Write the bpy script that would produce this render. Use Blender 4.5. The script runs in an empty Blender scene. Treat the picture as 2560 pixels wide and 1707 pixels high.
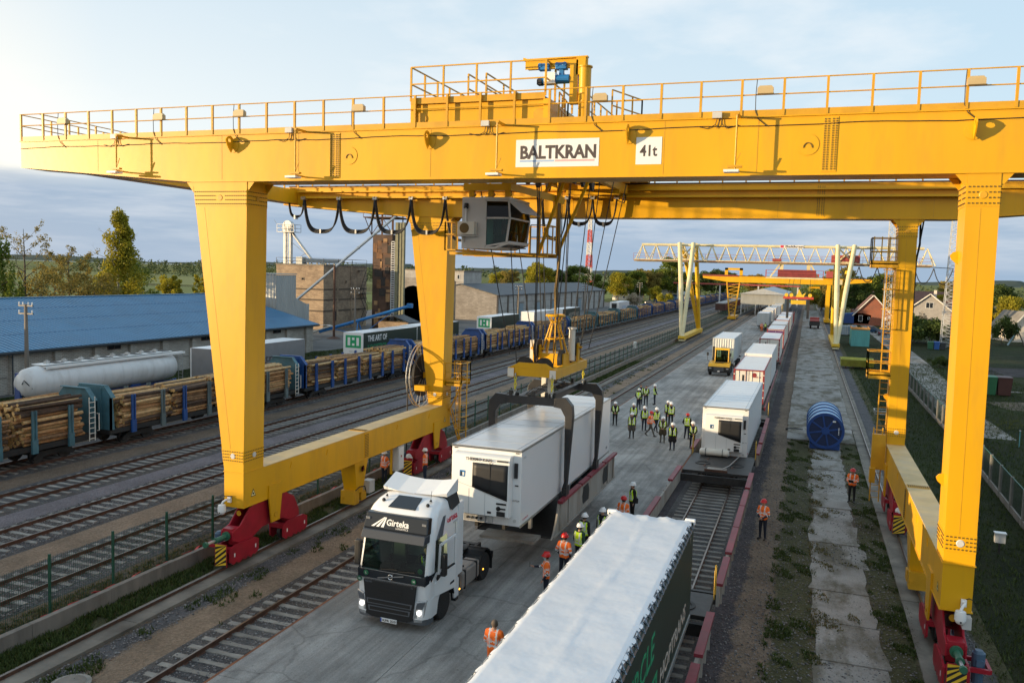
import bpy,math,random
from math import sin,cos,pi,radians,sqrt,atan2
from mathutils import Vector,Matrix
import numpy as np
random.seed(7)
SC=bpy.context.scene
COL=SC.collection
# ------------------------------------------------------------------ camera
cam_d=bpy.data.cameras.new('camera');cam=bpy.data.objects.new('camera',cam_d);COL.objects.link(cam)
SC.camera=cam
F_PX,YAW,PIT,ROL,CAM_H=2082.6,0.3388,0.0832,0.0280,11.1494
cam_d.sensor_width=36.0;cam_d.lens=36.0*F_PX/2560.0
cam_d.clip_start=0.5;cam_d.clip_end=20000
_f=Vector((-sin(YAW)*cos(PIT),cos(YAW)*cos(PIT),-sin(PIT)))
_r=Vector((cos(YAW),sin(YAW),0));_u=_r.cross(_f)
_r2=_r*cos(ROL)+_u*sin(ROL);_u2=_u*cos(ROL)-_r*sin(ROL)
cam.matrix_world=Matrix(((_r2.x,_u2.x,-_f.x,0),(_r2.y,_u2.y,-_f.y,0),(_r2.z,_u2.z,-_f.z,CAM_H),(0,0,0,1)))
# ------------------------------------------------------------------ light, sky, exposure
SUN_EL,SUN_OFF=radians(4.0),radians(60.0)
to_sun=Vector((-sin(SUN_OFF)*cos(SUN_EL),-cos(SUN_OFF)*cos(SUN_EL),sin(SUN_EL)))
sun_d=bpy.data.lights.new('sun','SUN');sun=bpy.data.objects.new('sun',sun_d);COL.objects.link(sun)
sun_d.energy=3.5;sun_d.angle=radians(0.55);sun_d.color=(1.0,0.76,0.46)
sun.rotation_euler=to_sun.to_track_quat('Z','Y').to_euler()
W=bpy.data.worlds.new('World');SC.world=W;W.use_nodes=True
try:W.cycles.sampling_method='MANUAL';W.cycles.sample_map_resolution=256
except Exception:pass
def build_world():
 nt=W.node_tree;N=nt.nodes;Lk=nt.links
 for n in list(N):N.remove(n)
 out=N.new('ShaderNodeOutputWorld');bg=N.new('ShaderNodeBackground')
 sky=N.new('ShaderNodeTexSky');sky.sky_type='NISHITA';sky.sun_disc=False
 sky.sun_elevation=SUN_EL;sky.sun_rotation=atan2(to_sun.x,to_sun.y)
 sky.altitude=100;sky.air_density=1.0;sky.dust_density=0.6;sky.ozone_density=1.5
 tc=N.new('ShaderNodeTexCoord');sep=N.new('ShaderNodeSeparateXYZ');Lk.new(tc.outputs['Generated'],sep.inputs[0])
 def math_(op,a,b=None,c=None,clamp=False):
  m=N.new('ShaderNodeMath');m.operation=op;m.use_clamp=clamp
  for i,v in enumerate((a,b,c)):
   if v is None:continue
   if isinstance(v,(int,float)):m.inputs[i].default_value=v
   else:Lk.new(v,m.inputs[i])
  return m.outputs[0]
 def ramp(v,pts):
  r=N.new('ShaderNodeValToRGB');e=r.color_ramp.elements
  while len(e)<len(pts):e.new(0.5)
  for el,(p,c)in zip(e,pts):el.position=p;el.color=(c,c,c,1)if isinstance(c,(int,float))else(*c,1)
  Lk.new(v,r.inputs[0]);return r.outputs[0]
 x,y,z=sep.outputs
 zc=math_('MAXIMUM',z,0.0)
 k=math_('DIVIDE',1.0,math_('ADD',zc,0.10))
 cx,cy=math_('MULTIPLY',x,k),math_('MULTIPLY',y,k)
 comb=N.new('ShaderNodeCombineXYZ');Lk.new(cx,comb.inputs[0]);Lk.new(cy,comb.inputs[1])
 def noise(vec,sc,det,ro,off=0.0,stretch=None):
  mp=N.new('ShaderNodeMapping');Lk.new(vec,mp.inputs[0]);mp.inputs['Location'].default_value=(off,off*1.7,off*.3)
  if stretch:mp.inputs['Scale'].default_value=stretch
  t=N.new('ShaderNodeTexNoise');Lk.new(mp.outputs[0],t.inputs['Vector'])
  t.inputs['Scale'].default_value=sc;t.inputs['Detail'].default_value=det;t.inputs['Roughness'].default_value=ro
  return t.outputs['Fac']
 n1=noise(comb.outputs[0],0.85,7,0.58,3.1);m1=ramp(n1,[(0.50,0.0),(0.68,1.0)])
 n1b=noise(comb.outputs[0],0.28,3,0.5,9.0);m1=math_('MULTIPLY',m1,ramp(n1b,[(0.40,0.12),(0.60,1.0)]))
 m1=math_('MULTIPLY',m1,ramp(z,[(0.02,0.0),(0.14,1.0),(0.55,1.0),(0.9,0.5)]))
 n2=noise(tc.outputs['Generated'],2.6,6,0.55,1.3,(1,1,7.0))
 zz=math_('ADD',z,math_('MULTIPLY',math_('SUBTRACT',n2,0.5),0.10))
 bank=ramp(zz,[(0.0,0.80),(0.07,0.86),(0.092,0.62),(0.108,0.0)])
 n3=noise(tc.outputs['Generated'],3.4,7,0.6,5.2,(1,1,9.0));wisps=math_('MULTIPLY',ramp(n3,[(0.45,0.0),(0.66,1.0)]),ramp(z,[(0.0,0.15),(0.03,0.6),(0.10,1.0),(0.18,0.0)]))
 def mix(f,a,b):
  m=N.new('ShaderNodeMixRGB');Lk.new(f,m.inputs[0])
  for i,v in((1,a),(2,b)):
   if isinstance(v,tuple):m.inputs[i].default_value=(*v,1)
   else:Lk.new(v,m.inputs[i])
  return m.outputs[0]
 sd=math_('ADD',math_('MULTIPLY',x,to_sun.x),math_('MULTIPLY',y,to_sun.y))
 side=math_('MULTIPLY_ADD',sd,0.62,0.50,True)
 low=ramp(z,[(0.0,1.0),(0.16,0.82),(0.34,0.30),(0.7,0.0)])
 white=math_('MULTIPLY',low,ramp(side,[(0.05,0.10),(0.42,0.52),(0.75,1.0)]))
 veilc=mix(white,SKY_BLUE,SKY_WHITE)
 veilc=mix(math_('MULTIPLY',low,ramp(side,[(0.66,0.0),(1.0,1.0)])),veilc,SKY_WARM)
 c=mix(ramp(z,[(0.0,0.86),(1.0,0.80)]),sky.outputs[0],veilc)
 c=mix(bank,c,SKY_BANK)
 c=mix(math_('MULTIPLY',wisps,0.55),c,SKY_WISP)
 c=mix(math_('MULTIPLY',m1,0.6),c,SKY_PUFF)
 Lk.new(c,bg.inputs[0]);bg.inputs[1].default_value=0.15
 Lk.new(bg.outputs[0],out.inputs[0])
SKY_BLUE=(1.84,2.46,2.98);SKY_WHITE=(3.60,3.55,3.40);SKY_WARM=(5.8,4.4,2.8);SKY_BANK=(0.92,1.32,1.88);SKY_WISP=(3.1,3.1,3.1);SKY_PUFF=(3.3,3.25,3.2)
build_world()
vs=SC.view_settings;vs.view_transform='Standard';vs.look='None';vs.exposure=1.10;vs.gamma=1.0;vs.use_curve_mapping=False
SC.cycles.use_denoising=True;SC.cycles.use_light_tree=False
SC.cycles.max_bounces=4;SC.cycles.diffuse_bounces=3;SC.cycles.glossy_bounces=2;SC.cycles.transparent_max_bounces=8;SC.cycles.transmission_bounces=4
SC.cycles.caustics_reflective=False;SC.cycles.caustics_refractive=False
# ------------------------------------------------------------------ mesh builder
SPLIT_PARTS=set('end_rib access_cover white_mark gusset leg_strut splice_plate cage controls fitting flanges grab_arm guide_post head_sheaves hoist machine_house mirror_arm reel_arm rope_drum bogie wheelset'.split())
STUFF_PARTS=set('bolt_rows weld_seams hydraulic_blocks stencil_marks vent_slots roof_seams hoist_ropes'.split())
class MB:
 def __init__(s):s.v=[];s.f=[];s.m=[]
 def add(s,vs_,fs,m=0):
  b=len(s.v);s.v.extend([tuple(p)for p in vs_])
  for f in fs:s.f.append(tuple(b+i for i in f));s.m.append(m)
  return s
 def hexa(s,p,m=0):
  return s.add(p,[(3,2,1,0),(4,5,6,7),(0,1,5,4),(1,2,6,5),(2,3,7,6),(3,0,4,7)],m)
 def box(s,x0,x1,y0,y1,z0,z1,m=0):
  return s.hexa([(x0,y0,z0),(x1,y0,z0),(x1,y1,z0),(x0,y1,z0),(x0,y0,z1),(x1,y0,z1),(x1,y1,z1),(x0,y1,z1)],m)
 def cbox(s,c,sx,sy,sz,m=0):return s.box(c[0]-sx/2,c[0]+sx/2,c[1]-sy/2,c[1]+sy/2,c[2]-sz/2,c[2]+sz/2,m)
 def bar(s,p,q,w,h=None,m=0,up=(0,0,1)):
  h=w if h is None else h
  p,q=Vector(p),Vector(q);d=(q-p)
  if d.length<1e-6:return s
  d.normalize();u=Vector(up)
  if abs(d.dot(u))>0.98:u=Vector((0,1,0))if abs(d.y)<0.9 else Vector((1,0,0))
  a=d.cross(u).normalized();b=a.cross(d).normalized()
  a*=w/2;b*=h/2
  return s.hexa([p-a-b,p+a-b,q+a-b,q-a-b,p-a+b,p+a+b,q+a+b,q-a+b],m)
 def ring(s,c,a,b,n):return[tuple(Vector(c)+a*cos(2*pi*i/n)+b*sin(2*pi*i/n))for i in range(n)]
 def cyl(s,p,q,r,r2=None,n=10,m=0,caps=True):
  r2=r if r2 is None else r2
  p,q=Vector(p),Vector(q);d=(q-p).normalized()
  u=Vector((0,0,1))if abs(d.z)<0.95 else Vector((1,0,0))
  a=d.cross(u).normalized();b=d.cross(a).normalized()
  vs_=s.ring(p,a*r,b*r,n)+s.ring(q,a*r2,b*r2,n)
  fs=[(i,i+n,(i+1)%n+n,(i+1)%n)for i in range(n)]
  if caps:fs+=[tuple(range(n)),tuple(range(2*n-1,n-1,-1))]
  return s.add(vs_,fs,m)
 def tube(s,pts,r,n=6,m=0,closed=False,caps=True):
  pts=[Vector(p)for p in pts];k=len(pts);rings=[]
  rs=r if isinstance(r,(list,tuple))else[r]*k
  prev=None
  for i in range(k):
   if closed:d=(pts[(i+1)%k]-pts[i-1])
   else:d=pts[min(i+1,k-1)]-pts[max(i-1,0)]
   if d.length<1e-9:d=Vector((0,0,1))
   d.normalize()
   if prev is None:
    u=Vector((0,0,1))if abs(d.z)<0.9 else Vector((1,0,0))
    a=d.cross(u).normalized()
   else:
    a=(prev-d*prev.dot(d))
    a=a.normalized()if a.length>1e-6 else prev
   prev=a;b=d.cross(a).normalized()
   rings.append(s.ring(pts[i],a*rs[i],b*rs[i],n))
  vs_=[p for rg in rings for p in rg];fs=[]
  for i in range(k if closed else k-1):
   j=(i+1)%k
   for t in range(n):fs.append((i*n+t,j*n+t,j*n+(t+1)%n,i*n+(t+1)%n))
  if not closed and caps:fs+=[tuple(range(n)),tuple(range(k*n-1,(k-1)*n-1,-1))]
  return s.add(vs_,fs,m)
 def prism(s,poly,ax,a,b,m=0,mcap=None):
  n=len(poly)
  def P(u,v,w):return{'x':(w,u,v),'y':(u,w,v),'z':(u,v,w)}[ax]
  vs_=[P(u,v,a)for u,v in poly]+[P(u,v,b)for u,v in poly]
  s.add(vs_,[(i,(i+1)%n,(i+1)%n+n,i+n)for i in range(n)],m)
  bse=len(s.v)-2*n
  for f in(tuple(bse+i for i in range(n-1,-1,-1)),tuple(bse+n+i for i in range(n))):s.f.append(f);s.m.append(m if mcap is None else mcap)
  return s
 def lathe(s,prof,c=(0,0,0),ax='z',n=16,m=0,cap=True):
  vs_=[]
  for r,t in prof:
   for i in range(n):
    a=2*pi*i/n;u,v=r*cos(a),r*sin(a)
    p={'z':(u,v,t),'x':(t,u,v),'y':(u,t,v)}[ax]
    vs_.append((p[0]+c[0],p[1]+c[1],p[2]+c[2]))
  fs=[]
  for k in range(len(prof)-1):
   for i in range(n):fs.append((k*n+i,k*n+(i+1)%n,(k+1)*n+(i+1)%n,(k+1)*n+i))
  if cap:fs+=[tuple(range(n-1,-1,-1)),tuple((len(prof)-1)*n+i for i in range(n))]
  return s.add(vs_,fs,m)
 def sphere(s,c,rx,ry=None,rz=None,n=10,k=6,m=0):
  ry=ry or rx;rz=rz or rx
  vs_=[(c[0],c[1],c[2]-rz)]
  for j in range(1,k):
   t=-pi/2+pi*j/k
   for i in range(n):a=2*pi*i/n;vs_.append((c[0]+rx*cos(t)*cos(a),c[1]+ry*cos(t)*sin(a),c[2]+rz*sin(t)))
  vs_.append((c[0],c[1],c[2]+rz));fs=[]
  for i in range(n):
   fs.append((0,1+(i+1)%n,1+i));fs.append((len(vs_)-1,1+(k-2)*n+i,1+(k-2)*n+(i+1)%n))
  for j in range(k-2):
   for i in range(n):fs.append((1+j*n+i,1+j*n+(i+1)%n,1+(j+1)*n+(i+1)%n,1+(j+1)*n+i))
  return s.add(vs_,fs,m)
 def quad(s,a,b,c,d,m=0):return s.add([a,b,c,d],[(0,1,2,3)],m)
 def poly(s,pts,m=0):return s.add(pts,[tuple(range(len(pts)))],m)
 def merge(s,o,mat=None,dm=0):
  vs_=[tuple(mat@Vector(p))for p in o.v]if mat else o.v
  b=len(s.v);s.v.extend(vs_)
  s.f.extend(tuple(b+i for i in f)for f in o.f);s.m.extend(k+dm for k in o.m);return s
 def mesh(s,name,mats,smooth=False):
  me=bpy.data.meshes.new(name)
  me.from_pydata(s.v,[],s.f)
  mats=mats if isinstance(mats,(list,tuple))else[mats]
  for q in mats:me.materials.append(q)
  if len(mats)>1:me.polygons.foreach_set('material_index',s.m)
  me.update()
  import bmesh as _b
  bm=_b.new();bm.from_mesh(me);_b.ops.delete(bm,geom=[v for v in bm.verts if not v.link_faces],context='VERTS');_b.ops.recalc_face_normals(bm,faces=bm.faces);bm.to_mesh(me);bm.free()
  if smooth:
   me.polygons.foreach_set('use_smooth',[True]*len(me.polygons))
   if smooth is not True:
    try:me.set_sharp_from_angle(angle=radians(smooth))
    except Exception:pass
  return me
 def islands(s):
  par=list(range(len(s.v)))
  def fd(a):
   while par[a]!=a:par[a]=par[par[a]];a=par[a]
   return a
  for f in s.f:
   r=fd(f[0])
   for i in f[1:]:par[fd(i)]=r
  g={}
  for k,f in enumerate(s.f):g.setdefault(fd(f[0]),[]).append(k)
  bl=[]
  for fs in g.values():
   vi={i for k in fs for i in s.f[k]};P=np.array([s.v[i]for i in vi]);bl.append([P.min(0)-.015,P.max(0)+.015,fs])
  ch=True
  while ch:
   ch=False
   for i in range(len(bl)):
    for j in range(i+1,len(bl)):
     if(bl[i][0]<=bl[j][1]).all()and(bl[j][0]<=bl[i][1]).all():
      bl[i]=[np.minimum(bl[i][0],bl[j][0]),np.maximum(bl[i][1],bl[j][1]),bl[i][2]+bl[j][2]];del bl[j];ch=True;break
    if ch:break
  out=[]
  for _,_,fs in bl:
   m=MB();idx={}
   for k in fs:
    m.f.append(tuple(idx.setdefault(i,len(idx))for i in s.f[k]));m.m.append(s.m[k])
   m.v=[s.v[i]for i in idx];out.append(m)
  return out
 def build(s,name,mats,parent=None,smooth=False,bevel=0,kind=None):
  if name in STUFF_PARTS:kind='stuff'
  if name in SPLIT_PARTS and not kind:
   pcs=s.islands()
   if len(pcs)>1:
    SPLIT_PARTS.discard(name);o=[q.build(name,mats,parent,smooth,bevel)for q in pcs];SPLIT_PARTS.add(name);return o[0]
  o=bpy.data.objects.new(name,s.mesh(name,mats,smooth));COL.objects.link(o)
  if parent is not None:
   o.parent=parent;r=parent
   while r.parent is not None:r=r.parent
   if r.get('_w'):
    off=Vector(r.location)
    o.data.transform(Matrix.Translation(-off))
  if bevel:
   b=o.modifiers.new('bevel','BEVEL');b.width=bevel;b.segments=2;b.limit_method='ANGLE';b.angle_limit=radians(40)
  if kind:o['kind']=kind
  return o
def tag(o,label=None,cat=None,group=None,kind=None):
 if label:o['label']=label
 if cat:o['category']=cat
 if group:o['group']=group
 if kind:o['kind']=kind
 return o
WORLD_ROOTS=[]
def thing(name,label,cat,loc=(0,0,0),rz=0.0,group=None,world=False,kind=None):
 o=bpy.data.objects.new(name,None);COL.objects.link(o);o.location=loc;o.rotation_euler=(0,0,rz);o.empty_display_size=0.2
 if world:o['_w']=1;WORLD_ROOTS.append(o)
 return tag(o,label,cat,group,kind)
def inst(name,me,parent=None,loc=(0,0,0),rot=(0,0,0),sc=None):
 o=bpy.data.objects.new(name,me);COL.objects.link(o)
 if parent is not None:
  o.parent=parent;r=parent
  while r.parent is not None:r=r.parent
  if r.get('_w'):loc=Vector(loc)-Vector(r.location)
 o.location=loc;o.rotation_euler=rot
 if sc is not None:o.scale=sc if isinstance(sc,(tuple,list))else(sc,sc,sc)
 return o
def copy_tree(o,parent=None):
 c=o.copy();COL.objects.link(c)
 if parent is not None:c.parent=parent
 for ch in list(o.children):copy_tree(ch,c)
 return c
def text_mb(txt,size,origin,right,up,bold=0.0,align='LEFT',ext=0.003,width=None,spacing=1.0):
 cu=bpy.data.curves.new('t','FONT');cu.body=txt;cu.size=size;cu.offset=bold;cu.align_x=align;cu.extrude=ext;cu.resolution_u=2;cu.space_character=spacing
 ob=bpy.data.objects.new('t',cu);me=bpy.data.meshes.new_from_object(ob)
 right,up=Vector(right).normalized(),Vector(up).normalized();nrm=right.cross(up)
 vs_=[v.co.copy()for v in me.vertices]
 if width and vs_:
  xs=[v.x for v in vs_];k=width/(max(xs)-min(xs));
  for v in vs_:v.x*=k
 o=Vector(origin);b=MB()
 b.v=[tuple(o+right*v.x+up*v.y+nrm*v.z)for v in vs_]
 b.f=[tuple(p.vertices)for p in me.polygons];b.m=[0]*len(b.f)
 bpy.data.objects.remove(ob);bpy.data.curves.remove(cu);bpy.data.meshes.remove(me)
 return b
# ------------------------------------------------------------------ materials
MATS={}
def mat(name,col,rough=0.5,metal=0.0,var=0.12,vs_=1.5,bump=0.0,bs=20.0,dirt=None,dirt_amt=0.35,dirt_s=0.8,spec=0.5,coat=0.0,emit=None,alpha=None,streak=False,trans=0.0,vcol2=None):
 if name in MATS:return MATS[name]
 m=bpy.data.materials.new(name);m.use_nodes=True;nt=m.node_tree;N,Lk=nt.nodes,nt.links
 b=N['Principled BSDF'];b.inputs['Roughness'].default_value=rough;b.inputs['Metallic'].default_value=metal
 b.inputs['Specular IOR Level'].default_value=spec
 if coat:b.inputs['Coat Weight'].default_value=coat;b.inputs['Coat Roughness'].default_value=0.08
 if trans:b.inputs['Transmission Weight'].default_value=trans
 if alpha is not None:b.inputs['Alpha'].default_value=alpha
 if emit:b.inputs['Emission Color'].default_value=(*emit[0],1);b.inputs['Emission Strength'].default_value=emit[1]
 geo=N.new('ShaderNodeNewGeometry');src=geo.outputs['Position']
 def noise(sc,det=3,ro=0.6,stretch=None):
  t=N.new('ShaderNodeTexNoise');t.inputs['Scale'].default_value=sc;t.inputs['Detail'].default_value=det;t.inputs['Roughness'].default_value=ro
  if stretch:
   mp=N.new('ShaderNodeMapping');mp.inputs['Scale'].default_value=stretch;Lk.new(src,mp.inputs[0]);Lk.new(mp.outputs[0],t.inputs['Vector'])
  else:Lk.new(src,t.inputs['Vector'])
  return t.outputs['Fac']
 if var or dirt or vcol2:
  r=N.new('ShaderNodeValToRGB');Lk.new(noise(vs_,stretch=(1,1,0.25)if streak else None),r.inputs[0])
  e=r.color_ramp.elements;e[0].position=0.28;e[1].position=0.72
  e[0].color=(*[max(0,c*(1-var))for c in col],1)
  e[1].color=(*(vcol2 if vcol2 else[min(1,c*(1+var))for c in col]),1)
  c_out=r.outputs[0]
  if dirt:
   d=N.new('ShaderNodeValToRGB');Lk.new(noise(dirt_s,4,0.7,(1,1,0.2)if streak else None),d.inputs[0])
   d.color_ramp.elements[0].position=0.48;d.color_ramp.elements[1].position=0.80
   d.color_ramp.elements[0].color=(0,0,0,1);d.color_ramp.elements[1].color=(dirt_amt,)*3+(1,)
   mx=N.new('ShaderNodeMixRGB');Lk.new(d.outputs[0],mx.inputs[0]);Lk.new(c_out,mx.inputs[1]);mx.inputs[2].default_value=(*dirt,1)
   c_out=mx.outputs[0]
  Lk.new(c_out,b.inputs['Base Color'])
 else:b.inputs['Base Color'].default_value=(*col,1)
 if bump:
  bp=N.new('ShaderNodeBump');bp.inputs['Strength'].default_value=bump;bp.inputs['Distance'].default_value=0.05
  Lk.new(noise(bs,2,0.65),bp.inputs['Height']);Lk.new(bp.outputs[0],b.inputs['Normal'])
 if emit:m.cycles.emission_sampling='NONE'
 m.diffuse_color=(*col,1)
 MATS[name]=m;return m
# ------------------------------------------------------------------ ground materials
def np_mesh(name,v,f,mats,midx=None,smooth=False,colors=None):
 me=bpy.data.meshes.new(name);v=np.asarray(v,np.float32);f=np.asarray(f,np.int32);k=f.shape[1]
 me.vertices.add(len(v));me.vertices.foreach_set('co',v.ravel())
 me.loops.add(f.size);me.loops.foreach_set('vertex_index',f.ravel())
 me.polygons.add(len(f));me.polygons.foreach_set('loop_start',np.arange(0,f.size,k,dtype=np.int32))
 try:me.polygons.foreach_set('loop_total',np.full(len(f),k,np.int32))
 except Exception:pass
 for q in(mats if isinstance(mats,(list,tuple))else[mats]):me.materials.append(q)
 if midx is not None:me.polygons.foreach_set('material_index',np.asarray(midx,np.int32))
 if smooth:me.polygons.foreach_set('use_smooth',np.ones(len(f),bool))
 if colors is not None:
  at=me.attributes.new('tint','FLOAT','FACE');at.data.foreach_set('value',np.asarray(colors,np.float32))
 me.update(calc_edges=True);return me
def gmat(name,cols,big=0.15,stone=18.0,bump=0.5,rough=0.9,patch=None,patch_amt=0.6,patch_s=0.4,stone_amt=0.5,bands=None,amp=0.5,bdist=0.06,cracks=0.0):
 """gravel/earth: cols = (dark, light) blended by broad noise, stone-sized cells on top, optional patches of another colour"""
 if name in MATS:return MATS[name]
 m=bpy.data.materials.new(name);m.use_nodes=True;nt=m.node_tree;N,Lk=nt.nodes,nt.links
 b=N['Principled BSDF'];b.inputs['Roughness'].default_value=rough;b.inputs['Specular IOR Level'].default_value=0.25
 pos=N.new('ShaderNodeNewGeometry').outputs['Position']
 def noise(sc,det=4,ro=0.62,st=None):
  t=N.new('ShaderNodeTexNoise');t.inputs['Scale'].default_value=sc;t.inputs['Detail'].default_value=det;t.inputs['Roughness'].default_value=ro
  if st:
   mp=N.new('ShaderNodeMapping');mp.inputs['Scale'].default_value=st;Lk.new(pos,mp.inputs[0]);Lk.new(mp.outputs[0],t.inputs[0])
  else:Lk.new(pos,t.inputs[0])
  return t.outputs['Fac']
 def ramp(v,p0,c0,p1,c1):
  r=N.new('ShaderNodeValToRGB');r.color_ramp.elements[0].position=p0;r.color_ramp.elements[1].position=p1
  r.color_ramp.elements[0].color=(*c0,1);r.color_ramp.elements[1].color=(*c1,1);Lk.new(v,r.inputs[0]);return r.outputs[0]
 def mix(f,a,c,mode='MIX'):
  x=N.new('ShaderNodeMixRGB');x.blend_type=mode
  if isinstance(f,float):x.inputs[0].default_value=f
  else:Lk.new(f,x.inputs[0])
  for i,v in((1,a),(2,c)):
   if isinstance(v,tuple):x.inputs[i].default_value=(*v,1)
   else:Lk.new(v,x.inputs[i])
  return x.outputs[0]
 if bands:
  x0,x1=bands[0][0],bands[-1][0];sp=N.new('ShaderNodeSeparateXYZ');Lk.new(pos,sp.inputs[0])
  def mth(op,a,b_):
   q=N.new('ShaderNodeMath');q.operation=op
   for i,v in((0,a),(1,b_)):
    if isinstance(v,(int,float)):q.inputs[i].default_value=v
    else:Lk.new(v,q.inputs[i])
   return q.outputs[0]
  jx=mth('ADD',sp.outputs[0],mth('MULTIPLY',mth('SUBTRACT',noise(0.9,5,0.7),0.5),amp))
  t=mth('DIVIDE',mth('SUBTRACT',jx,x0),x1-x0)
  r=N.new('ShaderNodeValToRGB');e=r.color_ramp.elements
  while len(e)<len(bands):e.new(0.5)
  for el,(xx,cc)in zip(e,bands):el.position=(xx-x0)/(x1-x0);el.color=(*cc,1)
  Lk.new(t,r.inputs[0]);c=mix(1.0,r.outputs[0],ramp(noise(big),0.3,(0.72,)*3,0.7,(1.15,)*3),'MULTIPLY')
 else:c=ramp(noise(big),0.35,cols[0],0.68,cols[1])
 if patch:c=mix(ramp(noise(patch_s,5,0.68,(1,0.45,1)),0.47,(0,0,0),0.60,(patch_amt,)*3),c,patch)
 vo=N.new('ShaderNodeTexVoronoi');vo.inputs['Scale'].default_value=stone;Lk.new(pos,vo.inputs['Vector'])
 bw=N.new('ShaderNodeRGBToBW');Lk.new(vo.outputs['Color'],bw.inputs[0])
 c=mix(stone_amt,c,ramp(bw.outputs[0],0.15,(0.35,)*3,0.85,(1.0,)*3),'MULTIPLY')if stone_amt else c
 if cracks:
  st=noise(1.0,4,0.6,(3.2,0.07,1));c=mix(1.0,c,ramp(st,0.36,(0.74,)*3,0.60,(1.06,)*3),'MULTIPLY')
  v2=N.new('ShaderNodeTexVoronoi');v2.feature='DISTANCE_TO_EDGE';v2.inputs['Scale'].default_value=0.23;ds=N.new('ShaderNodeMixRGB');ds.blend_type='ADD';ds.inputs[0].default_value=.55
  n4=N.new('ShaderNodeTexNoise');n4.inputs['Scale'].default_value=1.3;Lk.new(pos,n4.inputs[0]);Lk.new(pos,ds.inputs[1]);Lk.new(n4.outputs['Color'],ds.inputs[2]);Lk.new(ds.outputs[0],v2.inputs['Vector'])
  c=mix(1.0,c,ramp(v2.outputs['Distance'],0.004,(1-cracks,)*3,0.012,(1.0,)*3),'MULTIPLY')
  sp_=noise(7.0,3,0.6);c=mix(1.0,c,ramp(sp_,0.28,(0.62,)*3,0.36,(1.0,)*3),'MULTIPLY')
 fine=noise(stone*2.3,2,0.7)
 c=mix(0.5,c,ramp(fine,0.3,(0.55,)*3,0.7,(1.0,)*3),'MULTIPLY')
 Lk.new(c,b.inputs['Base Color'])
 if bump:
  bp=N.new('ShaderNodeBump');bp.inputs['Strength'].default_value=bump;bp.inputs['Distance'].default_value=bdist
  ad=N.new('ShaderNodeMath');ad.operation='ADD';Lk.new(vo.outputs['Distance'],ad.inputs[0]);Lk.new(fine,ad.inputs[1])
  Lk.new(ad.outputs[0],bp.inputs['Height']);Lk.new(bp.outputs[0],b.inputs['Normal'])
 MATS[name]=m;return m
M_BALLAST=gmat('ballast gravel',((0.10,0.095,0.098),(0.20,0.19,0.185)),0.5,14,0.9,patch=(0.12,0.09,0.065),patch_amt=0.5)
M_PURPLE=gmat('fine grey gravel',((0.125,0.115,0.12),(0.19,0.17,0.175)),0.4,22,0.7)
M_DIRT=gmat('tan trodden earth',((0.15,0.112,0.078),(0.26,0.20,0.145)),0.6,16,0.5,patch=(0.075,0.075,0.06),patch_amt=0.5,patch_s=0.7,stone_amt=0.35)
M_DARKGRAVEL=gmat('dark crushed stone',((0.042,0.036,0.037),(0.10,0.088,0.088)),0.7,9,1.0)
M_GRASS=gmat('mown grass',((0.026,0.046,0.010),(0.075,0.11,0.022)),0.10,30,1.0,patch=(0.085,0.088,0.03),patch_amt=0.55,patch_s=0.25,stone_amt=0.3,bdist=.25)
M_FIELD=gmat('farm fields',((0.13,0.17,0.035),(0.25,0.26,0.065)),0.006,2.0,1.0,bdist=.6,patch=(0.13,0.10,0.045),patch_amt=0.6,patch_s=0.010,stone_amt=0.0)
M_ROAD=gmat('worn asphalt',((0.13,0.125,0.12),(0.22,0.21,0.20)),0.2,24,0.3,stone_amt=0.25)
M_SLAB=gmat('old slab concrete',((0.30,0.275,0.25),(0.44,0.415,0.385)),0.5,30,0.35,patch=(0.14,0.12,0.08),patch_amt=0.85,patch_s=0.7,stone_amt=0.25)
def concrete_platform():
 m=gmat('platform concrete',((0.36,0.348,0.33),(0.50,0.482,0.455)),0.45,40,0.25,rough=0.8,patch=(0.22,0.212,0.20),patch_amt=0.7,patch_s=0.30,stone_amt=0.35,cracks=.22)
 return m
M_PLAT=concrete_platform()
M_CONC=mat('grey concrete',(0.20,0.175,0.15),0.85,var=0.25,vs_=2.0,bump=0.3,bs=30,dirt=(0.08,0.07,0.055),dirt_amt=0.7,dirt_s=1.2,streak=True)
M_SLEEPER=mat('concrete sleeper',(0.25,0.232,0.205),0.85,var=0.35,vs_=1.3,bump=0.3,bs=40,dirt=(0.12,0.095,0.07),dirt_amt=0.6)
M_RUST=mat('rusty steel rail',(0.10,0.05,0.033),0.8,0.2,var=0.35,vs_=4.0,bump=0.2,bs=60)
M_RAILTOP=mat('polished rail head',(0.20,0.17,0.15),0.35,0.9,var=0.25,vs_=0.8)
M_RUSTY_ORANGE=mat('rust orange steel edge',(0.22,0.08,0.035),0.8,0.1,var=0.35,vs_=2.5,bump=0.3,bs=50,dirt=(0.06,0.03,0.02),dirt_amt=0.6)
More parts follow.
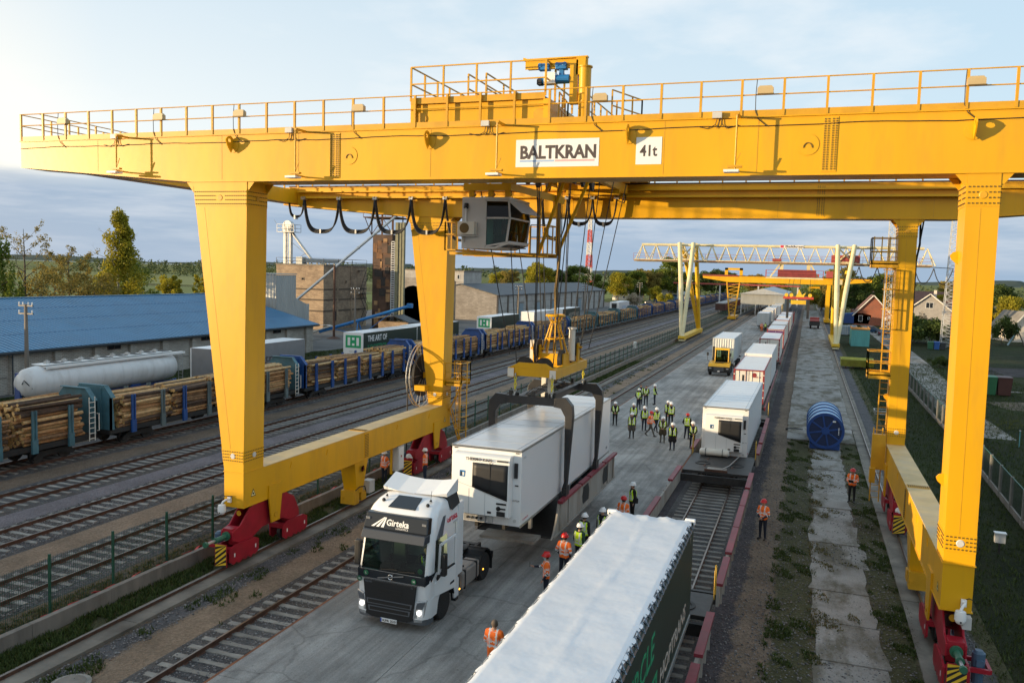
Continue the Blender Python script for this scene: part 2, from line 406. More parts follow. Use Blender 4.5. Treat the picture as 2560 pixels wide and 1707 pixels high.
def sheet(name,x0,x1,y0,y1,z,m,nx=1,ny=1,jit=0.0,kind='structure',wob=0.0,parent=None):
 xs=np.linspace(x0,x1,nx+1);ys=np.linspace(y0,y1,ny+1);X,Y=np.meshgrid(xs,ys)
 Z=np.full(X.shape,z)+(np.random.RandomState(3).rand(*X.shape)-.5)*jit
 if wob:
  R=np.random.RandomState(int(abs(x0*10))+5);e=np.cumsum(R.randn(ny+1))*0.0+R.randn(ny+1)*wob
  X[:,0]+=e;X[:,-1]+=R.randn(ny+1)*wob
 v=np.stack([X,Y,Z],-1).reshape(-1,3);i=np.arange((nx+1)*ny).reshape(ny,nx+1)[:,:-1].ravel()
 f=np.stack([i,i+1,i+nx+2,i+nx+1],1)
 o=bpy.data.objects.new(name,np_mesh(name,v,f,m));COL.objects.link(o)
 if parent is not None:o.parent=parent
 elif kind:o['kind']=kind
 return o
TAN,TAN2,GRV,DGV,PUR,GRS,BRN=(.36,.26,.18),(.27,.20,.145),(.155,.148,.152),(.105,.09,.095),(.27,.235,.245),(.105,.10,.045),(.18,.135,.092)
def bnds(l):
 o=[]
 for xa,xb,c in l:o+=[(xa+.08,c),(xb-.08,c)]
 return o
YARD_B=bnds([(-47,-42.3,BRN),(-42.3,-38.3,GRV),(-38.3,-36.6,TAN2),(-36.6,-33.1,GRV),(-33.1,-31.4,PUR),(-31.4,-28.5,GRV),(-28.5,-26.7,TAN),(-26.7,-23.4,GRV),(-23.4,-21.4,BRN),(-21.4,-20.1,GRS),(-20.1,-19.1,BRN),(-19.1,-18.3,GRV),(-18.3,-16.9,TAN),(-16.9,-14.5,GRV)])
M_YARD=gmat('trackside earth and gravel',None,.5,15,.8,bands=YARD_B,amp=1.0,stone_amt=.5)
RIGHT_B=bnds([(-6.6,-1.7,DGV),(-1.7,-.55,TAN2),(-.55,.75,GRS),(.75,2.7,BRN),(2.7,3.8,GRS),(3.8,4.6,BRN),(4.6,5.6,GRV),(5.6,7.5,GRS)])
M_RIGHTG=gmat('trackside earth right',None,.6,11,.9,bands=RIGHT_B,amp=1.1,stone_amt=.5)
sheet('ground',-6000,6000,-600,9000,-0.60,M_FIELD)
sheet('rail_yard_ground',-47,-14.0,-15,520,-0.215,M_YARD)
sheet('trackside_ground',-6.6,6.2,-15,520,-0.213,M_RIGHTG)
sheet('goods_yard_ground',-112,-47,-15,340,-0.25,M_ROAD)
sheet('verge',-62,-47.5,-10,105,-0.235,M_GRASS,1,40,wob=0.5)
sheet('lawn',6.1,60,-15,330,-0.24,M_GRASS)
# ------------------------------------------------------------------ railway tracks
def rail_prof(w=0.075):
 return[(-0.07,-0.18),(0.07,-0.18),(0.07,-0.165),(0.012,-0.145),(0.012,-0.045),(w/2,-0.035),(w/2,0.0),(-w/2,0.0),(-w/2,-0.035),(-0.012,-0.045),(-0.012,-0.145),(-0.07,-0.165)]
def add_rail(parent,x,y0,y1,top=True,name='rail',mside=None):
 b=MB();b.prism([(x+u,v)for u,v in rail_prof()],'y',y0,y1,0)
 if top:b.quad((x-0.032,y0,0.003),(x+0.032,y0,0.003),(x+0.032,y1,0.003),(x-0.032,y1,0.003),1)
 return b.build(name,[mside or M_RUST,M_RAILTOP],parent)
def sleeper_mb():
 b=MB();sec=[(-1.35,0.0),(-0.45,-0.006),(0.0,-0.014),(0.45,-0.006),(1.35,0.0)]
 n=len(sec);vs_=[]
 for x,z in sec:
  wt=0.10 if abs(x)>1 else(0.11 if abs(x)>.3 else 0.085)
  vs_+=[(x,-wt-0.03,-0.30),(x,-wt,-0.135+z),(x,wt,-0.135+z),(x,wt+0.03,-0.30)]
 fs=[]
 for i in range(n-1):
  for k in range(3):fs.append((i*4+k,(i+1)*4+k,(i+1)*4+k+1,i*4+k+1))
 fs+=[(0,1,2,3),((n-1)*4+3,(n-1)*4+2,(n-1)*4+1,(n-1)*4)]
 return b.add(vs_,fs)
SLEEPER_ME=sleeper_mb().mesh('sleeper',M_SLEEPER)
def track(label_name,xc,gauge,y0,y1,near,name='railway_track',ballast=True,both=True):
 t=thing(name,None,None,(xc,y0,0),kind='structure',world=True)
 if ballast:
  b=MB();b.prism([(xc-1.75,-0.23),(xc-1.45,-0.165),(xc+1.45,-0.165),(xc+1.75,-0.23)],'y',y0,y1)
  b.build('ballast_bed',M_BALLAST,t)
 add_rail(t,xc-gauge/2,y0,y1)
 if both:add_rail(t,xc+gauge/2,y0,y1)
 else:add_rail(t,xc+gauge/2,y0,y1,top=False,mside=M_RUSTY_ORANGE)
 R=random.Random(int(xc*7));y=y0
 k=0
 far=MB();src=sleeper_mb()
 while y<min(y1,300):
  if k<near:inst('sleeper',SLEEPER_ME,t,(xc+R.uniform(-.02,.02),y,R.uniform(-.012,.006)),(0,0,R.uniform(-.012,.012)))
  else:far.box(xc-1.35,xc+1.35,y-.12,y+.12,-.2,-.140)
  y+=0.6;k+=1
 if far.v:far.build('far_sleepers',M_SLEEPER,t,kind='stuff')
 return t
track('L',-15.35,1.44,14.0,440,140,both=False)
track('C',-25.0,1.56,15.0,460,140)
track('B',-29.9,1.56,19.0,460,130)
track('A',-34.65,1.52,22.0,460,120)
track('D',-40.05,1.52,26.0,460,90)
track('W',-4.1,1.52,10.0,330,110)
def runway(x,side):
 t=thing('crane_runway',None,None,(x,8,0),kind='structure',world=True)
 xa,xb=(x-0.30,x+0.62)if side<0 else(x-0.62,x+0.35)
 R=random.Random(5);y=8.0
 while y<420:
  L=6.0 if y<140 else 70
  MB().box(xa+R.uniform(-.015,.015),xb+R.uniform(-.02,.02),y+.015,y+L-.015,-0.4,-0.125+R.uniform(-.012,.008)).build('foundation_block',M_FOUND,t)
  y+=L
 add_rail(t,x,8,420)
M_FOUND=mat('stained foundation concrete',(0.19,0.165,0.135),0.85,var=0.35,vs_=0.9,bump=0.3,bs=25,dirt=(0.055,0.045,0.035),dirt_amt=0.8,dirt_s=0.7)
runway(-19.79,-1);runway(4.37,1)
plat=thing('loading_platform',None,None,(-10.5,8,0),kind='structure',world=True)
R=random.Random(11);y=6.0;k=0
while y<420:
 L=12.0 if y<160 else 87
 b=MB();b.box(-14.55,-10.44,y+.008,y+L-.008,-0.4,0.020+R.uniform(-.002,.002));b.build('slab',M_PLAT,plat)
 b=MB();b.box(-10.425,-6.42,y+.008,y+L-.008,-0.4,0.018+R.uniform(-.002,.002));b.build('slab',M_PLAT,plat)
 y+=L
MB().box(-14.5,-6.45,6,420,-0.42,0.006).build('joint_filler',M_FOUND,plat)
MB().box(-6.42,-6.26,6,420,-0.5,0.035).build('steel_edge',M_RUSTY_ORANGE,plat)
MB().box(-14.64,-14.55,6,420,-0.3,0.012).build('steel_edge',M_RUSTY_ORANGE,plat)
lane=thing('slab_path',None,None,(1.5,10,0),kind='structure',world=True)
R=random.Random(21);y=14.0
while y<62:
 L=3.0;w=0.0
 pts=[]
 xa,xb=.72+R.uniform(-.12,.15),2.72+R.uniform(-.15,.15)
 for q in range(5):pts.append((xa+R.uniform(-.10,.10),y+.03+q*(L-.06)/4))
 for q in range(5):pts.append((xb+R.uniform(-.10,.10),y+L-.03-q*(L-.06)/4))
 MB().prism(pts,'z',-.4,-.175+R.uniform(-.03,.015)).build('slab',M_SLAB,lane)
 y+=L
while y<330:
 L=6.0 if y<150 else 30
 for xa,xb in((-0.85,1.45),(1.5,3.75))if y<68 else((-0.9,3.75),):
  MB().box(xa+R.uniform(-.05,.05),xb+R.uniform(-.05,.05),y+.05,y+L-.05,-0.4,-0.11+R.uniform(-.025,.02)).build('slab',M_SLAB,lane)
 y+=L
b=MB();pl=[(15.0,250),(15.2,190),(15.3,150),(15.0,130),(14.2,105),(13.6,92),(13.2,80),(13.5,70)]
for(xa,ya),(xb,yb)in zip(pl,pl[1:]):b.quad((xa-1.7,ya,-.235),(xa+1.7,ya,-.235),(xb+1.7,yb,-.235),(xb-1.7,yb,-.235))
tag(b.build('gravel_lane',M_SLAB),kind='structure')
b=MB();b.poly([(17,92,-.232),(27,96,-.232),(31,91,-.232),(26,86,-.232),(18,87,-.232)]);tag(b.build('bare_earth',M_DIRT),kind='structure')
b=MB();b.poly([(19,118,-.233),(60,126,-.233),(60,136,-.233),(20,130,-.233)]);tag(b.build('dug_garden_bed',M_DARKGRAVEL),kind='structure')
tag(MB().quad((20.0,101.2,-.228),(60,110,-.228),(60,111.3,-.228),(20,102.2,-.228)).build('footpath',M_SLAB),kind='structure')
w=thing('retaining_wall','long low stained concrete wall beside the left crane rail','wall',(-21.35,10,-.2),world=True)
R=random.Random(31);y=9.0
while y<300:
 L=3.0 if y<110 else 40
 MB().box(-21.47+R.uniform(-.012,.012),-21.27+R.uniform(-.012,.012),y+.006,y+L-.006,-0.5,0.30+R.uniform(-.02,.02)).build('concrete_block',M_CONC,w)
 y+=L
M_REDPL=mat('red plastic warning mesh',(0.62,0.05,0.05),0.6,var=0.2)
for k,(ya,yb)in enumerate(((18.6,19.9),(20.6,22.6),(23.4,24.0),(24.8,26.2),(27.2,28.5),(33.2,38.5),(39.0,41.0))):
 b=MB();R=random.Random(k);n=max(3,int((yb-ya)/.25));pts=[(-21.52+R.uniform(-.05,.05),ya+(yb-ya)*i/n,.27+R.uniform(-.06,.06))for i in range(n+1)]
 for p,q in zip(pts,pts[1:]):b.quad(p,q,(q[0]-.16,q[1],q[2]-.10),(p[0]-.16,p[1],p[2]-.08));
 o=b.build('warning_mesh',M_REDPL);so=o.modifiers.new('s','SOLIDIFY');so.thickness=.01
 tag(o,['scrap of red plastic mesh on the low wall nearest the frame edge','second red plastic mesh scrap along the low wall from the left','short red plastic mesh scrap between longer ones on the wall','fourth red plastic mesh scrap along the low wall','red plastic mesh scrap on the wall just left of the red bogie','long red plastic mesh strip on the wall behind the yellow rail clamp','far red plastic mesh strip on the wall beyond the rail clamp'][k],'plastic mesh','red plastic mesh scraps on the low wall')
# ------------------------------------------------------------------ grass and weeds
def leafmat(name,c1,c2,trans=0.25):
 if name in MATS:return MATS[name]
 m=bpy.data.materials.new(name);m.use_nodes=True;nt=m.node_tree;N,Lk=nt.nodes,nt.links
 b=N['Principled BSDF'];b.inputs['Roughness'].default_value=0.65;b.inputs['Specular IOR Level'].default_value=0.2
 at=N.new('ShaderNodeAttribute');at.attribute_name='tint'
 r=N.new('ShaderNodeValToRGB');r.color_ramp.elements[0].color=(*c1,1);r.color_ramp.elements[1].color=(*c2,1)
 Lk.new(at.outputs['Fac'],r.inputs[0]);Lk.new(r.outputs[0],b.inputs['Base Color'])
 tr=N.new('ShaderNodeBsdfTranslucent');Lk.new(r.outputs[0],tr.inputs[0])
 ms=N.new('ShaderNodeMixShader');ms.inputs[0].default_value=trans
 Lk.new(b.outputs[0],ms.inputs[1]);Lk.new(tr.outputs[0],ms.inputs[2]);Lk.new(ms.outputs[0],N['Material Output'].inputs[0])
 MATS[name]=m;return m
M_BLADE=leafmat('grass blades',(0.022,0.040,0.008),(0.085,0.11,0.028))
M_BLADE_DRY=leafmat('weedy dry blades',(0.06,0.065,0.02),(0.20,0.16,0.07))
def blades(name,label,pts,h,mm,seed,nb=4,spread=0.09,parent=None):
 R=np.random.RandomState(seed);P=np.repeat(np.asarray(pts,np.float32),nb,0);n=len(P)
 a=R.rand(n)*2*pi;off=np.stack([np.cos(a),np.sin(a),np.zeros(n)],1)*(R.rand(n,1)*spread)
 base=P+off;hh=h*(0.4+R.rand(n));lean=np.stack([np.cos(a),np.sin(a),np.zeros(n)],1)*(hh*(.2+R.rand(n)*.7))[:,None]
 sd=np.stack([-np.sin(a),np.cos(a),np.zeros(n)],1)*(0.012+0.02*R.rand(n))[:,None]
 v=np.stack([base-sd,base+sd,base+lean+np.stack([np.zeros(n),np.zeros(n),hh],1)],1).reshape(-1,3)
 f=np.arange(3*n).reshape(n,3)
 o=bpy.data.objects.new(name,np_mesh(name,v,f,mm,colors=R.rand(n)));COL.objects.link(o)
 return tag(o,label,'grass',kind='stuff')
def scatter(x0,x1,y0,y1,z,n,seed,clump=None,bias=1.6):
 R=np.random.RandomState(seed);y=y0+(y1-y0)*R.rand(n*3)**bias;x=x0+(x1-x0)*R.rand(n*3)
 if clump:
  s=(np.sin(x*2.1+seed)+np.sin(y*0.9+x*.7+seed*2)+np.sin(y*2.3-x*1.7)+np.sin(x*5.1+y*3.3))/4
  k=s>clump;x,y=x[k],y[k]
 x,y=x[:n],y[:n]
 return np.stack([x,y,np.full(len(x),z)],1)
blades('grass','grass strip between the low wall and the left crane rail',scatter(-21.25,-20.12,12,110,-.21,9000,1,-.25,1.8),0.13,M_BLADE,1)
blades('weeds','thin weeds along the foot of the green fence',scatter(-23.1,-21.55,14,110,-.21,7000,2,.0,1.8),0.10,M_BLADE_DRY,2)
blades('weeds','scattered weeds on the earth beside the left crane rail',scatter(-18.9,-16.8,14,120,-.21,3000,3,.34,1.8),0.10,M_BLADE,3)
blades('weeds','weeds growing over the left side of the old slab path',scatter(-0.75,0.85,14,150,-.21,8000,4,.05,1.7),0.075,M_BLADE,4)
blades('weeds','weeds between the old slab path and the right crane rail',scatter(2.65,3.9,14,150,-.2,6500,5,.05,1.7),0.075,M_BLADE,5)
blades('weeds','weeds creeping across the old slab path',scatter(0.6,3.0,14,60,-.165,3000,6,.35,1.2),0.06,M_BLADE_DRY,6)
blades('grass','long grass on the lawn right of the crane rail',scatter(5.6,24,14,130,-.26,42000,7,None,1.7),0.16,M_BLADE,7,3)
blades('grass','grass verge in front of the blue roofed warehouse',scatter(-61.5,-48,38,100,-.24,9000,8,-.1,1.2),0.22,M_BLADE,8,3)
def stones(name,label,rects,n,seed,m):
 R=np.random.RandomState(seed);ar=np.array([(b-a)*(d-c)for a,b,c,d,z in rects]);pk=R.choice(len(rects),n,p=ar/ar.sum());rc=np.array(rects)[pk]
 y=rc[:,2]+(rc[:,3]-rc[:,2])*R.rand(n)**1.5;P=np.stack([rc[:,0]+(rc[:,1]-rc[:,0])*R.rand(n),y,rc[:,4]+R.rand(n)*.015],1)
 oct_=np.array([(1,0,0),(0,1,0),(-1,0,0),(0,-1,0),(0,0,.7),(0,0,-.5)],float);F=np.array([(0,1,4),(1,2,4),(2,3,4),(3,0,4),(1,0,5),(2,1,5),(3,2,5),(0,3,5)])
 sz=(.018+.032*R.rand(n)**2)[:,None,None];a=R.rand(n)*6.28;V=oct_[None]*(1+.5*(R.rand(n,6,1)-.5))*sz;x_=V[:,:,0]*np.cos(a)[:,None]-V[:,:,1]*np.sin(a)[:,None];y_=V[:,:,0]*np.sin(a)[:,None]+V[:,:,1]*np.cos(a)[:,None]
 V=np.stack([x_,y_,V[:,:,2]],2)+P[:,None,:];F=(F[None]+np.arange(n)[:,None,None]*6).reshape(-1,3)
 o=bpy.data.objects.new(name,np_mesh(name,V.reshape(-1,3),F,m,colors=np.repeat(R.rand(n),8)));COL.objects.link(o);return tag(o,label,'stones',kind='stuff')
M_STONE=leafmat('ballast stones',(.07,.066,.07),(.30,.28,.27),0.0)
stones('ballast_stones','loose grey ballast stones between the near rails',[(-16.9,-14.7,14,50,-.165),(-19.1,-18.2,14,60,-.20),(-26.6,-23.4,17,55,-.165),(-31.5,-28.3,21,55,-.165)],26000,5,M_STONE)
stones('ballast_stones','loose dark stones beside the loading track and right crane rail',[(-2.2,-1.3,14,60,-.205),(4.7,5.7,14,60,-.205),(-1.2,3.6,14,55,-.20)],14000,6,M_STONE)
# ------------------------------------------------------------------ main gantry crane
M_YEL=mat('crane yellow paint',(0.70,0.365,0.006),0.40,var=0.10,vs_=0.45,bump=0.05,bs=1.5,dirt=(0.36,0.20,0.04),dirt_amt=0.40,dirt_s=1.1,streak=True,spec=0.4)
M_YEL2=mat('handrail yellow paint',(0.60,0.31,0.012),0.45,var=0.12,vs_=2.0)
M_YELTOP=mat('pale yellow top plate',(0.62,0.46,0.22),0.6,var=0.2,vs_=0.8,dirt=(0.5,0.44,0.34),dirt_amt=0.7,dirt_s=0.6)  # paler than the crane yellow, with beige patches
M_BOLT=mat('dark bolt heads',(0.16,0.10,0.03),0.5,0.3,var=0.2)
M_RED=mat('bogie red paint',(0.34,0.008,0.022),0.42,var=0.18,vs_=2.0,dirt=(0.10,0.02,0.02),dirt_amt=0.5)
M_BLACK=mat('black rubber',(0.012,0.012,0.013),0.6,var=0.2)
M_DKSTEEL=mat('dark oily steel',(0.045,0.043,0.042),0.5,0.5,var=0.3,vs_=4)
M_STEEL=mat('bright galvanised steel',(0.46,0.46,0.45),0.38,0.75,var=0.15,vs_=2)
M_WHITE=mat('white painted sheet',(0.78,0.78,0.765),0.32,var=0.04,vs_=0.5)
M_WHITE2=mat('cream painted sheet',(0.72,0.68,0.60),0.5,var=0.08)
M_GREYBOX=mat('light grey enamel',(0.52,0.52,0.51),0.45,var=0.08)
M_CABGREY=mat('cab grey panel',(0.56,0.54,0.53),0.45,var=0.06)
M_HAZY=mat('hazard yellow',(0.80,0.50,0.03),0.45,var=0.1);M_HAZK=mat('hazard black',(0.012,0.012,0.012),0.6,var=0.1)
M_GREEN_B=mat('buffer green',(0.03,0.13,0.075),0.4,var=0.15);M_BLUE_M=mat('motor blue grey',(0.06,0.11,0.17),0.45,var=0.15)
M_BLUE=mat('hoist blue',(0.015,0.16,0.42),0.4,var=0.15)
M_DKTEXT=mat('dark grey lettering',(0.065,0.05,0.05),0.5,var=0.0);M_REDTEXT=mat('red lettering',(0.55,0.03,0.06),0.5,var=0.0);M_PALEBLUE=mat('pale blue stripe',(0.32,0.45,0.68),0.5,var=0.0);M_PALERED=mat('pale red stripe',(0.75,0.38,0.40),0.5,var=0.0)
def glassmat(name,col,rough=0.03,alpha=0.35):
 if name in MATS:return MATS[name]
 m=bpy.data.materials.new(name);m.use_nodes=True;nt=m.node_tree;N,Lk=nt.nodes,nt.links
 gl=N.new('ShaderNodeBsdfGlossy');gl.inputs['Roughness'].default_value=rough;gl.inputs[0].default_value=(1,1,1,1)
 tr=N.new('ShaderNodeBsdfTransparent');tr.inputs[0].default_value=(*col,1)
 fr=N.new('ShaderNodeFresnel');fr.inputs[0].default_value=1.35
 ms=N.new('ShaderNodeMixShader');Lk.new(fr.outputs[0],ms.inputs[0]);Lk.new(tr.outputs[0],ms.inputs[1]);Lk.new(gl.outputs[0],ms.inputs[2])
 Lk.new(ms.outputs[0],N['Material Output'].inputs[0]);m.diffuse_color=(*col,0.5);MATS[name]=m;return m
M_GLASS=glassmat('tinted green glass',(0.55,0.74,0.68));M_DKGLASS=glassmat('dark window glass',(0.10,0.12,0.13))
XL,XR,Y1a,Y1b,Y2a,Y2b,ZB,ZT=-19.82,4.36,25.42,26.62,43.27,44.47,14.15,15.78
GX0,GX1=-30.12,14.4
crane=thing('gantry_crane','huge yellow box-girder gantry crane with 41t sign spanning the yard','crane',(-7.7,35,0),world=True)
def bolts(b,pts,nrm,r=0.022,m=0):
 n=Vector(nrm)
 for p in pts:b.cyl(Vector(p),Vector(p)+n*0.022,r,n=6,m=m)
def girder(y0,y1,front):
 prof=[(GX0,14.80),(-21.63,ZB),(6.2,ZB),(GX1,14.80),(GX1,ZT),(GX0,ZT)]
 b=MB();b.prism(prof,'y',y0,y1)
 g=b.build('main_girder',M_YEL,crane)
 b=MB()
 for(xa,za),(xb,zb)in(((GX0,14.80),(-21.63,ZB)),((-21.63,ZB),(6.2,ZB)),((6.2,ZB),(GX1,14.8))):
  b.hexa([(xa,y0-.04,za-.03),(xb,y0-.04,zb-.03),(xb,y1+.04,zb-.03),(xa,y1+.04,za-.03),(xa,y0-.04,za-.002),(xb,y0-.04,zb-.002),(xb,y1+.04,zb-.002),(xa,y1+.04,za-.002)])
 b.build('bottom_flange',M_YEL,g)
 b=MB();b.box(GX0-.03,GX1+.03,y0-.05,y1+.05,ZT+.002,ZT+.035);b.build('top_flange',M_YEL,g)
 b=MB()
 for x in(-26.15,-20.35,-17.1,-12.0,-4.3,-1.6,5.3):b.box(x-.012,x+.012,y0-.006,y0-.001,ZB+.05 if x>-21 else ZB+.42,ZT-.02)
 b.build('weld_seams',M_YEL2,g)
 for xs in(-15.62,0.36):
  b=MB();b.box(xs-.20,xs+.20,y0-.016,y0-.001,ZB+.06,ZT-.04);b.box(xs-.20,xs+.20,y1+.001,y1+.016,ZB+.06,ZT-.04);sp=b.build('splice_plate',M_YEL,g)
  bb=MB();bolts(bb,[(xs+dx,y0-.016,ZB+.14+k*.066)for dx in(-.15,-.06,.06,.15)for k in range(22)],(0,-1,0));bb.build('bolt_rows',M_BOLT,sp)
 return g
g1=girder(Y1a,Y1b,True);g2=girder(Y2a,Y2b,False)
MB().box(-29.0,13.5,Y2a-.28,Y2a-.002,15.50,15.57).build('cable_ledge',M_YEL,g2)
MB().box(-28.6,6.6,Y2a-.40,Y2a-.002,15.14,15.24).build('festoon_track',M_YEL,g2)
MB().box(GX0+.02,GX0+1.0,Y1b+.001,Y2a-.001,14.86,ZT-.12).build('end_tie',M_YEL,crane)
MB().box(GX1-1.0,GX1-.02,Y1b+.001,Y2a-.001,14.86,ZT-.12).build('end_tie',M_YEL,crane)
for g,y0,y1,yo in((g1,Y1a,Y1b,Y1a-.02),(g2,Y2a,Y2b,Y2b+.02)):
 s=-1 if yo<y0 else 1
 MB().box(GX0+.3,GX1-.3,(y0+y1)/2-s*.42-.05,(y0+y1)/2-s*.42+.05,ZT+.036,ZT+.14).build('trolley_rail',M_RUST,g)
 MB().box(GX0,GX1,yo-.012,yo+.012,ZT+.04,ZT+.21).build('toe_board',M_YEL2,g)
 b=MB()
 for z in(16.42,16.86):b.cyl((GX0,yo,z),(GX1,yo,z),.020,n=6)
 b.build('handrail',M_YEL2,g)
 x=GX0+.06
 pm=MB().box(-.035,.035,-.035,.035,ZT+.04,16.86).mesh('railing_post',M_YEL2)
 k=0
 while x<(7.2 if s<0 else 8.4):
  inst('railing_post',pm,g,(x,yo,0));x+=1.165;k+=1
for xx in(GX0+.02,GX0+1.0):
 b=MB()
 for z in(16.42,16.86):b.cyl((xx,Y1a,z),(xx,Y2b,z),.020,n=6)
 for k in range(13):b.box(xx-.03,xx+.03,Y1b+.2+k*1.37,Y1b+.26+k*1.37,15.66,16.86)
 b.build('end_railing',M_YEL2,crane)
for x in(-28.05,-23.35,-19.75,-14.9,-6.5-.0,-1.65,3.72):
 b=MB();b.box(x-.02,x+.42,Y1a-.12,Y1a+.06,16.42,16.60);b.prism([(x-.02,16.60),(x+.42,16.60),(x+.36,16.66),(x+.04,16.66)],'y',Y1a-.09,Y1a+.04)
 fl=b.build('floodlight',mat('cream lamp housing',(.50,.38,.20),.5,var=.05),g1);MB().box(x+.0,x+.44,Y1a-.16,Y1a-.121,16.39,16.43).build('lamp_lip',M_BOLT,fl)
 MB().tube([(x-.04,Y1a-.03,16.85),(x-.06,Y1a-.05,16.4),(x-.05,Y1a-.05,15.95),(x+.05,Y1a-.03,15.72),(x+.3,Y1a-.02,15.52)],.012,n=5).build('lamp_cable',M_BLACK,fl)
def padeye(x,z,y=Y1a):
 b=MB();b.lathe([(.0,-.02),(.24,-.02),(.24,-.001)],(x,y,z),'y',20);base=b.build('lug_plate',M_YEL,g1)
 n=20;ro,ri=.30,.075;cy,cz=y-.22,z+.16
 outer=[];poly=[(y-.021,z-.30),(y-.021,z+.30),(y-.20,z+.33),(y-.36,z+.27),(y-.42,z+.16),(y-.36,z+.02),(y-.20,z-.22)]
 b=MB();m_=14;hole=[(cy+ri*cos(2*pi*i/m_),cz+ri*sin(2*pi*i/m_))for i in range(m_)]
 out=[]
 for i in range(m_):
  a=2*pi*i/m_;dx,dz=cos(a),sin(a);best=9
  for(p,q)in zip(poly,poly[1:]+poly[:1]):
   ex,ez=q[0]-p[0],q[1]-p[1];den=dx*ez-dz*ex
   if abs(den)<1e-9:continue
   t=((p[0]-cy)*ez-(p[1]-cz)*ex)/den;u=((p[0]-cy)*dz-(p[1]-cz)*dx)/den
   if t>0 and-1e-6<=u<=1+1e-6:best=min(best,t)
  out.append((cy+dx*best,cz+dz*best))
 for s_,o_ in((-1,-.018),(1,.018)):
  vs_=[(x+o_,*p)for p in hole]+[(x+o_,*p)for p in out]
  b.add(vs_,[(i,(i+1)%m_,m_+(i+1)%m_,m_+i)for i in range(m_)])
 for ringp in(hole,out):
  vs_=[(x-.018,*p)for p in ringp]+[(x+.018,*p)for p in ringp]
  b.add(vs_,[(i,(i+1)%m_,m_+(i+1)%m_,m_+i)for i in range(m_)])
 b.build('lifting_lug',M_YEL,base)
for x,z in((-19.85,15.40),(-12.05,15.36),(-5.38,15.36),(3.95,15.25)):padeye(x,z)
for x,z in((-15.05,14.96),(-.22,14.98)):
 b=MB();b.lathe([(0,-.016),(.30,-.016),(.30,-.001)],(x,Y1a,z),'y',24);h=b.build('manhole_cover',M_YEL,g1)
 b=MB();b.tube([(x+.12*cos(a),Y1a-.03,z-.09+.14*sin(a))for a in[pi*k/6 for k in range(7)]],.014,n=5);b.build('handle',M_BOLT,h)
for x in(-24.62,-16.8,-9.42,-2.15):
 zb=ZB+.10 if x>-22 else ZB+.36
 b=MB();b.cyl((x,Y1a-.62,ZT+.02),(x,Y1a-.62,zb),.028,n=8);b.bar((x,Y1a-.65,ZT+.03),(x,Y1a+.02,ZT+.03),.10,.06)
 b.bar((x,Y1a-.64,zb),(x,Y1a-.02,zb),.05,.05);p=b.build('lamp_bracket',M_YEL2,g1)
 b=MB();b.box(x-.30,x+.12,Y1a-.80,Y1a-.44,zb-.10,zb-.03);b.build('drop_lamp',M_WHITE,p)
 b=MB();b.box(x-.20,x+.2,Y1a-.69,Y1a-.55,zb+.04,zb+.10);b.bar((x-.02,Y1a-.62,zb+.1),(x+.14,Y1a-.62,zb+.45),.03);b.build('lamp_arm',M_YEL2,p)
 b=MB();b.box(x-.75,x-.48,Y1a-.16,Y1a-.055,ZT+.00,ZT+.17);b.build('junction_box',M_GREYBOX,g1)
 b=MB()
 for k in range(3):
  b.tube([(x-.62+.06*k,Y1a-.05,ZT-.0),(x-.66+.1*k,Y1a-.04,ZT-.17),(x-.9+.28*k,Y1a-.03,ZT-.28),(x-1.2+.6*k,Y1a-.02,ZT-.20)],.011,n=5)
 b.build('cable_loops',M_BLACK,g1)
R=random.Random(3);pts=[];x=GX0+.02
while x<GX1:pts.append((x,Y1a-.018,ZT-.235+.02*sin(x*1.3)+R.uniform(-.012,.012)));x+=.55
MB().tube(pts,.013,n=5).build('cable_run',M_BLACK,g1)
s_=MB();s_.box(-9.0,-6.29,Y1a-.010,Y1a-.002,14.475,15.33);sg=s_.build('name_sign',M_WHITE,g1);sg['label']='white BALTKRAN name board'
text_mb('BALTKRAN',.56,(-8.87,Y1a-.0125,14.74),(1,0,0),(0,0,1),bold=.020,width=2.47).build('lettering',M_DKTEXT,sg)
MB().box(-8.87,-7.72,Y1a-.0125,Y1a-.0105,14.63,14.69).build('stripe',M_PALEBLUE,sg);MB().box(-7.70,-6.42,Y1a-.0125,Y1a-.0105,14.63,14.69).build('stripe',M_PALERED,sg)
s_=MB();s_.box(-5.14,-4.36,Y1a-.010,Y1a-.002,14.50,15.31);sg=s_.build('load_sign',M_WHITE,g1);sg['label']='white 41t load board'
text_mb('41t',.46,(-5.02,Y1a-.0125,14.75),(1,0,0),(0,0,1),bold=.010,width=.53).build('lettering',M_DKTEXT,sg)
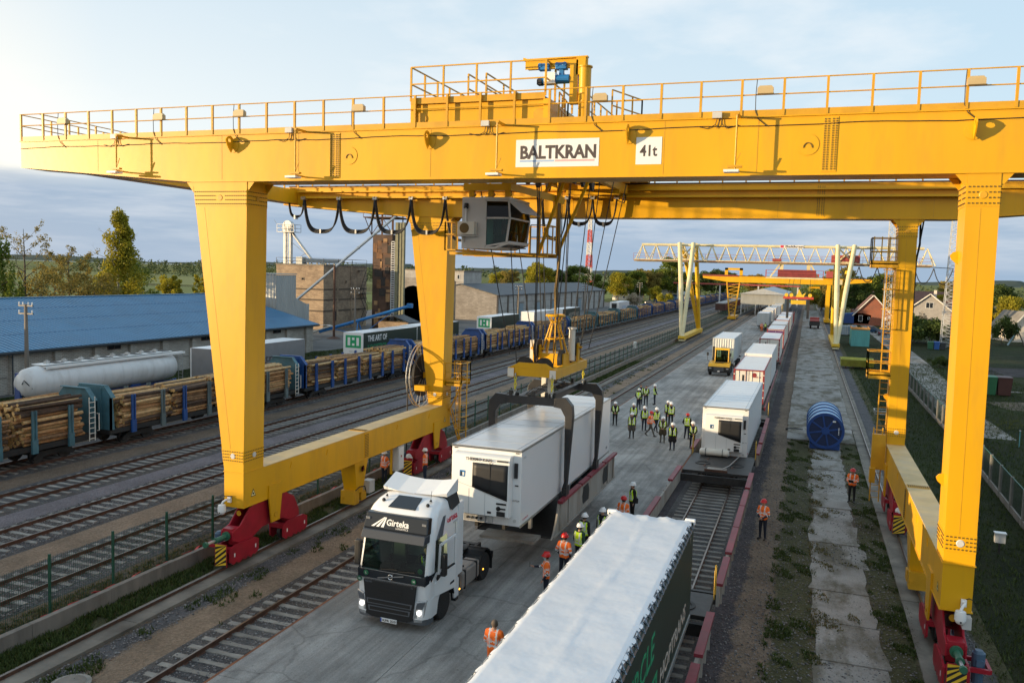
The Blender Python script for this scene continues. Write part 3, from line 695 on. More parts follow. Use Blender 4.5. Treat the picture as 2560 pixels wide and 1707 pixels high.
def leg(x0t,x1t,x0b,x1b,y0,y1,taper_y=0.0):
 zt,zb=ZB-.032,3.43
 b=MB();b.hexa([(x0b,y0,zb),(x1b,y0,zb),(x1b,y1,zb),(x0b,y1,zb),(x0t,y0,zt),(x1t,y0,zt),(x1t,y1,zt),(x0t,y1,zt)])
 L=b.build('leg',M_YEL,crane)
 def X(z,t):k=(z-zb)/(zt-zb);a=x0b+(x0t-x0b)*k;c=x1b+(x1t-x1b)*k;return a+(c-a)*t
 for zc,hh in((13.55,.30),(4.02,.25)):
  b=MB()
  for yy,o in((y0,-.014),(y1,.014)):
   b.hexa([(X(zc-hh,0),min(yy,yy+o),zc-hh),(X(zc-hh,1),min(yy,yy+o),zc-hh),(X(zc-hh,1),max(yy,yy+o),zc-hh),(X(zc-hh,0),max(yy,yy+o),zc-hh),(X(zc+hh,0),min(yy,yy+o),zc+hh),(X(zc+hh,1),min(yy,yy+o),zc+hh),(X(zc+hh,1),max(yy,yy+o),zc+hh),(X(zc+hh,0),max(yy,yy+o),zc+hh)])
  for t,o in((1,.014),(0,-.014)):
   a0,a1=X(zc-hh,t),X(zc+hh,t);lo,hi=min(0,o),max(0,o)
   b.hexa([(a0+lo,y0,zc-hh),(a0+hi,y0,zc-hh),(a0+hi,y1,zc-hh),(a0+lo,y1,zc-hh),(a1+lo,y0,zc+hh),(a1+hi,y0,zc+hh),(a1+hi,y1,zc+hh),(a1+lo,y1,zc+hh)])
  sp=b.build('splice_plate',M_YEL,L)
  bb=MB();rows=[zc-hh+.08+k*(2*hh-.16)/3 for k in range(4)]
  w=X(zc,1)-X(zc,0);nx=max(6,int(w/.095))
  for k,z in enumerate(rows):
   for i in range(nx):
    t=(i+.5)/nx
    if k in(1,2)and abs(t-.5)<.09:continue
    bolts(bb,[(X(z,t),y0-.014,z)],(0,-1,0),.022)
   for i in range(12):
    t=(i+.5)/12
    if k in(1,2)and abs(t-.5)<.09:continue
    bolts(bb,[(X(z,1)+.014,y0+(y1-y0)*t,z)],(1,0,0),.022);bolts(bb,[(X(z,0)-.014,y0+(y1-y0)*t,z)],(-1,0,0),.022)
  bb.build('bolt_rows',M_BOLT,sp)
  b=MB();xm=X(zc,.5);b.lathe([(0,-.03),(.09,-.03),(.11,-.014)],(xm,y0,zc),'y',14);b.cyl((X(zc,1)+.014,(y0+y1)/2,zc),(X(zc,1)+.04,(y0+y1)/2,zc),.10,n=14);b.build('access_cover',M_YEL2 if zc>10 else M_GREYBOX,sp)
 b=MB();zl=zb+.6
 xw=lambda z:X(z,0.0)+(X(zb,1)-X(zb,0))*0.45
 b.hexa([(xw(zl)-.009,y0-.005,zl),(xw(zl)+.009,y0-.005,zl),(xw(zl)+.009,y0-.001,zl),(xw(zl)-.009,y0-.001,zl),(xw(13.2)-.009,y0-.005,13.2),(xw(13.2)+.009,y0-.005,13.2),(xw(13.2)+.009,y0-.001,13.2),(xw(13.2)-.009,y0-.001,13.2)])
 b.build('weld_seam',M_YEL2,L)
 b=MB()
 for xx,sgn in((x0t,-1),(x1t,1)):
  b.prism([(xx+sgn*.002,ZB-.034),(xx+sgn*.30,ZB-.034),(xx+sgn*.002,ZB-.40)],'y',y0+.02,y0+.06);b.prism([(xx+sgn*.002,ZB-.034),(xx+sgn*.30,ZB-.034),(xx+sgn*.002,ZB-.40)],'y',y1-.06,y1-.02)
 b.build('gusset',M_YEL,L)
 for zc in(5.6 if x0b>0 else 4.9,11.9 if x0b>0 else 11.0):
  xx=X(zc,0);b=MB();b.prism([(xx-.002,zc-.20),(xx-.16,zc-.06),(xx-.20,zc+.05),(xx-.13,zc+.14),(xx-.002,zc+.18)],'y',(y0+y1)/2-.02+.2,(y0+y1)/2+.02+.2);b.build('lifting_ear',M_YEL,L)
 return L
lfl=leg(-21.63,-19.25,-20.25,-19.39,Y1a,Y1b);lrl=leg(-21.63,-19.25,-20.25,-19.39,Y2a,Y2b)
lfr=leg(3.88,4.68,3.96,4.75,Y1a,Y1b);lrr=leg(3.88,4.68,3.96,4.75,Y2a,Y2b)
def warn_tri(parent,x,y,z,nx,h=.30):
 b=MB();o=.006*nx
 b.add([(x+o,y-h*.52,z),(x+o,y+h*.52,z),(x+o,y,z+h)],[(0,1,2)],0)
 b.add([(x+o*1.6,y-h*.40,z+.03),(x+o*1.6,y+h*.40,z+.03),(x+o*1.6,y,z+h-.06)],[(0,1,2)],1)
 b.add([(x+o*2.2,y-.05,z+.07),(x+o*2.2,y+.05,z+.07),(x+o*2.2,y+.03,z+.15),(x+o*2.2,y-.04,z+.15)],[(0,1,2,3)],0)
 b.build('warning_sign',[M_HAZK,mat('sign yellow',(.85,.75,.35),.5,var=0)],parent)
def sill(x0,x1,face):
 b=MB();b.box(x0,x1,Y1a,Y2b+.01,2.12,3.40);S=b.build('sill_beam',M_YEL,crane)
 MB().box(x0-.02,x1+.02,Y1a+1.25,Y2a-.03,3.402,3.43).build('top_plate',M_YELTOP,S)
 for ya,yb in((Y1a,Y1b),(Y2a,Y2b)):MB().box(x0-.03,x1+.03,ya-.03,yb+.03,3.402,3.43).build('leg_base_plate',M_YEL,S)
 MB().box(x0-.03,x1+.03,Y1a-.02,Y2b+.03,2.085,2.118).build('bottom_flange',M_YEL,S)
 xf=x1 if face>0 else x0
 b=MB();ym=34.6
 b.box(min(xf,xf+face*.015),max(xf,xf+face*.015),ym-.2,ym+.2,2.15,3.38);b.box(x0,x1,ym-.2,ym+.2,3.432,3.445);sp=b.build('splice_plate',M_YEL,S)
 bb=MB();bolts(bb,[(xf+face*.015,ym+d,2.22+k*.075)for d in(-.14,-.05,.05,.14)for k in range(15)],(face,0,0));bolts(bb,[(x0+.06+k*.074,ym+d,3.445)for d in(-.14,-.05,.05,.14)for k in range(11)],(0,0,1));bb.build('bolt_rows',M_BOLT,sp)
 for yc in(27.35,42.55):
  for xx,sg in((x1,1),(x0,-1)):
   b=MB();b.prism([(yc-.42,2.60),(yc+.42,2.60),(yc+.42,2.10),(yc+.26,1.10),(yc-.26,1.10),(yc-.42,2.10)],'x',min(xx+sg*.001,xx+sg*.06),max(xx+sg*.001,xx+sg*.06));br=b.build('pivot_bracket',M_YEL,S)
   b=MB();bb2=xx+sg*.062;b.cyl((xx+sg*.06,yc,1.38),(xx+sg*.085,yc,1.38),.11,n=12);b.build('pivot_pin',M_YEL2,br)
 for yc in(28.5,31.2,37.8,41.6):
  b=MB();b.prism([(yc-.13,2.98),(yc+.13,3.06),(yc-.03,3.22)],'x',min(xf+face*.001,xf+face*.03),max(xf+face*.001,xf+face*.03));b.build('lifting_ear',M_YEL,S)
 warn_tri(S,xf,26.0 if face>0 else 26.0,2.42,face);warn_tri(S,xf,43.7,2.42,face)
 yc=34.2 if face>0 else 33.2
 b=MB();b.hexa([(x0+.1,yc-.28,.55),(x1-.1,yc-.28,.55),(x1-.1,yc+.28,.55),(x0+.1,yc+.28,.55),(x0+.02,yc-.62,2.08),(x1-.02,yc-.62,2.08),(x1-.02,yc+.62,2.08),(x0+.02,yc+.62,2.08)])
 cl=b.build('rail_clamp_column',M_YEL,crane)
 b=MB();b.box(x0+.06,x1-.06,yc-.55,yc-.12,.08,.72);b.box(x0+.06,x1-.06,yc+.10,yc+.55,.14,.55);b.box(x0+.10,x0+.2,yc-.6,yc+.6,.30,.42);b.build('rail_clamp',M_YEL2,cl)
 b=MB();b.tube([(x1-.1,yc-.4,.72),(x1-.05,yc-.1,.85),(x1,yc+.3,.80),(x1-.05,yc+.5,.5)],.025,n=6);b.build('hose',M_BLACK,cl)
 return S
sl=sill(-20.25,-19.39,1);sr=sill(3.96,4.75,-1)
b=MB();b.lathe([(0,.0),(.15,.0)],(-19.335,34.2,1.72),'x',18,0);b.lathe([(0,.004),(.115,.004)],(-19.335,34.2,1.72),'x',18,1);b.bar((-19.328,34.12,1.65),(-19.328,34.28,1.79),.03,.004,0);b.build('no_entry_sign',[M_REDTEXT,M_WHITE],crane)
b=MB();b.box(-19.75,-19.40,37.9,38.6,.75,2.05);cb=b.build('control_cabinet',M_GREYBOX,crane,bevel=.01);MB().box(-19.399,-19.38,38.0,38.5,.85,1.95).build('cabinet_door',M_WHITE,cb);b=MB();b.box(-19.379,-19.365,38.2,38.28,1.45,1.55);b.build('switch',M_RED,cb)
MB().box(-19.8,-19.70,37.8,38.0,.6,2.09).build('cabinet_post',M_YEL,crane)
b=MB();b.box(-19.75,-19.35,34.9,35.4,.35,.95);b.build('control_cabinet',M_GREYBOX,crane,bevel=.01)
def stripes(b,x0,x1,y,z0,z1,n,mk=1,my=0):
 h=z1-z0;w=x1-x0;b.quad((x0,y,z0),(x1,y,z0),(x1,y,z1),(x0,y,z1),my)
 st=(h+w*.8)/n
 for k in range(n):
  za=z0-w*.8+k*st
  pts=[(x0,za),(x1,za+w*.8),(x1,za+w*.8+st*.5),(x0,za+st*.5)]
  pts=[(px,min(max(pz,z0),z1))for px,pz in pts]
  if max(p[1]for p in pts)-min(p[1]for p in pts)>.01:b.poly([(px,y-.002,pz)for px,pz in pts],mk)
WHEEL_ME=MB().lathe([(.05,-.09),(.27,-.09),(.30,-.075),(.305,-.07),(.305,.07),(.345,.075),(.345,.10),(.12,.10),(.10,.14),(.02,.14)],(0,0,0),'x',20).mesh('wheel',M_DKSTEEL,30)
def bogie(xc,yc,front):
 """equaliser arch over two wheel trucks; front: -1 when the buffer end faces -Y"""
 arch=[(yc-2.35,.95),(yc-2.35,1.30),(yc-1.9,1.42),(yc-1.35,1.95),(yc-.9,2.06),(yc+.9,2.06),(yc+1.55,1.70),(yc+1.9,1.05),(yc+1.9,.80),(yc+1.2,.80),(yc+.7,1.0),(yc-.6,1.0),(yc-1.1,.80),(yc-1.9,.75)]
 b=MB()
 for xo in(-.27,.21):b.prism(arch,'x',xc+xo,xc+xo+.06)
 b.box(xc-.21,xc+.21,yc-.9,yc+.9,1.85,2.05);b.box(xc-.21,xc+.21,yc-2.33,yc-1.9,.97,1.38);b.box(xc-.21,xc+.21,yc-.5,yc+.5,1.02,1.10)
 B=b.build('bogie_frame',M_RED,crane,bevel=.012)
 for yt in(yc-1.75,yc+1.55):
  b=MB();pr=[(yt-.85,.22),(yt-.85,.72),(yt-.55,.80),(yt+.55,.80),(yt+.85,.66),(yt+.85,.22),(yt+.62,.10),(yt+.5,.16),(yt+.36,.06),(yt+.2,.16),(yt+.05,.08),(yt-.1,.16),(yt-.3,.06),(yt-.5,.16),(yt-.65,.08)]
  for xo in(-.34,.28):b.prism(pr,'x',xc+xo,xc+xo+.06)
  b.box(xc-.28,xc+.28,yt-.84,yt-.6,.55,.72);b.box(xc-.28,xc+.28,yt+.6,yt+.84,.50,.64);b.box(xc-.2,xc+.2,yt-.25,yt+.25,.66,.95)
  T=b.build('wheel_truck',M_RED,B)
  for dy in(-.42,.42):
   w=inst('wheel',WHEEL_ME,T,(xc,yt+dy,.306))
  b=MB();b.box(xc+.341,xc+.348,yt-.62,yt-.56,.36,.50);b.box(xc+.341,xc+.348,yt+.62,yt+.68,.36,.50);b.box(xc-.348,xc-.341,yt-.62,yt-.56,.36,.50);b.build('white_mark',M_WHITE,T)
  sx=-1 if xc<0 else 1
  b=MB();b.cyl((xc+sx*.62,yt-.25,.20),(xc+sx*.62,yt-.25,.5),.15,n=12);b.cyl((xc+sx*.62,yt-.25,.5),(xc+sx*.62,yt-.25,1.05),.17,n=14);b.cyl((xc+sx*.62,yt-.25,1.05),(xc+sx*.62,yt-.25,1.12),.15,.10,n=14);b.box(xc+sx*.62-.08,xc+sx*.62+.08,yt-.48,yt-.40,.7,.9);b.build('gear_motor',M_BLUE_M,B)
  b=MB();q=xc+sx*.86
  for(p,r)in(((xc+sx*.3,yt-.6,.68),(q,yt-.6,.68)),((q,yt-.6,.68),(q,yt+.15,.68)),((q,yt+.15,.68),(xc+sx*.3,yt+.15,.68))):b.bar(p,r,.09,.12)
  b.build('motor_guard',M_RED,B)
 yf=yc-2.36
 if front:
  b=MB();b.cyl((xc,yf,1.12),(xc,yf-.08,1.12),.17,n=16);b.cyl((xc,yf-.08,1.12),(xc,yf-.62,1.12),.095,n=14);b.cyl((xc,yf-.60,1.12),(xc,yf-.66,1.12),.115,n=14);b.cyl((xc,yf-1.10,1.12),(xc,yf-1.20,1.12),.10,n=14)
  bf=b.build('buffer',M_GREEN_B,B);b=MB();b.cyl((xc,yf-.66,1.12),(xc,yf-1.10,1.12),.05,n=10);b.build('buffer_rod',M_STEEL,bf)
 b=MB();yp=yc-2.70;b.box(xc-.26,xc+.26,yp,yp+.04,.06,1.02 if not front else.90);hp=b.build('rail_guard',M_RED,B)
 b=MB();stripes(b,xc-.24,xc+.24,yp-.003,.05,.88,6);b.build('hazard_stripes',[M_HAZY,M_HAZK],hp)
 b=MB();b.box(xc-.05,xc+.05,yp+.03,yc-2.55,.30,.55);b.build('guard_bracket',M_RED,B)
 if not front:
  b=MB();b.box(xc-.14,xc+.14,yp+.05,yp+.30,.80,1.04);b.sphere((xc-.02,yp+.15,1.06),.17,n=14,k=8);b.build('warning_dome',M_WHITE,B,smooth=50)
 if front:
  b=MB();b.lathe([(.02,-.03),(.10,-.03),(.10,.0)],(xc-.02,yc-1.62,1.78),'y',14);b.build('horn',M_YEL2,B)
for xc in(-19.80,4.37):
 bogie(xc,27.35,True);bogie(xc,42.55,False)
for xc in(-20.13,4.36):
 b=MB();y=Y1a-.03;z=2.30
 b.box(xc+.10,xc+.24,y-.08,y+.0,z-.02,z+.18);b.tube([(xc+.17,y-.05,z+.10),(xc+.17,y-.22,z+.12),(xc+.10,y-.32,z+.06),(xc+.06,y-.34,z-.04)],.04,n=8)
 b.lathe([(.02,.02),(.13,.0),(.15,-.10),(.15,-.24)],(xc+.06,y-.34,z-.06),'z',16);b.sphere((xc+.06,y-.34,z-.30),.135,n=14,k=8)
 c_=b.build('dome_camera',M_WHITE,crane,smooth=40);MB().sphere((xc+.06,y-.46,z-.33),.03,n=8,k=6).build('lens',M_BLACK,c_)
 MB().tube([(xc+.2,y-.02,z+.16),(xc+.3,y-.025,z+.22),(xc-.1 if xc<0 else xc+.40,y-.02,z+.18)],.014,n=5).build('camera_cable',M_BLACK,c_)
def festoon(x0,x1,z0,sag,n=20,nc=5,name='festoon_loop',skew=0.0):
 b=MB()
 for c in range(nc):
  pts=[]
  for i in range(n+1):
   t=i/n;s=1-abs(2*t-1)**3.0
   pts.append((x0+(x1-x0)*(t-0.075*sin(2*pi*t)),Y2a-.30-.05*c+.0*t,z0-(sag+.05*c)*s))
  b.tube(pts,.034,n=6)
 L=b.build(name,M_BLACK,crane,smooth=True)
 xm=(x0+x1)/2;MB().box(xm-.05,xm+.05,Y2a-.55,Y2a-.25,z0-sag-.22,z0-sag+.02).build('cable_clamp',M_STEEL,L)
 b=MB();b.box(x1-.12,x1+.12,Y2a-.52,Y2a-.17,z0-.02,z0+.08);b.cyl((x1-.09,Y2a-.5,z0+.11),(x1-.09,Y2a-.17,z0+.11),.05,n=8);b.cyl((x1+.09,Y2a-.5,z0+.11),(x1+.09,Y2a-.17,z0+.11),.05,n=8);b.build('festoon_carriage',M_STEEL,L)
fx=[-29.5,-28.39,-26.03,-23.66,-21.37,-19.27]
festoon(-29.5,-28.45,15.08,.95,nc=3)
for a,b_ in zip(fx[1:],fx[2:]):festoon(a,b_,15.06,1.75)
festoon(-19.27,-17.0,15.06,2.2,nc=3)
for a,b_,sg in((-13.6,-12.22,2.0),(-12.22,-10.85,1.22),(-10.85,-9.57,1.22)):festoon(a,b_,15.06,sg,nc=4)
MB().tube([(-29.5,Y2a-.35,15.75),(-29.55,Y2a-.4,15.4),(-29.5,Y2a-.38,15.08)],.07,n=8).build('cable_drop',M_BLACK,crane)
b=MB()
for k in range(3):b.tube([(-9.57,Y2a-.3-.05*k,15.0),(-9.2,Y2a-.3-.05*k,14.85),(-9.1,Y2a-.3-.05*k,15.2),(-9.45,Y2a-.3-.05*k,15.5),(-9.5,Y2a-.3,15.9)],.03,n=6)
b.build('cable_drop',M_BLACK,crane)
b=MB();b.box(-29.65,-29.35,Y2a-.45,Y2a-.02,15.55,15.77);b.build('anchor_bracket',M_YEL,crane)
b=MB();xc,yc,zc=-20.98,43.9,5.02
for xo in(-.10,.10):b.tube([(xc+xo,yc+1.86*cos(a),zc+1.86*sin(a))for a in[2*pi*k/40 for k in range(40)]],.035,n=6,closed=True)
for k in range(10):
 a=2*pi*k/10
 for xo in(-.10,.10):b.cyl((xc+xo*.6,yc,zc),(xc+xo,yc+1.85*cos(a),zc+1.85*sin(a)),.02,n=5)
reel=b.build('cable_reel',M_STEEL,crane)
b=MB();b.lathe([(1.25,-.075),(1.25,.075)],(xc,yc,zc),'x',32);b.lathe([(.3,-.12),(.3,.12)],(xc,yc,zc),'x',16);b.build('wound_cable',M_BLACK,reel)
b=MB();b.bar((xc-.05,yc,zc),(-20.2,yc,zc),.24,.34);b.box(-20.9,-20.25,Y2a-.55,Y2a-.02,4.25,4.55);b.build('reel_arm',M_YEL,reel)
MB().cyl((xc-.02,yc-1.8,zc-.2),(xc-.02,yc-1.86,0.1),.035,n=6).build('supply_cable',M_BLACK,reel)
def ladder(parent,x,y,z0,z1,w=.45,ax='x',cage=None,name='ladder',out=(0,-1)):
 b=MB();d=(w/2,0)if ax=='x' else(0,w/2)
 for s in(-1,1):b.bar((x+s*d[0],y+s*d[1],z0),(x+s*d[0],y+s*d[1],z1),.05,.06)
 z=z0+.2
 while z<z1-.1:b.cyl((x-d[0],y-d[1],z),(x+d[0],y+d[1],z),.014,n=5);z+=.3
 L=b.build(name,M_YEL2,parent)
 if cage:
  b=MB();za,zb=cage;n=9;ox,oy=out
  def arc(k,z):
   t=pi*k/(n-1);a,c=cos(t)*.36,sin(t)*.72
   return(x+(a if ax=='x' else ox*c),y+(oy*c if ax=='x' else a),z)
  z=za
  while z<zb+.01:
   b.tube([arc(k,z)for k in range(n)],.022,n=5);z+=(zb-za)/max(1,round((zb-za)/.85))
  for k in(1,3,4,5,7):
   b.bar(arc(k,za),arc(k,zb),.012,.045)
  b.build('safety_cage',M_YEL2,L)
 return L
def landing(parent,x0,x1,y0,y1,z,open_side=None,h=1.1):
 b=MB();b.box(x0,x1,y0,y1,z-.06,z);b.box(x0,x1,y0,y0+.03,z-.22,z+.12);b.box(x0,x1,y1-.03,y1,z-.22,z+.12);b.box(x0,x0+.03,y0,y1,z-.22,z+.12)
 P=b.build('landing',M_YEL2,parent);b=MB()
 cor=[(x0,y0),(x1,y0),(x1,y1),(x0,y1)]
 for i in range(4):
  (xa,ya),(xb,yb)=cor[i],cor[(i+1)%4]
  if open_side==i:continue
  for zz in(z+.55,z+h):b.bar((xa,ya,zz),(xb,yb,zz),.04,.04)
  nseg=max(1,int(round((abs(xb-xa)+abs(yb-ya))/.9)))
  for k in range(nseg+1):b.bar((xa+(xb-xa)*k/nseg,ya+(yb-ya)*k/nseg,z),(xa+(xb-xa)*k/nseg,ya+(yb-ya)*k/nseg,z+h),.05,.05)
 b.build('guard_rail',M_YEL2,P);return P
landing(lrl,-19.36,-18.35,43.6,44.9,4.75,3)
ladder(lrl,-18.55,44.35,.35,5.9,cage=(2.0,5.85),out=(0,-1))
b=MB();b.bar((-18.6,44.3,4.6),(-19.36,44.2,3.0),.10,.08);b.bar((-18.75,44.5,.9),(-19.36,44.3,3.1),.07);b.bar((-18.75,44.8,.9),(-19.36,44.6,3.1),.07);b.box(-18.85,-18.4,44.1,44.5,.15,.75);b.build('ladder_brace',M_YEL2,lrl)
landing(lrr,2.78,3.93,43.25,44.3,12.05,1,1.2);landing(lrr,2.92,3.93,43.3,44.3,6.75,1,1.1)
ladder(lrr,3.72,43.55,3.45,13.2,ax='x',cage=(8.95,11.75),out=(0,-1),w=.42)
b=MB()
for xx in(2.86,3.2,3.55):b.bar((xx,43.28,12.0),(xx,43.28,13.3),.05)
b.build('gate_bars',M_YEL2,lrr)
ladder(lrr,3.55,43.2,.6,4.2,ax='x',out=(0,-1),w=.4)
b=MB();b.box(3.3,3.9,43.0,43.3,2.2,3.9);b.box(3.25,3.5,42.7,43.1,1.6,2.3);b.build('ladder_box',M_YEL2,lrr)
b=MB();b.tube([(4.9,Y2b-.1,14.2),(4.95,Y2b,13.0),(4.72,Y2b+.06,11.5),(4.80,Y2b+.06,8.0),(4.80,Y2b+.06,4.2)],.05,n=6);b.tube([(5.05,Y2b-.1,14.2),(4.85,Y2b+.06,12.2),(4.84,Y2b+.06,4.2)],.04,n=6);b.build('riser_cable',M_BLACK,lrr)
MB().box(4.5,4.72,Y1a-.3,Y1a-.04,1.72,2.05).build('camera_box',M_GREYBOX,crane)
# ------------------------------------------------------------------ trolley with driver's cab
tro=thing('crane_trolley','yellow hoist trolley with railed deck and grey driver cab under the girders','crane trolley',(-10.3,35,15.9),world=True)
TX0,TX1=-12.78,-7.95
b=MB()
for xa in(TX0+.1,TX1-.75):b.box(xa,xa+.65,Y1b-.55,Y2a+.55,15.95,16.62)
b.box(TX0+.1,TX1-.1,Y1a+.15,Y1a+.28,16.0,16.62);b.box(TX0+.1,TX1-.1,Y1b-.3,Y1b-.12,15.95,16.55);b.box(TX0+.1,TX1-.1,Y2a+.3,Y2a+.5,15.95,16.62)
b.box(TX0,TX0+.16,Y1a+.05,Y1b-.1,15.98,16.60);b.box(TX1-.2,TX1,Y1a+.05,Y1b-.1,15.95,16.6)
fr=b.build('frame',M_YEL,tro)
for xx in(TX0+.35,TX1-.35):
 for yy in(Y1a+.18,Y2a+.9):
  b=MB();b.lathe([(.06,-.05),(.20,-.05),(.20,.05)],(xx,yy-.02,16.13),'y',18);b.build('wheel',M_YEL2 if yy<30 else M_DKSTEEL,fr)
b=MB();b.box(TX0+.02,TX1-.2,Y1a+.1,Y2a+.6,16.66,16.71);dk=b.build('deck',M_DKSTEEL,tro)
b=MB();yd0,yd1=Y1a+.06,Y2b-.2;b.box(TX0,TX1-.15,yd0-.02,yd0,16.60,16.80)
cor=[(TX0,yd0),(TX1-.15,yd0),(TX1-.15,yd1),(TX0,yd1)]
for i in range(4):
 (xa,ya),(xb,yb)=cor[i],cor[(i+1)%4];L=abs(xb-xa)+abs(yb-ya);n=int(round(L/1.05))
 for z in(17.25,17.80):b.bar((xa,ya,z),(xb,yb,z),.04)
 for k in range(n):b.bar((xa+(xb-xa)*k/n,ya+(yb-ya)*k/n,16.7),(xa+(xb-xa)*k/n,ya+(yb-ya)*k/n,17.8),.06,.05)
for xx in(TX0+1.55,TX0+2.2):
 for z in(17.3,17.78):b.bar((xx,yd0+1.2,z),(xx,yd1-3,z-.0),.04)
 for k in range(8):b.bar((xx,yd0+1.2+k*1.7,16.7),(xx,yd0+1.2+k*1.7,17.78),.05)
b.build('deck_railing',M_YEL2,dk)
b=MB();jx,jy=-6.98,26.05
b.cyl((jx,jy,15.83),(jx,jy,17.62),.19,n=20);b.cyl((jx,jy,17.62),(jx,jy,17.66),.23,n=20);b.cyl((jx,jy,16.55),(jx,jy,16.58),.21,n=20);b.box(jx-.5,jx+.3,jy-.3,jy+.3,15.82,15.9)
jm=b.build('jib_mast',M_YEL,tro,smooth=40)
b=MB();b.box(jx-2.05,jx+.08,jy-.10,jy+.10,17.93,17.97);b.box(jx-2.0,jx-.05,jy-.012,jy+.012,17.66,17.93);b.box(jx-1.9,jx-.4,jy-.07,jy+.07,17.64,17.66);b.prism([(jx-2.05,17.97),(jx-2.05,18.02),(jx-1.9,17.97)],'y',jy-.1,jy+.1)
b.box(jx-.28,jx+.02,jy-.09,jy+.09,17.4,17.93);b.box(jx-.48,jx-.22,jy-.09,jy+.09,16.5,17.86);b.prism([(jx-.22,16.5),(jx-.22,16.9),(jx-.06,16.62)],'y',jy-.06,jy+.06);b.cyl((jx,jy,17.66),(jx,jy,17.95),.08,n=12)
ja=b.build('jib_arm',M_YEL,jm)
b=MB()
for xx in(jx-1.35,jx-.78):b.box(xx-.18,xx+.18,jy-.13,jy+.13,17.60,17.80);b.cyl((xx-.12,jy-.15,17.74),(xx-.12,jy+.15,17.74),.07,n=10);b.cyl((xx+.12,jy-.15,17.74),(xx+.12,jy+.15,17.74),.07,n=10)
b.box(jx-.85,jx-.7,jy-.06,jy+.06,17.4,17.6);b.cyl((jx-.95,jy,17.3),(jx-.50,jy,17.3),.14,n=14);b.cyl((jx-1.55,jy,17.26),(jx-1.3,jy,17.26),.12,n=12)
hb=b.build('hoist',M_BLUE,ja,bevel=.01);MB().box(jx-1.32,jx-.95,jy-.16,jy+.16,17.16,17.50).build('hoist_box',M_WHITE,hb);b=MB();b.box(jx-1.55,jx-1.4,jy-.16,jy+.10,17.14,17.3);b.build('chain_bag',M_BLACK,hb)
b=MB();px0,px1,py0,py1=-7.9,-5.4,25.7,27.4;b.box(px0,px1,py0,py1,15.83,15.88)
for(xa,ya),(xb,yb)in(((px0,py1),(px1,py1)),((px1,py1),(px1-.6,py0)),((px0+.2,py0),(px0,py1))):
 for z in(16.35,16.82):b.bar((xa,ya,z),(xb,yb,z),.035)
 for k in range(4):b.bar((xa+(xb-xa)*k/3,ya+(yb-ya)*k/3,15.85),(xa+(xb-xa)*k/3,ya+(yb-ya)*k/3,16.82),.045)
b.build('jib_platform',M_YEL2,tro)
b=MB()
for y in(29.0,31.5,34.0,36.5,39.5,41.5):b.box(TX0+.7,TX1-.7,y-.14,y+.14,15.72,16.08)
b.box(TX0+.9,TX0+1.2,28,42.5,15.3,15.72);b.box(TX1-1.3,TX1-1.0,28,42.5,15.3,15.72)
for y in(30.2,35.2,40.5):b.box(-11.6,-8.9,y-.1,y+.1,15.05,15.32)
b.build('underframe',M_YEL,tro)
b=MB()
for y0_,y1_ in((30.0,33.2),(35.2,38.6)):b.cyl((-10.3,y0_,16.35),(-10.3,y1_,16.35),.42,n=18)
b.build('rope_drum',M_DKSTEEL,tro)
b=MB()
for x in(-11.2,-9.2):
 for y in(31.6,33.2,34.6,36.1):
  b.cyl((x-.06,y,15.05),(x+.06,y,15.05),.26,n=14)
b.build('head_sheaves',M_DKSTEEL,tro)
cx0,cx1,cy0,cy1,cz0,cz1=-13.0,-11.02,30.55,33.0,12.02,14.02
b=MB();b.box(cx0,-12.02,cy0,cy1,cz0,cz1);b.box(-12.02,cx1,cy0,cy1,cz1-.09,cz1);b.box(-12.02,-11.6,cy0,cy1,cz0,cz0+.09)
b.prism([(-11.6,cz0),(-11.6,cz0+.09),(-11.0,cz0+.32),(-11.02,cz0+.20)],'y',cy0,cy1)
cab=b.build('cab',M_CABGREY,tro,bevel=.012)
b=MB();fw=.045
def frame_bar(p,q,w=.06):b.bar(p,q,w,w)
A={'tl':(-12.0,cz1-.12),'tr':(-11.06,cz1-.14),'ml':(-12.0,13.22),'mr':(-11.0,13.22),'bl':(-12.0,cz0+.10),'br':(-11.12,cz0+.26),'rr':(-10.78,13.25)}
for yy in(cy0+.03,cy1-.03):
 for k,l in(('tl','tr'),('ml','mr'),('bl','br'),('tl','ml'),('ml','bl'),('tr','mr'),('mr','br')):
  frame_bar((A[k][0],yy,A[k][1]),(A[l][0],yy,A[l][1]),.065)
for k in('tr','mr','br'):frame_bar((A[k][0],cy0,A[k][1]),(A[k][0],cy1,A[k][1]),.065)
for t in(.5,):frame_bar((A['tr'][0],cy0+(cy1-cy0)*t,A['tr'][1]),(A['br'][0],cy0+(cy1-cy0)*t,A['br'][1]),.05)
b.build('window_frame',M_CABGREY,cab)
for(p,q,r,s,mm)in(('tl','tr','mr','ml',M_DKGLASS),('ml','mr','br','bl',M_GLASS)):
 for yy in(cy0+.03,cy1-.03):
  b=MB();b.hexa([(A[k][0],yy-.004,A[k][1])for k in(s,r)]+[(A[k][0],yy+.004,A[k][1])for k in(r,s)]+[(A[p][0],yy-.004,A[p][1]),(A[q][0],yy-.004,A[q][1]),(A[q][0],yy+.004,A[q][1]),(A[p][0],yy+.004,A[p][1])]);b.build('pane',mm,cab)
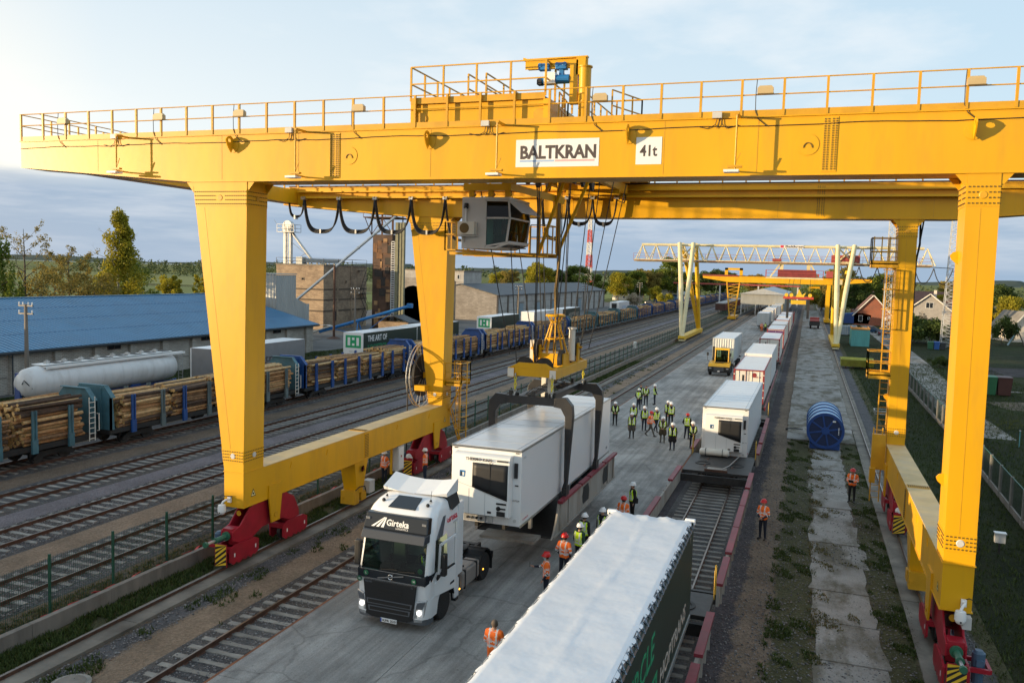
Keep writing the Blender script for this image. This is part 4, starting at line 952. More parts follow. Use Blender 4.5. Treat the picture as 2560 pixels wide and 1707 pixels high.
for(p,q,mm)in(('tr','mr',M_DKGLASS),('mr','br',M_GLASS)):
 b=MB();b.hexa([(A[q][0]-.004,cy0+.04,A[q][1]),(A[q][0]+.004,cy0+.04,A[q][1]),(A[q][0]+.004,cy1-.04,A[q][1]),(A[q][0]-.004,cy1-.04,A[q][1]),(A[p][0]-.004,cy0+.04,A[p][1]),(A[p][0]+.004,cy0+.04,A[p][1]),(A[p][0]+.004,cy1-.04,A[p][1]),(A[p][0]-.004,cy1-.04,A[p][1])]);b.build('pane',mm,cab)
b=MB();b.hexa([(-11.06,cy0+.05,13.84),(-11.06,cy1-.05,13.84),(-10.55,cy1-.05,13.42),(-10.55,cy0+.05,13.42),(-11.04,cy0+.05,13.88),(-11.04,cy1-.05,13.88),(-10.53,cy1-.05,13.46),(-10.53,cy0+.05,13.46)]);b.build('open_hatch',M_CABGREY,cab)
b=MB();b.box(-12.0,-11.1,cy0+.1,cy1-.1,cz0+.08,cz0+.12);b.build('cab_floor',M_DKSTEEL,cab)
b=MB();b.box(-11.95,-11.35,31.4,32.0,12.2,12.62);b.box(-11.98,-11.83,31.4,32.0,12.62,13.25);b.build('driver_seat',M_DKSTEEL,cab)
b=MB();b.box(cx0-.04,cx0+.66,cy0-.34,cy0-.02,12.55,13.05);ac=b.build('air_conditioner',M_WHITE2,cab,bevel=.015)
b=MB();b.lathe([(.02,-.004),(.20,-.004),(.20,.0)],(cx0+.25,cy0-.341,12.80),'y',20);b.build('fan_grille',M_BOLT,ac)
b=MB();b.box(cx0-.06,cx0+.68,cy0-.30,cy0,12.49,12.53);b.prism([(cy0-.3,12.49),(cy0-.001,12.49),(cy0-.001,12.25)],'x',cx0+.1,cx0+.14);b.build('bracket',M_CABGREY,ac)
b=MB();b.cyl((cx0+.19,cy0-.06,13.05),(cx0+.19,cy0-.06,13.62),.03,n=8);pp=b.build('pipe',M_WHITE,cab);MB().cyl((cx0+.19,cy0-.08,13.6),(cx0+.19,cy0-.02,13.76),.09,n=10).build('pipe_cap',M_BLACK,pp)
b=MB();b.box(-11.2,-11.13,cy0+.15,cy0+.2,12.98,13.2);b.build('monitor',M_BLACK,cab)
b=MB();b.box(cx0+.02,-11.0,cy0+.05,cy0+.35,14.28,14.55);b.hexa([(-11.0,cy0+.05,14.28),(-9.9,cy1+1.0,14.05),(-9.9,cy1+1.3,14.05),(-11.0,cy0+.35,14.28),(-11.0,cy0+.05,14.55),(-9.9,cy1+1.0,14.34),(-9.9,cy1+1.3,14.34),(-11.0,cy0+.35,14.55)])
for x in(cx0+.25,cx0+1.05,cx0+1.75):b.box(x,x+.18,cy0+.08,cy0+.26,14.02,14.28);b.cyl((x+.16,cy0+.06,14.14),(x+.16,cy0+.3,14.14),.07,n=10)
for x in(cx0+.35,-11.4):b.box(x,x+.5,cy0+.1,cy0+.4,14.55,15.72)
b.bar((cx0+.0,cy0+.2,14.45),(cx0+.6,cy0+.4,15.6),.14);hg=b.build('cab_hanger',M_YEL,tro)
b=MB();X0,X1,Y0_,Y1_=-14.0,-10.2,31.2,34.4;b.box(X0,cx0-.02,Y0_,Y1_,11.95,12.0);b.box(X0,X1,cy1+.02,Y1_,11.90,11.95)
for y in(Y0_+.05,cy1+.1,Y1_):b.box(X0+.2 if y<32 else X0,X1 if y>32 else-11.9,y-.05,y+.05,11.78,11.90)
for(xa,ya),(xb,yb)in(((X0,Y0_),(cx0,Y0_)),((X0,Y0_),(X0,Y1_)),((X0,Y1_),(X1,Y1_)),((X1,Y1_),(X1,cy1)),((X1,cy1+.02),(-10.95,cy1+.02))):
 for z in(12.6,13.1):b.bar((xa,ya,z),(xb,yb,z),.04)
 L=math.hypot(xb-xa,yb-ya);n=max(1,int(round(L/.6)))
 for k in range(n+1):b.bar((xa+(xb-xa)*k/n,ya+(yb-ya)*k/n,11.95),(xa+(xb-xa)*k/n,ya+(yb-ya)*k/n,13.1),.045)
b.build('cab_walkway',M_YEL2,tro)
b=MB()
for(p,q)in(((-10.75,33.5,11.9),(-9.6,33.5,15.3)),((-10.2,34.4,11.9),(-8.9,34.4,15.1)),((-10.2,34.4,12.0),(-10.2,34.4,15.4)),((-10.75,33.5,11.8),(-10.75,33.5,14.2)),((-10.75,33.5,14.1),(-10.0,33.5,15.3))):b.bar(p,q,.13,.11)
b.build('cab_brace',M_YEL,tro)
# ------------------------------------------------------------------ spreader and hoist ropes
spr=thing('hoist_spreader','yellow hoist spreader frame with rope sheaves hanging over the white trailer','spreader',(-10.2,33.85,6.95),world=True)
sx0,sx1,sy0,sy1,sz0,sz1=-11.22,-9.18,31.4,36.3,6.95,7.33
b=MB();b.box(sx0,sx0+.28,sy0,sy1,sz0,sz1);b.box(sx1-.28,sx1,sy0,sy1,sz0,sz1)
for yy in(sy0+.05,sy1-.3):b.box(sx0+.28,sx1-.28,yy,yy+.25,sz0+.05,sz1);b.prism([(sx0+.05,sz1),(sx1-.05,sz1),(sx1-.45,sz1+.22),(sx0+.45,sz1+.22)],'y',yy,yy+.06)
b.box(sx0+.28,sx1-.28,33.3,34.5,sz0+.1,sz1);frm=b.build('frame',M_YEL,spr,bevel=.01)
for yy in(sy0-.004,):
 for xx in(sx0+.01,sx1-.27):MB().box(xx,xx+.26,yy-.01,yy,sz0+.02,sz1-.02).build('end_plate',M_WHITE2,frm)
for xx in(sx0+.62,sx1-.62):
 for yy in(sy0+.36,sy1-.40):
  b=MB();b.lathe([(.09,-.05),(.36,-.05),(.38,-.06),(.38,-.035),(.33,.0),(.38,.035),(.38,.06),(.36,.05),(.09,.05)],(xx,yy,sz1+.05),'y',24);b.build('rope_sheave',M_DKSTEEL,spr)
for xx,yy in((sx0+.55,33.6),(sx1-.30,35.3)):
 b=MB();b.lathe([(.09,-.06),(.40,-.06),(.42,-.07),(.37,.0),(.42,.07),(.40,.06),(.09,.06)],(xx,yy,sz1+.62),'x',24);b.build('rope_sheave',M_DKSTEEL,spr)
 b=MB();b.box(xx+.10,xx+.16,yy-.16,yy+.16,sz1,sz1+.80);b.box(xx-.16,xx-.10,yy-.16,yy+.16,sz1,sz1+.80);b.cyl((xx-.3,yy,sz1+.62),(xx+.3,yy,sz1+.62),.05,n=8);b.build('sheave_bracket',M_YEL,spr)
b=MB();tx,ty=-10.05,34.0;zt=sz1+2.05
b.box(tx-.55,tx+.55,ty-.5,ty+.5,sz1,sz1+.45)
for k in range(10):
 a=2*pi*k/10;b.cyl((tx+.60*cos(a),ty+.5*sin(a),sz1+.40),(tx+.17*cos(a),ty+.17*sin(a),zt-.30),.028,n=6);b.cyl((tx+.17*cos(a),ty+.17*sin(a),zt-.30),(tx+.38*cos(a),ty+.38*sin(a),zt),.025,n=6)
for rr,z in((.17,zt-.30),(.38,zt),(.40,zt-.04),(.40,sz1+1.05)):
 b.tube([(tx+rr*cos(2*pi*k/24),ty+rr*sin(2*pi*k/24),z)for k in range(24)],.03,n=6,closed=True)
b.build('cable_basket',M_YEL,spr)
MB().box(tx-1.0,tx-.62,ty-.3,ty+.35,sz1+.02,sz1+.95).build('electric_cabinet',M_WHITE2,spr,bevel=.01)
b=MB();b.cyl((tx+.62,ty+.5,sz1+.1),(tx+.62,ty+.5,sz1+1.45),.14,n=14);b.cyl((tx+.62,ty+.5,sz1+1.45),(tx+.62,ty+.5,sz1+1.52),.19,n=14);b.build('slewing_motor',M_WHITE2,spr,smooth=40)
b=MB();b.cyl((tx+.35,ty-.35,sz1+.2),(tx+.5,ty-.35,sz1+.2),.42,n=20);b.build('slewing_sheave',M_DKSTEEL,spr)
b=MB();R=random.Random(9)
for xx in(sx0+.25,sx0+1.0,sx1-1.0,sx1-.25):
 for yy,yt in((sy0+.36,31.6),(sy1-.4,36.1)):
  b.cyl((xx,yy,sz1+.1),(xx*.55+(-10.2)*.45+R.uniform(-.8,.8)*.0+(xx+10.2)*1.2,yt,15.2),.021,n=5)
for xx,yy,x2,y2 in((sx0+.35,33.6,-11.9,32.8),(sx0+.75,33.6,-10.9,33.4),(sx1-.5,35.3,-9.2,35.8),(sx1-.1,35.3,-8.3,36.4),(sx0-.0,sy0+.2,-12.6,31.0),(sx1+.1,sy1-.2,-7.9,37.2)):
 b.cyl((xx,yy,sz1+.5),(x2,y2,15.2),.021,n=5)
rp=b.build('hoist_ropes',M_DKSTEEL,spr)
b=MB();b.tube([(tx,ty,zt-.2),(tx-.05,ty,zt+1.0),(tx+.10,ty,zt+2.6),(tx+.02,ty,zt+4.4),(tx+.05,ty-.1,15.3)],.05,n=7);b.build('power_cable',mat('ochre cable',(.30,.19,.06),.6),spr)
b=MB()
for k in range(4):b.tube([(tx-.05+.05*k,ty,15.3),(tx-.02+.06*k,ty,12.5),(tx+.03,ty,9.6)],.02,n=5)
b.build('cable_bundle',M_BLACK,spr)
grp_=thing('trailer_grappler','black four-arm lifting frame clamping the white refrigerated trailer','lifting frame',(-10.2,33.9,6.0),world=True)
M_GRAP=mat('black painted steel',(0.022,0.022,0.024),0.42,var=0.25,vs_=2,dirt=(.10,.08,.06),dirt_amt=.35)
ax0,ax1,ay0,ay1,az=-11.78,-8.62,31.45,36.45,6.12
b=MB();b.box(ax0+.1,ax1-.1,ay0-.14,ay0+.14,az-.22,az+.10);b.box(ax0+.1,ax1-.1,ay1-.14,ay1+.14,az-.22,az+.10)
for x in(-10.75,-9.65):b.box(x-.12,x+.12,ay0+.14,ay1-.14,az-.18,az+.08)
b.cyl((-10.2,ay0+.1,az+.16),(-10.2,ay1-.1,az+.16),.05,n=8);fr2=b.build('top_frame',M_GRAP,grp_,bevel=.01)
b=MB();R=random.Random(5)
for k in range(16):x=R.uniform(ax0+.3,ax1-.3);y=R.choice((ay0,ay1))+R.uniform(-.1,.1);b.box(x-.06,x+.06,y-.05,y+.05,az+.10,az+.10+R.uniform(.05,.2))
for k in range(6):
 y=ay0+.5+k*.75;b.tube([(-10.6,y,az+.1),(-10.3,y+.1,az+.35),(-9.9,y+.2,az+.3),(-9.7,y+.1,az+.1)],.016,n=5)
b.build('hydraulic_blocks',M_DKSTEEL,fr2)
for sgn,xa in((-1,ax0),(1,ax1)):
 for yy in(ay0,ay1):
  def P(u,z):return(xa+sgn*u,z)
  prof=[P(-.55,az+.12),P(-.10,az+.14),P(.16,az-.16),P(.20,az-.55),P(.10,4.0),P(.02,2.7),P(.04,2.30),P(-.16,2.30),P(-.16,2.62),P(-.08,2.9),P(-.10,4.2),P(-.12,az-.60),P(-.30,az-.28),P(-.6,az-.24)]
  n=len(prof);hw=.15
  b=MB();b.prism(prof,'y',yy-hw,yy+hw);a=b.build('arm',M_GRAP,grp_,bevel=.012)
  b=MB();b.prism([P(.05,2.75),P(.05,2.22),P(-.25,2.28),P(-.22,2.42),P(-.10,2.5),P(-.1,2.75)],'y',yy-.24,yy+.24);b.build('foot_shoe',M_GRAP,a)
b=MB();
for x,y in((-11.05,35.9),(-9.75,32.6)):b.box(x-.1,x+.1,y-.1,y+.1,az-.9 if x<-10.5 else az-.25,sz0)
b.build('guide_post',M_WHITE2,grp_)
M_CHAIN=mat('yellow chain',(.72,.60,.03),.45,var=.2)
for x in(sx0+.35,sx1-.15):
 for y in(sy0+.02,sy1-.02):
  b=MB()
  for k in range(7):
   z=az+.10+(sz0+.15-az-.10)*(k+.5)/7;rr=.075
   ring=[(x+(rr*.6*cos(t)if k%2 else 0),y-.04+(0 if k%2 else rr*.6*cos(t)),z+rr*1.05*sin(t))for t in[2*pi*i/8 for i in range(8)]]
   b.tube(ring,.022,n=5,m=1 if k in(0,1,6)else 0,closed=True)
  b.build('chain',[M_CHAIN,M_STEEL],grp_)
# ------------------------------------------------------------------ vehicles: shared materials and wheels
M_TYRE=mat('tyre rubber',(0.016,0.016,0.017),0.75,var=0.2,vs_=6,bump=.2,bs=50)
M_RIM=mat('wheel rim',(0.36,0.38,0.41),0.35,0.7,var=0.1)
M_TRUCKW=mat('truck white paint',(0.76,0.77,0.78),0.22,var=0.03,vs_=0.6,coat=0.4)
M_TRKBLK=mat('truck black plastic',(0.010,0.0105,0.012),0.55,var=0.15)
M_TRKGLOSS=mat('gloss black panel',(0.012,0.016,0.022),0.12,var=0.0)
M_TRKGREY=mat('truck grey bumper',(0.10,0.11,0.125),0.5,var=0.1)
M_LAMP=mat('lit headlamp',(0.8,0.8,0.8),0.1,var=0,emit=((1.0,0.93,0.82),2.2))
M_LAMPG=mat('headlamp chrome',(0.55,0.56,0.57),0.12,0.7,var=0.2,vs_=20)
M_ORANGE_L=mat('amber lamp',(0.9,0.35,0.02),0.3,var=0,emit=((1.0,0.45,0.05),1.5))
M_CHROME=mat('chrome trim',(0.6,0.6,0.6),0.15,0.95,var=0)
M_TANK=mat('dusty aluminium tank',(0.33,0.30,0.275),0.45,0.4,var=0.15)
M_BADGE=mat('green badge',(0.01,0.10,0.05),0.4,var=0)
M_INT=mat('cab interior',(0.05,0.055,0.05),0.7,var=0.2,vs_=4);M_SEAT=mat('seat fabric',(0.11,0.12,0.115),0.8,var=0.15)
M_WTEXT=mat('white lettering',(0.78,0.78,0.77),0.5,var=0);M_GTEXT=mat('green lettering',(0.012,0.26,0.115),0.5,var=0);M_PTEXT=mat('faded cream lettering',(0.46,0.40,0.34),0.6,var=0.1)
M_WINDS=glassmat('windscreen glass',(0.34,0.46,0.40),0.02)
def wheel_parts(r,w):
 t=MB().lathe([(r*.60,-w/2),(r*.92,-w/2),(r,-w*.36),(r,w*.36),(r*.92,w/2),(r*.60,w/2)],(0,0,0),'x',24).mesh('tyre',M_TYRE,35)
 q=MB().lathe([(r*.60,-w*.48),(r*.56,-w*.40),(r*.50,w*.05),(r*.32,w*.20),(r*.26,w*.42),(r*.10,w*.44),(r*.0,w*.44)],(0,0,0),'x',24).mesh('rim',M_RIM,35)
 return t,q
W_TRK=wheel_parts(.50,.32);W_TRL=wheel_parts(.48,.38);W_CAR=wheel_parts(.31,.20)
def wheel(parent,loc,parts,side=1):
 t=inst('wheel',parts[0],parent,loc,(0,0,0 if side>0 else pi));inst('rim',parts[1],t,(0,0,0))if not parent.get('_w')else None
 if parent.get('_w'):
  o=bpy.data.objects.new('rim',parts[1]);COL.objects.link(o);o.parent=t
 return t
# ------------------------------------------------------------------ white tractor unit
def make_truck():
 T=thing('truck','white tractor truck without trailer, black grille, driver door open','truck',(-11.65,22.42,0.02),rz=radians(-1.0))
 HW=1.245
 lv=[(.98,.02,HW,.20),(1.30,.0,HW,.22),(1.62,.0,HW,.24),(1.78,.03,HW,.25),(2.80,.24,HW-.02,.27),(3.02,.30,HW-.035,.29),(3.42,.42,HW-.06,.32),(3.60,.58,HW-.10,.34),(3.74,.86,HW-.15,.36),(3.84,1.2,HW-.24,.36),(3.90,1.6,HW-.40,.34)]
 BY=2.34
 def loop(z,fy,hw,r):
  half=[]
  for fx in(0,.30,.60):half.append((fx*(hw-r)/.72,fy+.05*(fx)**2))
  half.append((hw-r,fy+.055))
  for a in(25,50,75):half.append((hw-r+r*sin(radians(a)),fy+.055+r*(1-cos(radians(a)))))
  half.append((hw,fy+.055+r))
  y0=max(.50,fy+.06+r+.02)
  for y in(y0,max(1.42,y0+.15),max(1.55,y0+.25),BY-.06):half.append((hw,y))
  half.append((hw-.05,BY));half.append((0,BY))
  full=half+[(-x,y)for x,y in reversed(half[1:-1])]
  return[(x,y,z)for x,y in full]
 loops=[loop(*l)for l in lv];n=len(loops[0]);vs_=[p for l in loops for p in l]
 body,wind=[],[]
 win_faces=[]
 for k in range(len(lv)-1):
  for i in range(n):
   f=(k*n+i,k*n+(i+1)%n,(k+1)*n+(i+1)%n,(k+1)*n+i)
   c=sum((Vector(vs_[j])for j in f),Vector())/4
   if k==3 and c.y<.33 and abs(c.x)<1.12:wind.append(f);continue
   if k==3 and abs(c.x)>1.15 and.5<c.y<1.45:win_faces.append((f,c.x>0));continue
   body.append(f)
 b=MB();b.add(vs_,body);b.add([p for p in loops[-1]],[tuple(range(n))]);b.add(loops[0],[tuple(range(n-1,-1,-1))])
 cab=b.build('cab_shell',M_TRUCKW,T,smooth=38)
 b=MB();b.add(vs_,wind);b.build('windscreen',M_WINDS,cab,smooth=True)
 b=MB();b.add(vs_,[f for f,r in win_faces if not r]);b.build('side_window',M_WINDS,cab)
 def arc_front(z0,z1,hw,r,y,d,name,m,bevel=.0,taper=0):
  pts=[(-hw,y+.45),(-hw,y+r)]+[(-hw+r*(1-cos(radians(a))),y+r*(1-sin(radians(a))))for a in(30,60,90)]+[(hw-r*(1-cos(radians(a))),y+r*(1-sin(radians(a))))for a in(90,60,30)]+[(hw,y+r),(hw,y+.45)]
  b=MB();b.prism(pts,'z',z0,z1);return b.build(name,m,T,smooth=35)
 arc_front(.27,.46,HW,.30,.03,0,'bumper',M_TRKGREY);arc_front(.46,.98,HW+.01,.30,-.02,0,'front_panel',M_TRUCKW)
 MB().box(-1.0,1.0,.44,.6,.30,.97).build('radiator_block',M_TRKBLK,T)
 b=MB();g=[(-.92,1.50),(.92,1.50),(.80,.42),(.62,.34),(-.62,.34),(-.80,.42)];b.prism(g,'y',-.085,-.024);gr=b.build('grille',M_TRKBLK,T,bevel=.015)
 for z,w in((.86,.76),(.64,.70)):
  b=MB();b.hexa([(-w,-.10,z-.10),(w,-.10,z-.10),(w,-.086,z-.10),(-w,-.086,z-.10),(-w-.03,-.10,z+.06),(w+.03,-.10,z+.06),(w+.03,-.086,z+.06),(-w-.03,-.086,z+.06)]);s=b.build('grille_slot',M_TRKGREY,gr)
  MB().box(-w+.03,w-.03,-.106,-.1005,z-.07,z+.035).build('slot_mesh',M_HAZK,s)
 for z in(1.12,1.24):MB().box(-.42,.42,-.092,-.0855,z-.035,z+.035).build('grille_slot',M_HAZK,gr)
 text_mb('VOLVO',.075,(-.86,-.087,1.42),(1,0,0),(0,0,1),bold=.002).build('lettering',M_TRKGREY,gr);text_mb('FH',.06,(.74,-.087,1.42),(1,0,0),(0,0,1)).build('lettering',M_TRKGREY,gr)
 b=MB();b.box(-.28,.28,-.115,-.0855,.24,.36);pl=b.build('licence_plate',M_WTEXT,T);MB().box(-.279,-.235,-.117,-.1155,.242,.358).build('plate_band',mat('plate blue',(.02,.08,.4),.4,var=0),pl)
 text_mb('KFR 220',.095,(-.21,-.1165,.268),(1,0,0),(0,0,1),bold=.003,width=.46,ext=.001).build('lettering',M_HAZK,pl)
 for s in(-1,1):
  def P(x,y,z):return(s*x,y,z)
  b=MB();b.hexa([P(.83,-.05,.50),P(1.13,.04,.50),P(1.10,.2,.50),P(.83,.1,.50),P(.93,-.05,1.02),P(1.22,.08,1.06),P(1.18,.25,1.06),P(.93,.1,1.02)]);hl=b.build('headlight',M_LAMPG,T,bevel=.015)
  MB().sphere((s*1.0,-.035,.68),.075,.03,.075,12,8).build('headlamp_bulb',M_LAMP,hl)
  b=MB();b.hexa([P(.90,-.062,.80),P(1.10,-.01,.80),P(1.10,.03,.80),P(.90,0,.80),P(.95,-.062,.98),P(1.17,.02,1.0),P(1.17,.05,1.0),P(.95,0,.98)]);b.build('lamp_visor',M_TRKGREY,hl)
  b=MB();b.hexa([P(.84,-.045,.37),P(1.08,.03,.37),P(1.08,.15,.37),P(.84,.1,.37),P(.84,-.045,.46),P(1.10,.03,.46),P(1.10,.15,.46),P(.84,.1,.46)]);b.build('fog_light',M_LAMPG,T)
 b=MB()
 b.hexa([(-1.16,.0,1.52),(1.16,.0,1.52),(1.16,.1,1.52),(-1.16,.1,1.52),(-1.17,-.012,1.80),(1.17,-.012,1.80),(1.17,.1,1.80),(-1.17,.1,1.80)]);bd=b.build('scuttle_panel',M_TRKGLOSS,T,bevel=.01)
 for s in(-1,1):
  b=MB();b.hexa([(s*1.15,.0,1.50),(s*1.257,.30,1.60),(s*1.257,.56,1.78),(s*1.15,.10,1.78),(s*1.15,.0,1.80),(s*1.257,.30,1.82),(s*1.257,.56,1.82),(s*1.15,.1,1.82)]);b.build('corner_panel',M_TRKGLOSS,bd)
 b=MB();b.box(-.96,.93,-.03,-.013,1.50,1.535);b.bar((-.45,-.026,1.57),(.45,-.026,1.74),.012,.03);b.box(-1.05,1.05,-.02,-.013,1.79,1.81);b.build('chrome_strip',M_CHROME,bd)
 b=MB();b.tube([(.075*cos(a),-.035,1.655+.075*sin(a))for a in[2*pi*k/18 for k in range(18)]],.016,n=6,closed=True);b.bar((.05,-.035,1.71),(.10,-.035,1.76),.012,.018);b.build('emblem',M_CHROME,bd)
 for x,z,t_ in((-.86,1.68,'L'),(.80,1.63,'VI')):
  b=MB();b.lathe([(0,-.022),(.085,-.022),(.085,-.012)],(x,-.005,z),'y',18);bg_=b.build('badge',M_BADGE,bd);text_mb(t_,.09,(x,-.029,z-.03),(1,0,0),(0,0,1),align='CENTER',ext=.001).build('lettering',M_WTEXT,bg_)
 b=MB();b.lathe([(0,-.01),(.085,-.01),(.085,.0)],(-1.10,.0,1.45),'y',18);bg_=b.build('badge',M_BADGE,T);text_mb('VI',.09,(-1.10,-.016,1.42),(1,0,0),(0,0,1),align='CENTER',ext=.001).build('lettering',M_WTEXT,bg_)
 for s in(-.35,.25):MB().bar((s,-.0,1.86),(s+.55,.02,1.90),.03,.02).build('wiper',M_HAZK,T)
 b=MB();b.hexa([(-1.10,.02,2.76),(1.10,.02,2.76),(1.14,.36,2.80),(-1.14,.36,2.80),(-1.09,.12,3.02),(1.09,.12,3.02),(1.13,.40,3.05),(-1.13,.40,3.05)]);v=b.build('sun_visor',mat('smoked visor',(.05,.055,.065),.15,var=0),T,bevel=.02)
 b=MB();b.hexa([(-1.12,.20,3.04),(1.12,.20,3.04),(1.16,.40,3.04),(-1.16,.40,3.04),(-1.06,.36,3.50),(1.06,.36,3.50),(1.10,.60,3.50),(-1.10,.60,3.50)]);nb=b.build('name_panel',M_TRKGLOSS,T,bevel=.03)
 up=Vector((0,.16,.46)).normalized();rt=Vector((1,0,0))
 def onp(x,t):return(x,.20+.16*t-.006,3.04+.46*t)
 text_mb('Girteka',.27,onp(-.33,.30),rt,up,bold=.006,width=.78,ext=.002).build('lettering',M_WTEXT,nb);text_mb('LOGISTICS',.085,onp(.02,.12),rt,up,width=.42,ext=.002).build('lettering',M_WTEXT,nb)
 b=MB()
 for k in range(3):
  x0=-.84+k*.17;b.poly([onp(x0,.14),onp(x0+.10,.14),onp(-.40+k*.03,.78),onp(-.43+k*.03,.78)]);
 b.build('logo_stripes',M_WTEXT,nb)
 for s in(-1,1):MB().box(s*.98-.07,s*.98+.07,.255,.29,3.30,3.37).build('marker_lamp',M_LAMPG,nb)
 b=MB();b.hexa([(-.48,.63,3.635),(.48,.63,3.635),(.42,1.25,3.865),(-.42,1.25,3.865),(-.48,.62,3.655),(.48,.62,3.655),(.42,1.24,3.885),(-.42,1.24,3.885)]);b.build('roof_window',M_TRKGLOSS,T,bevel=.01)
 for s in(-1,1):
  b=MB();b.sphere((s*.78,.9,3.77),.06,n=10,k=6);b.cyl((s*.78,1.1,3.83),(s*.78,1.12,3.90),.05,.02,n=10);b.cyl((s*.78,1.1,3.88),(s*.80,1.12,4.18),.007,n=5);b.build('aerial',M_TRKBLK,T)
 b=MB();sp=[(1.55,3.92),(1.50,4.02),(2.34,4.32),(2.40,4.30),(2.38,3.92)]
 pts=[]
 for x,dz in((-1.14,.02),(-.6,-.08),(0,-.12),(.6,-.08),(1.14,.02)):
  pts.append([(x,y,z+(dz if z>4 else 0))for y,z in sp])
 m_=len(sp)
 for a,c in zip(pts,pts[1:]):b.add(a+c,[(i,(i+1)%m_,m_+(i+1)%m_,m_+i)for i in range(m_)])
 b.add(pts[0],[tuple(range(m_))]);b.add(pts[-1],[tuple(range(m_-1,-1,-1))]);b.build('roof_spoiler',M_TRUCKW,T,smooth=35)
 for s in(-1,1):
  b=MB();b.hexa([(s*.95,1.62,3.80),(s*1.255,1.70,3.44),(s*1.255,2.36,3.55),(s*.95,2.38,3.95),(s*.92,1.66,3.96),(s*1.10,1.78,3.96),(s*1.10,2.38,3.98),(s*.92,2.40,4.02)]);b.build('air_deflector',M_TRKBLK,T,bevel=.04)
  b=MB();b.box(s*1.16-.05*s if s<0 else 1.11,s*1.16+.05 if s<0 else 1.21,2.34,2.75,1.1,3.55)
  b.build('side_fairing',M_TRUCKW,T,bevel=.02)
 X=HW-.03
 text_mb('Girteka',.30,(X+.0,1.42,3.12),(0,1,0),(-.16,0,1),bold=.006,width=.80,ext=.004).build('lettering',M_REDTEXT,T);text_mb('LOGISTICS',.09,(X+.022,1.86,3.0),(0,1,0),(-.16,0,1),width=.36,ext=.004).build('lettering',M_GREYBOX,T)
 b=MB()
 for k in range(3):b.poly([(X+.045,.62+k*.15,2.82),(X+.045,.72+k*.15,2.82),(X-.01,1.22+k*.06,3.40),(X-.01,1.18+k*.06,3.40)])
 o=b.build('side_stripes',M_TRKGREY,T);so=o.modifiers.new('s','SOLIDIFY');so.thickness=.02
 for s in(-1,1):
  ac=[(1.37+.63*cos(radians(a_)),.50+.63*sin(radians(a_)))for a_ in range(8,173,15)]
  b=MB();b.prism([(2.36,1.04),(2.36,.44),(2.03,.44)]+ac+[(.70,.44),(.28,.44),(.28,1.04)],'x',min(s*1.20,s*1.253),max(s*1.20,s*1.253));b.build('lower_side',M_TRUCKW,T)
  b=MB();ar=[(1.37+.62*cos(radians(a)),.52+.60*sin(radians(a)))for a in range(10,171,16)]
  for(ya,za),(yb,zb)in zip(ar,ar[1:]):b.hexa([(s*.92,ya,za),(s*1.27,ya,za),(s*1.27,yb,zb),(s*.92,yb,zb),(s*.92,ya,za+.06),(s*1.27,ya,za+.06),(s*1.27,yb,zb+.06),(s*.92,yb,zb+.06)])
  b.build('wheel_arch',M_TRKBLK,T)
  b=MB();b.prism([(2.10,.60),(2.36,.60),(2.36,.30),(2.16,.30)],'x',min(s*1.08,s*1.24),max(s*1.08,s*1.24));b.build('step_panel',M_TRKBLK,T)
  b=MB();b.box(min(s*1.08,s*1.25),max(s*1.08,s*1.25),.62,2.30,1.0+.0,1.03);b.build('sill',M_TRKGREY,T)
  wheel(T,(s*1.02,1.37,.50),W_TRK,s)
  for xo in(.92,):wheel(T,(s*.92,5.07,.50),W_TRK,s)
  wheel(T,(s*.60,5.07,.50),W_TRK,-s)
  b=MB();N_=9;ar=[(5.07+.62*cos(radians(a)),.50+.62*sin(radians(a)))for a in np.linspace(8,172,N_)]
  for k,((ya,za),(yb,zb))in enumerate(zip(ar,ar[1:])):
   e=.012 if k%2 else 0
   b.hexa([(s*.42,ya,za-.02),(s*1.10,ya,za-.02),(s*1.10,yb,zb-.02),(s*.42,yb,zb-.02),(s*.42,ya,za+.03+e),(s*1.10,ya,za+.03+e),(s*1.10,yb,zb+.03+e),(s*.42,yb,zb+.03+e)])
  b.build('mudguard',M_TRKBLK,T);MB().box(min(s*.5,s*1.10),max(s*.5,s*1.10),5.70,5.73,.22,.70).build('mud_flap',M_TYRE,T)
  b=MB();b.box(min(s*.62,s*1.20),max(s*.62,s*1.20),2.80,4.30,.42,1.05);tk=b.build('fuel_tank',M_TANK,T,bevel=.09)
  for y in(2.98,3.95):MB().box(min(s*.60,s*1.215),max(s*.60,s*1.215),y,y+.07,.41,1.06).build('tank_strap',M_TRKBLK,tk)
  MB().cyl((s*.95,3.3,1.05),(s*.95,3.3,1.09),.07,n=12).build('tank_cap',M_TRKBLK,tk)
  for y in(2.5,4.55):MB().box(min(s*1.20,s*1.225),max(s*1.20,s*1.225),y,y+.06,.55,.60).build('side_marker',M_ORANGE_L,T)
 for s in(-1,1):MB().box(s*.42-.05,s*.42+.05,1.6,6.15,.72,.98).build('chassis_rail',M_DKSTEEL,T)
 MB().box(-.37,.37,1.9,2.6,.75,.95).build('cross_member',M_DKSTEEL,T);MB().box(-.37,.37,5.9,6.1,.75,.95).build('cross_member',M_DKSTEEL,T);MB().box(-.95,.95,6.12,6.2,.45,.70).build('rear_bar',M_DKSTEEL,T)
 b=MB();b.lathe([(.02,.0),(.46,.0),(.48,.05),(.30,.09),(.10,.06),(.02,.06)],(0,4.75,1.12),'z',24);b.box(-.42,.42,4.35,5.2,.99,1.11);b.prism([(-.4,5.1),(-.1,5.1),(-.25,5.55)],'z',1.0,1.13);b.prism([(.4,5.1),(.1,5.1),(.25,5.55)],'z',1.0,1.13);b.build('fifth_wheel',M_DKSTEEL,T)
 b=MB()
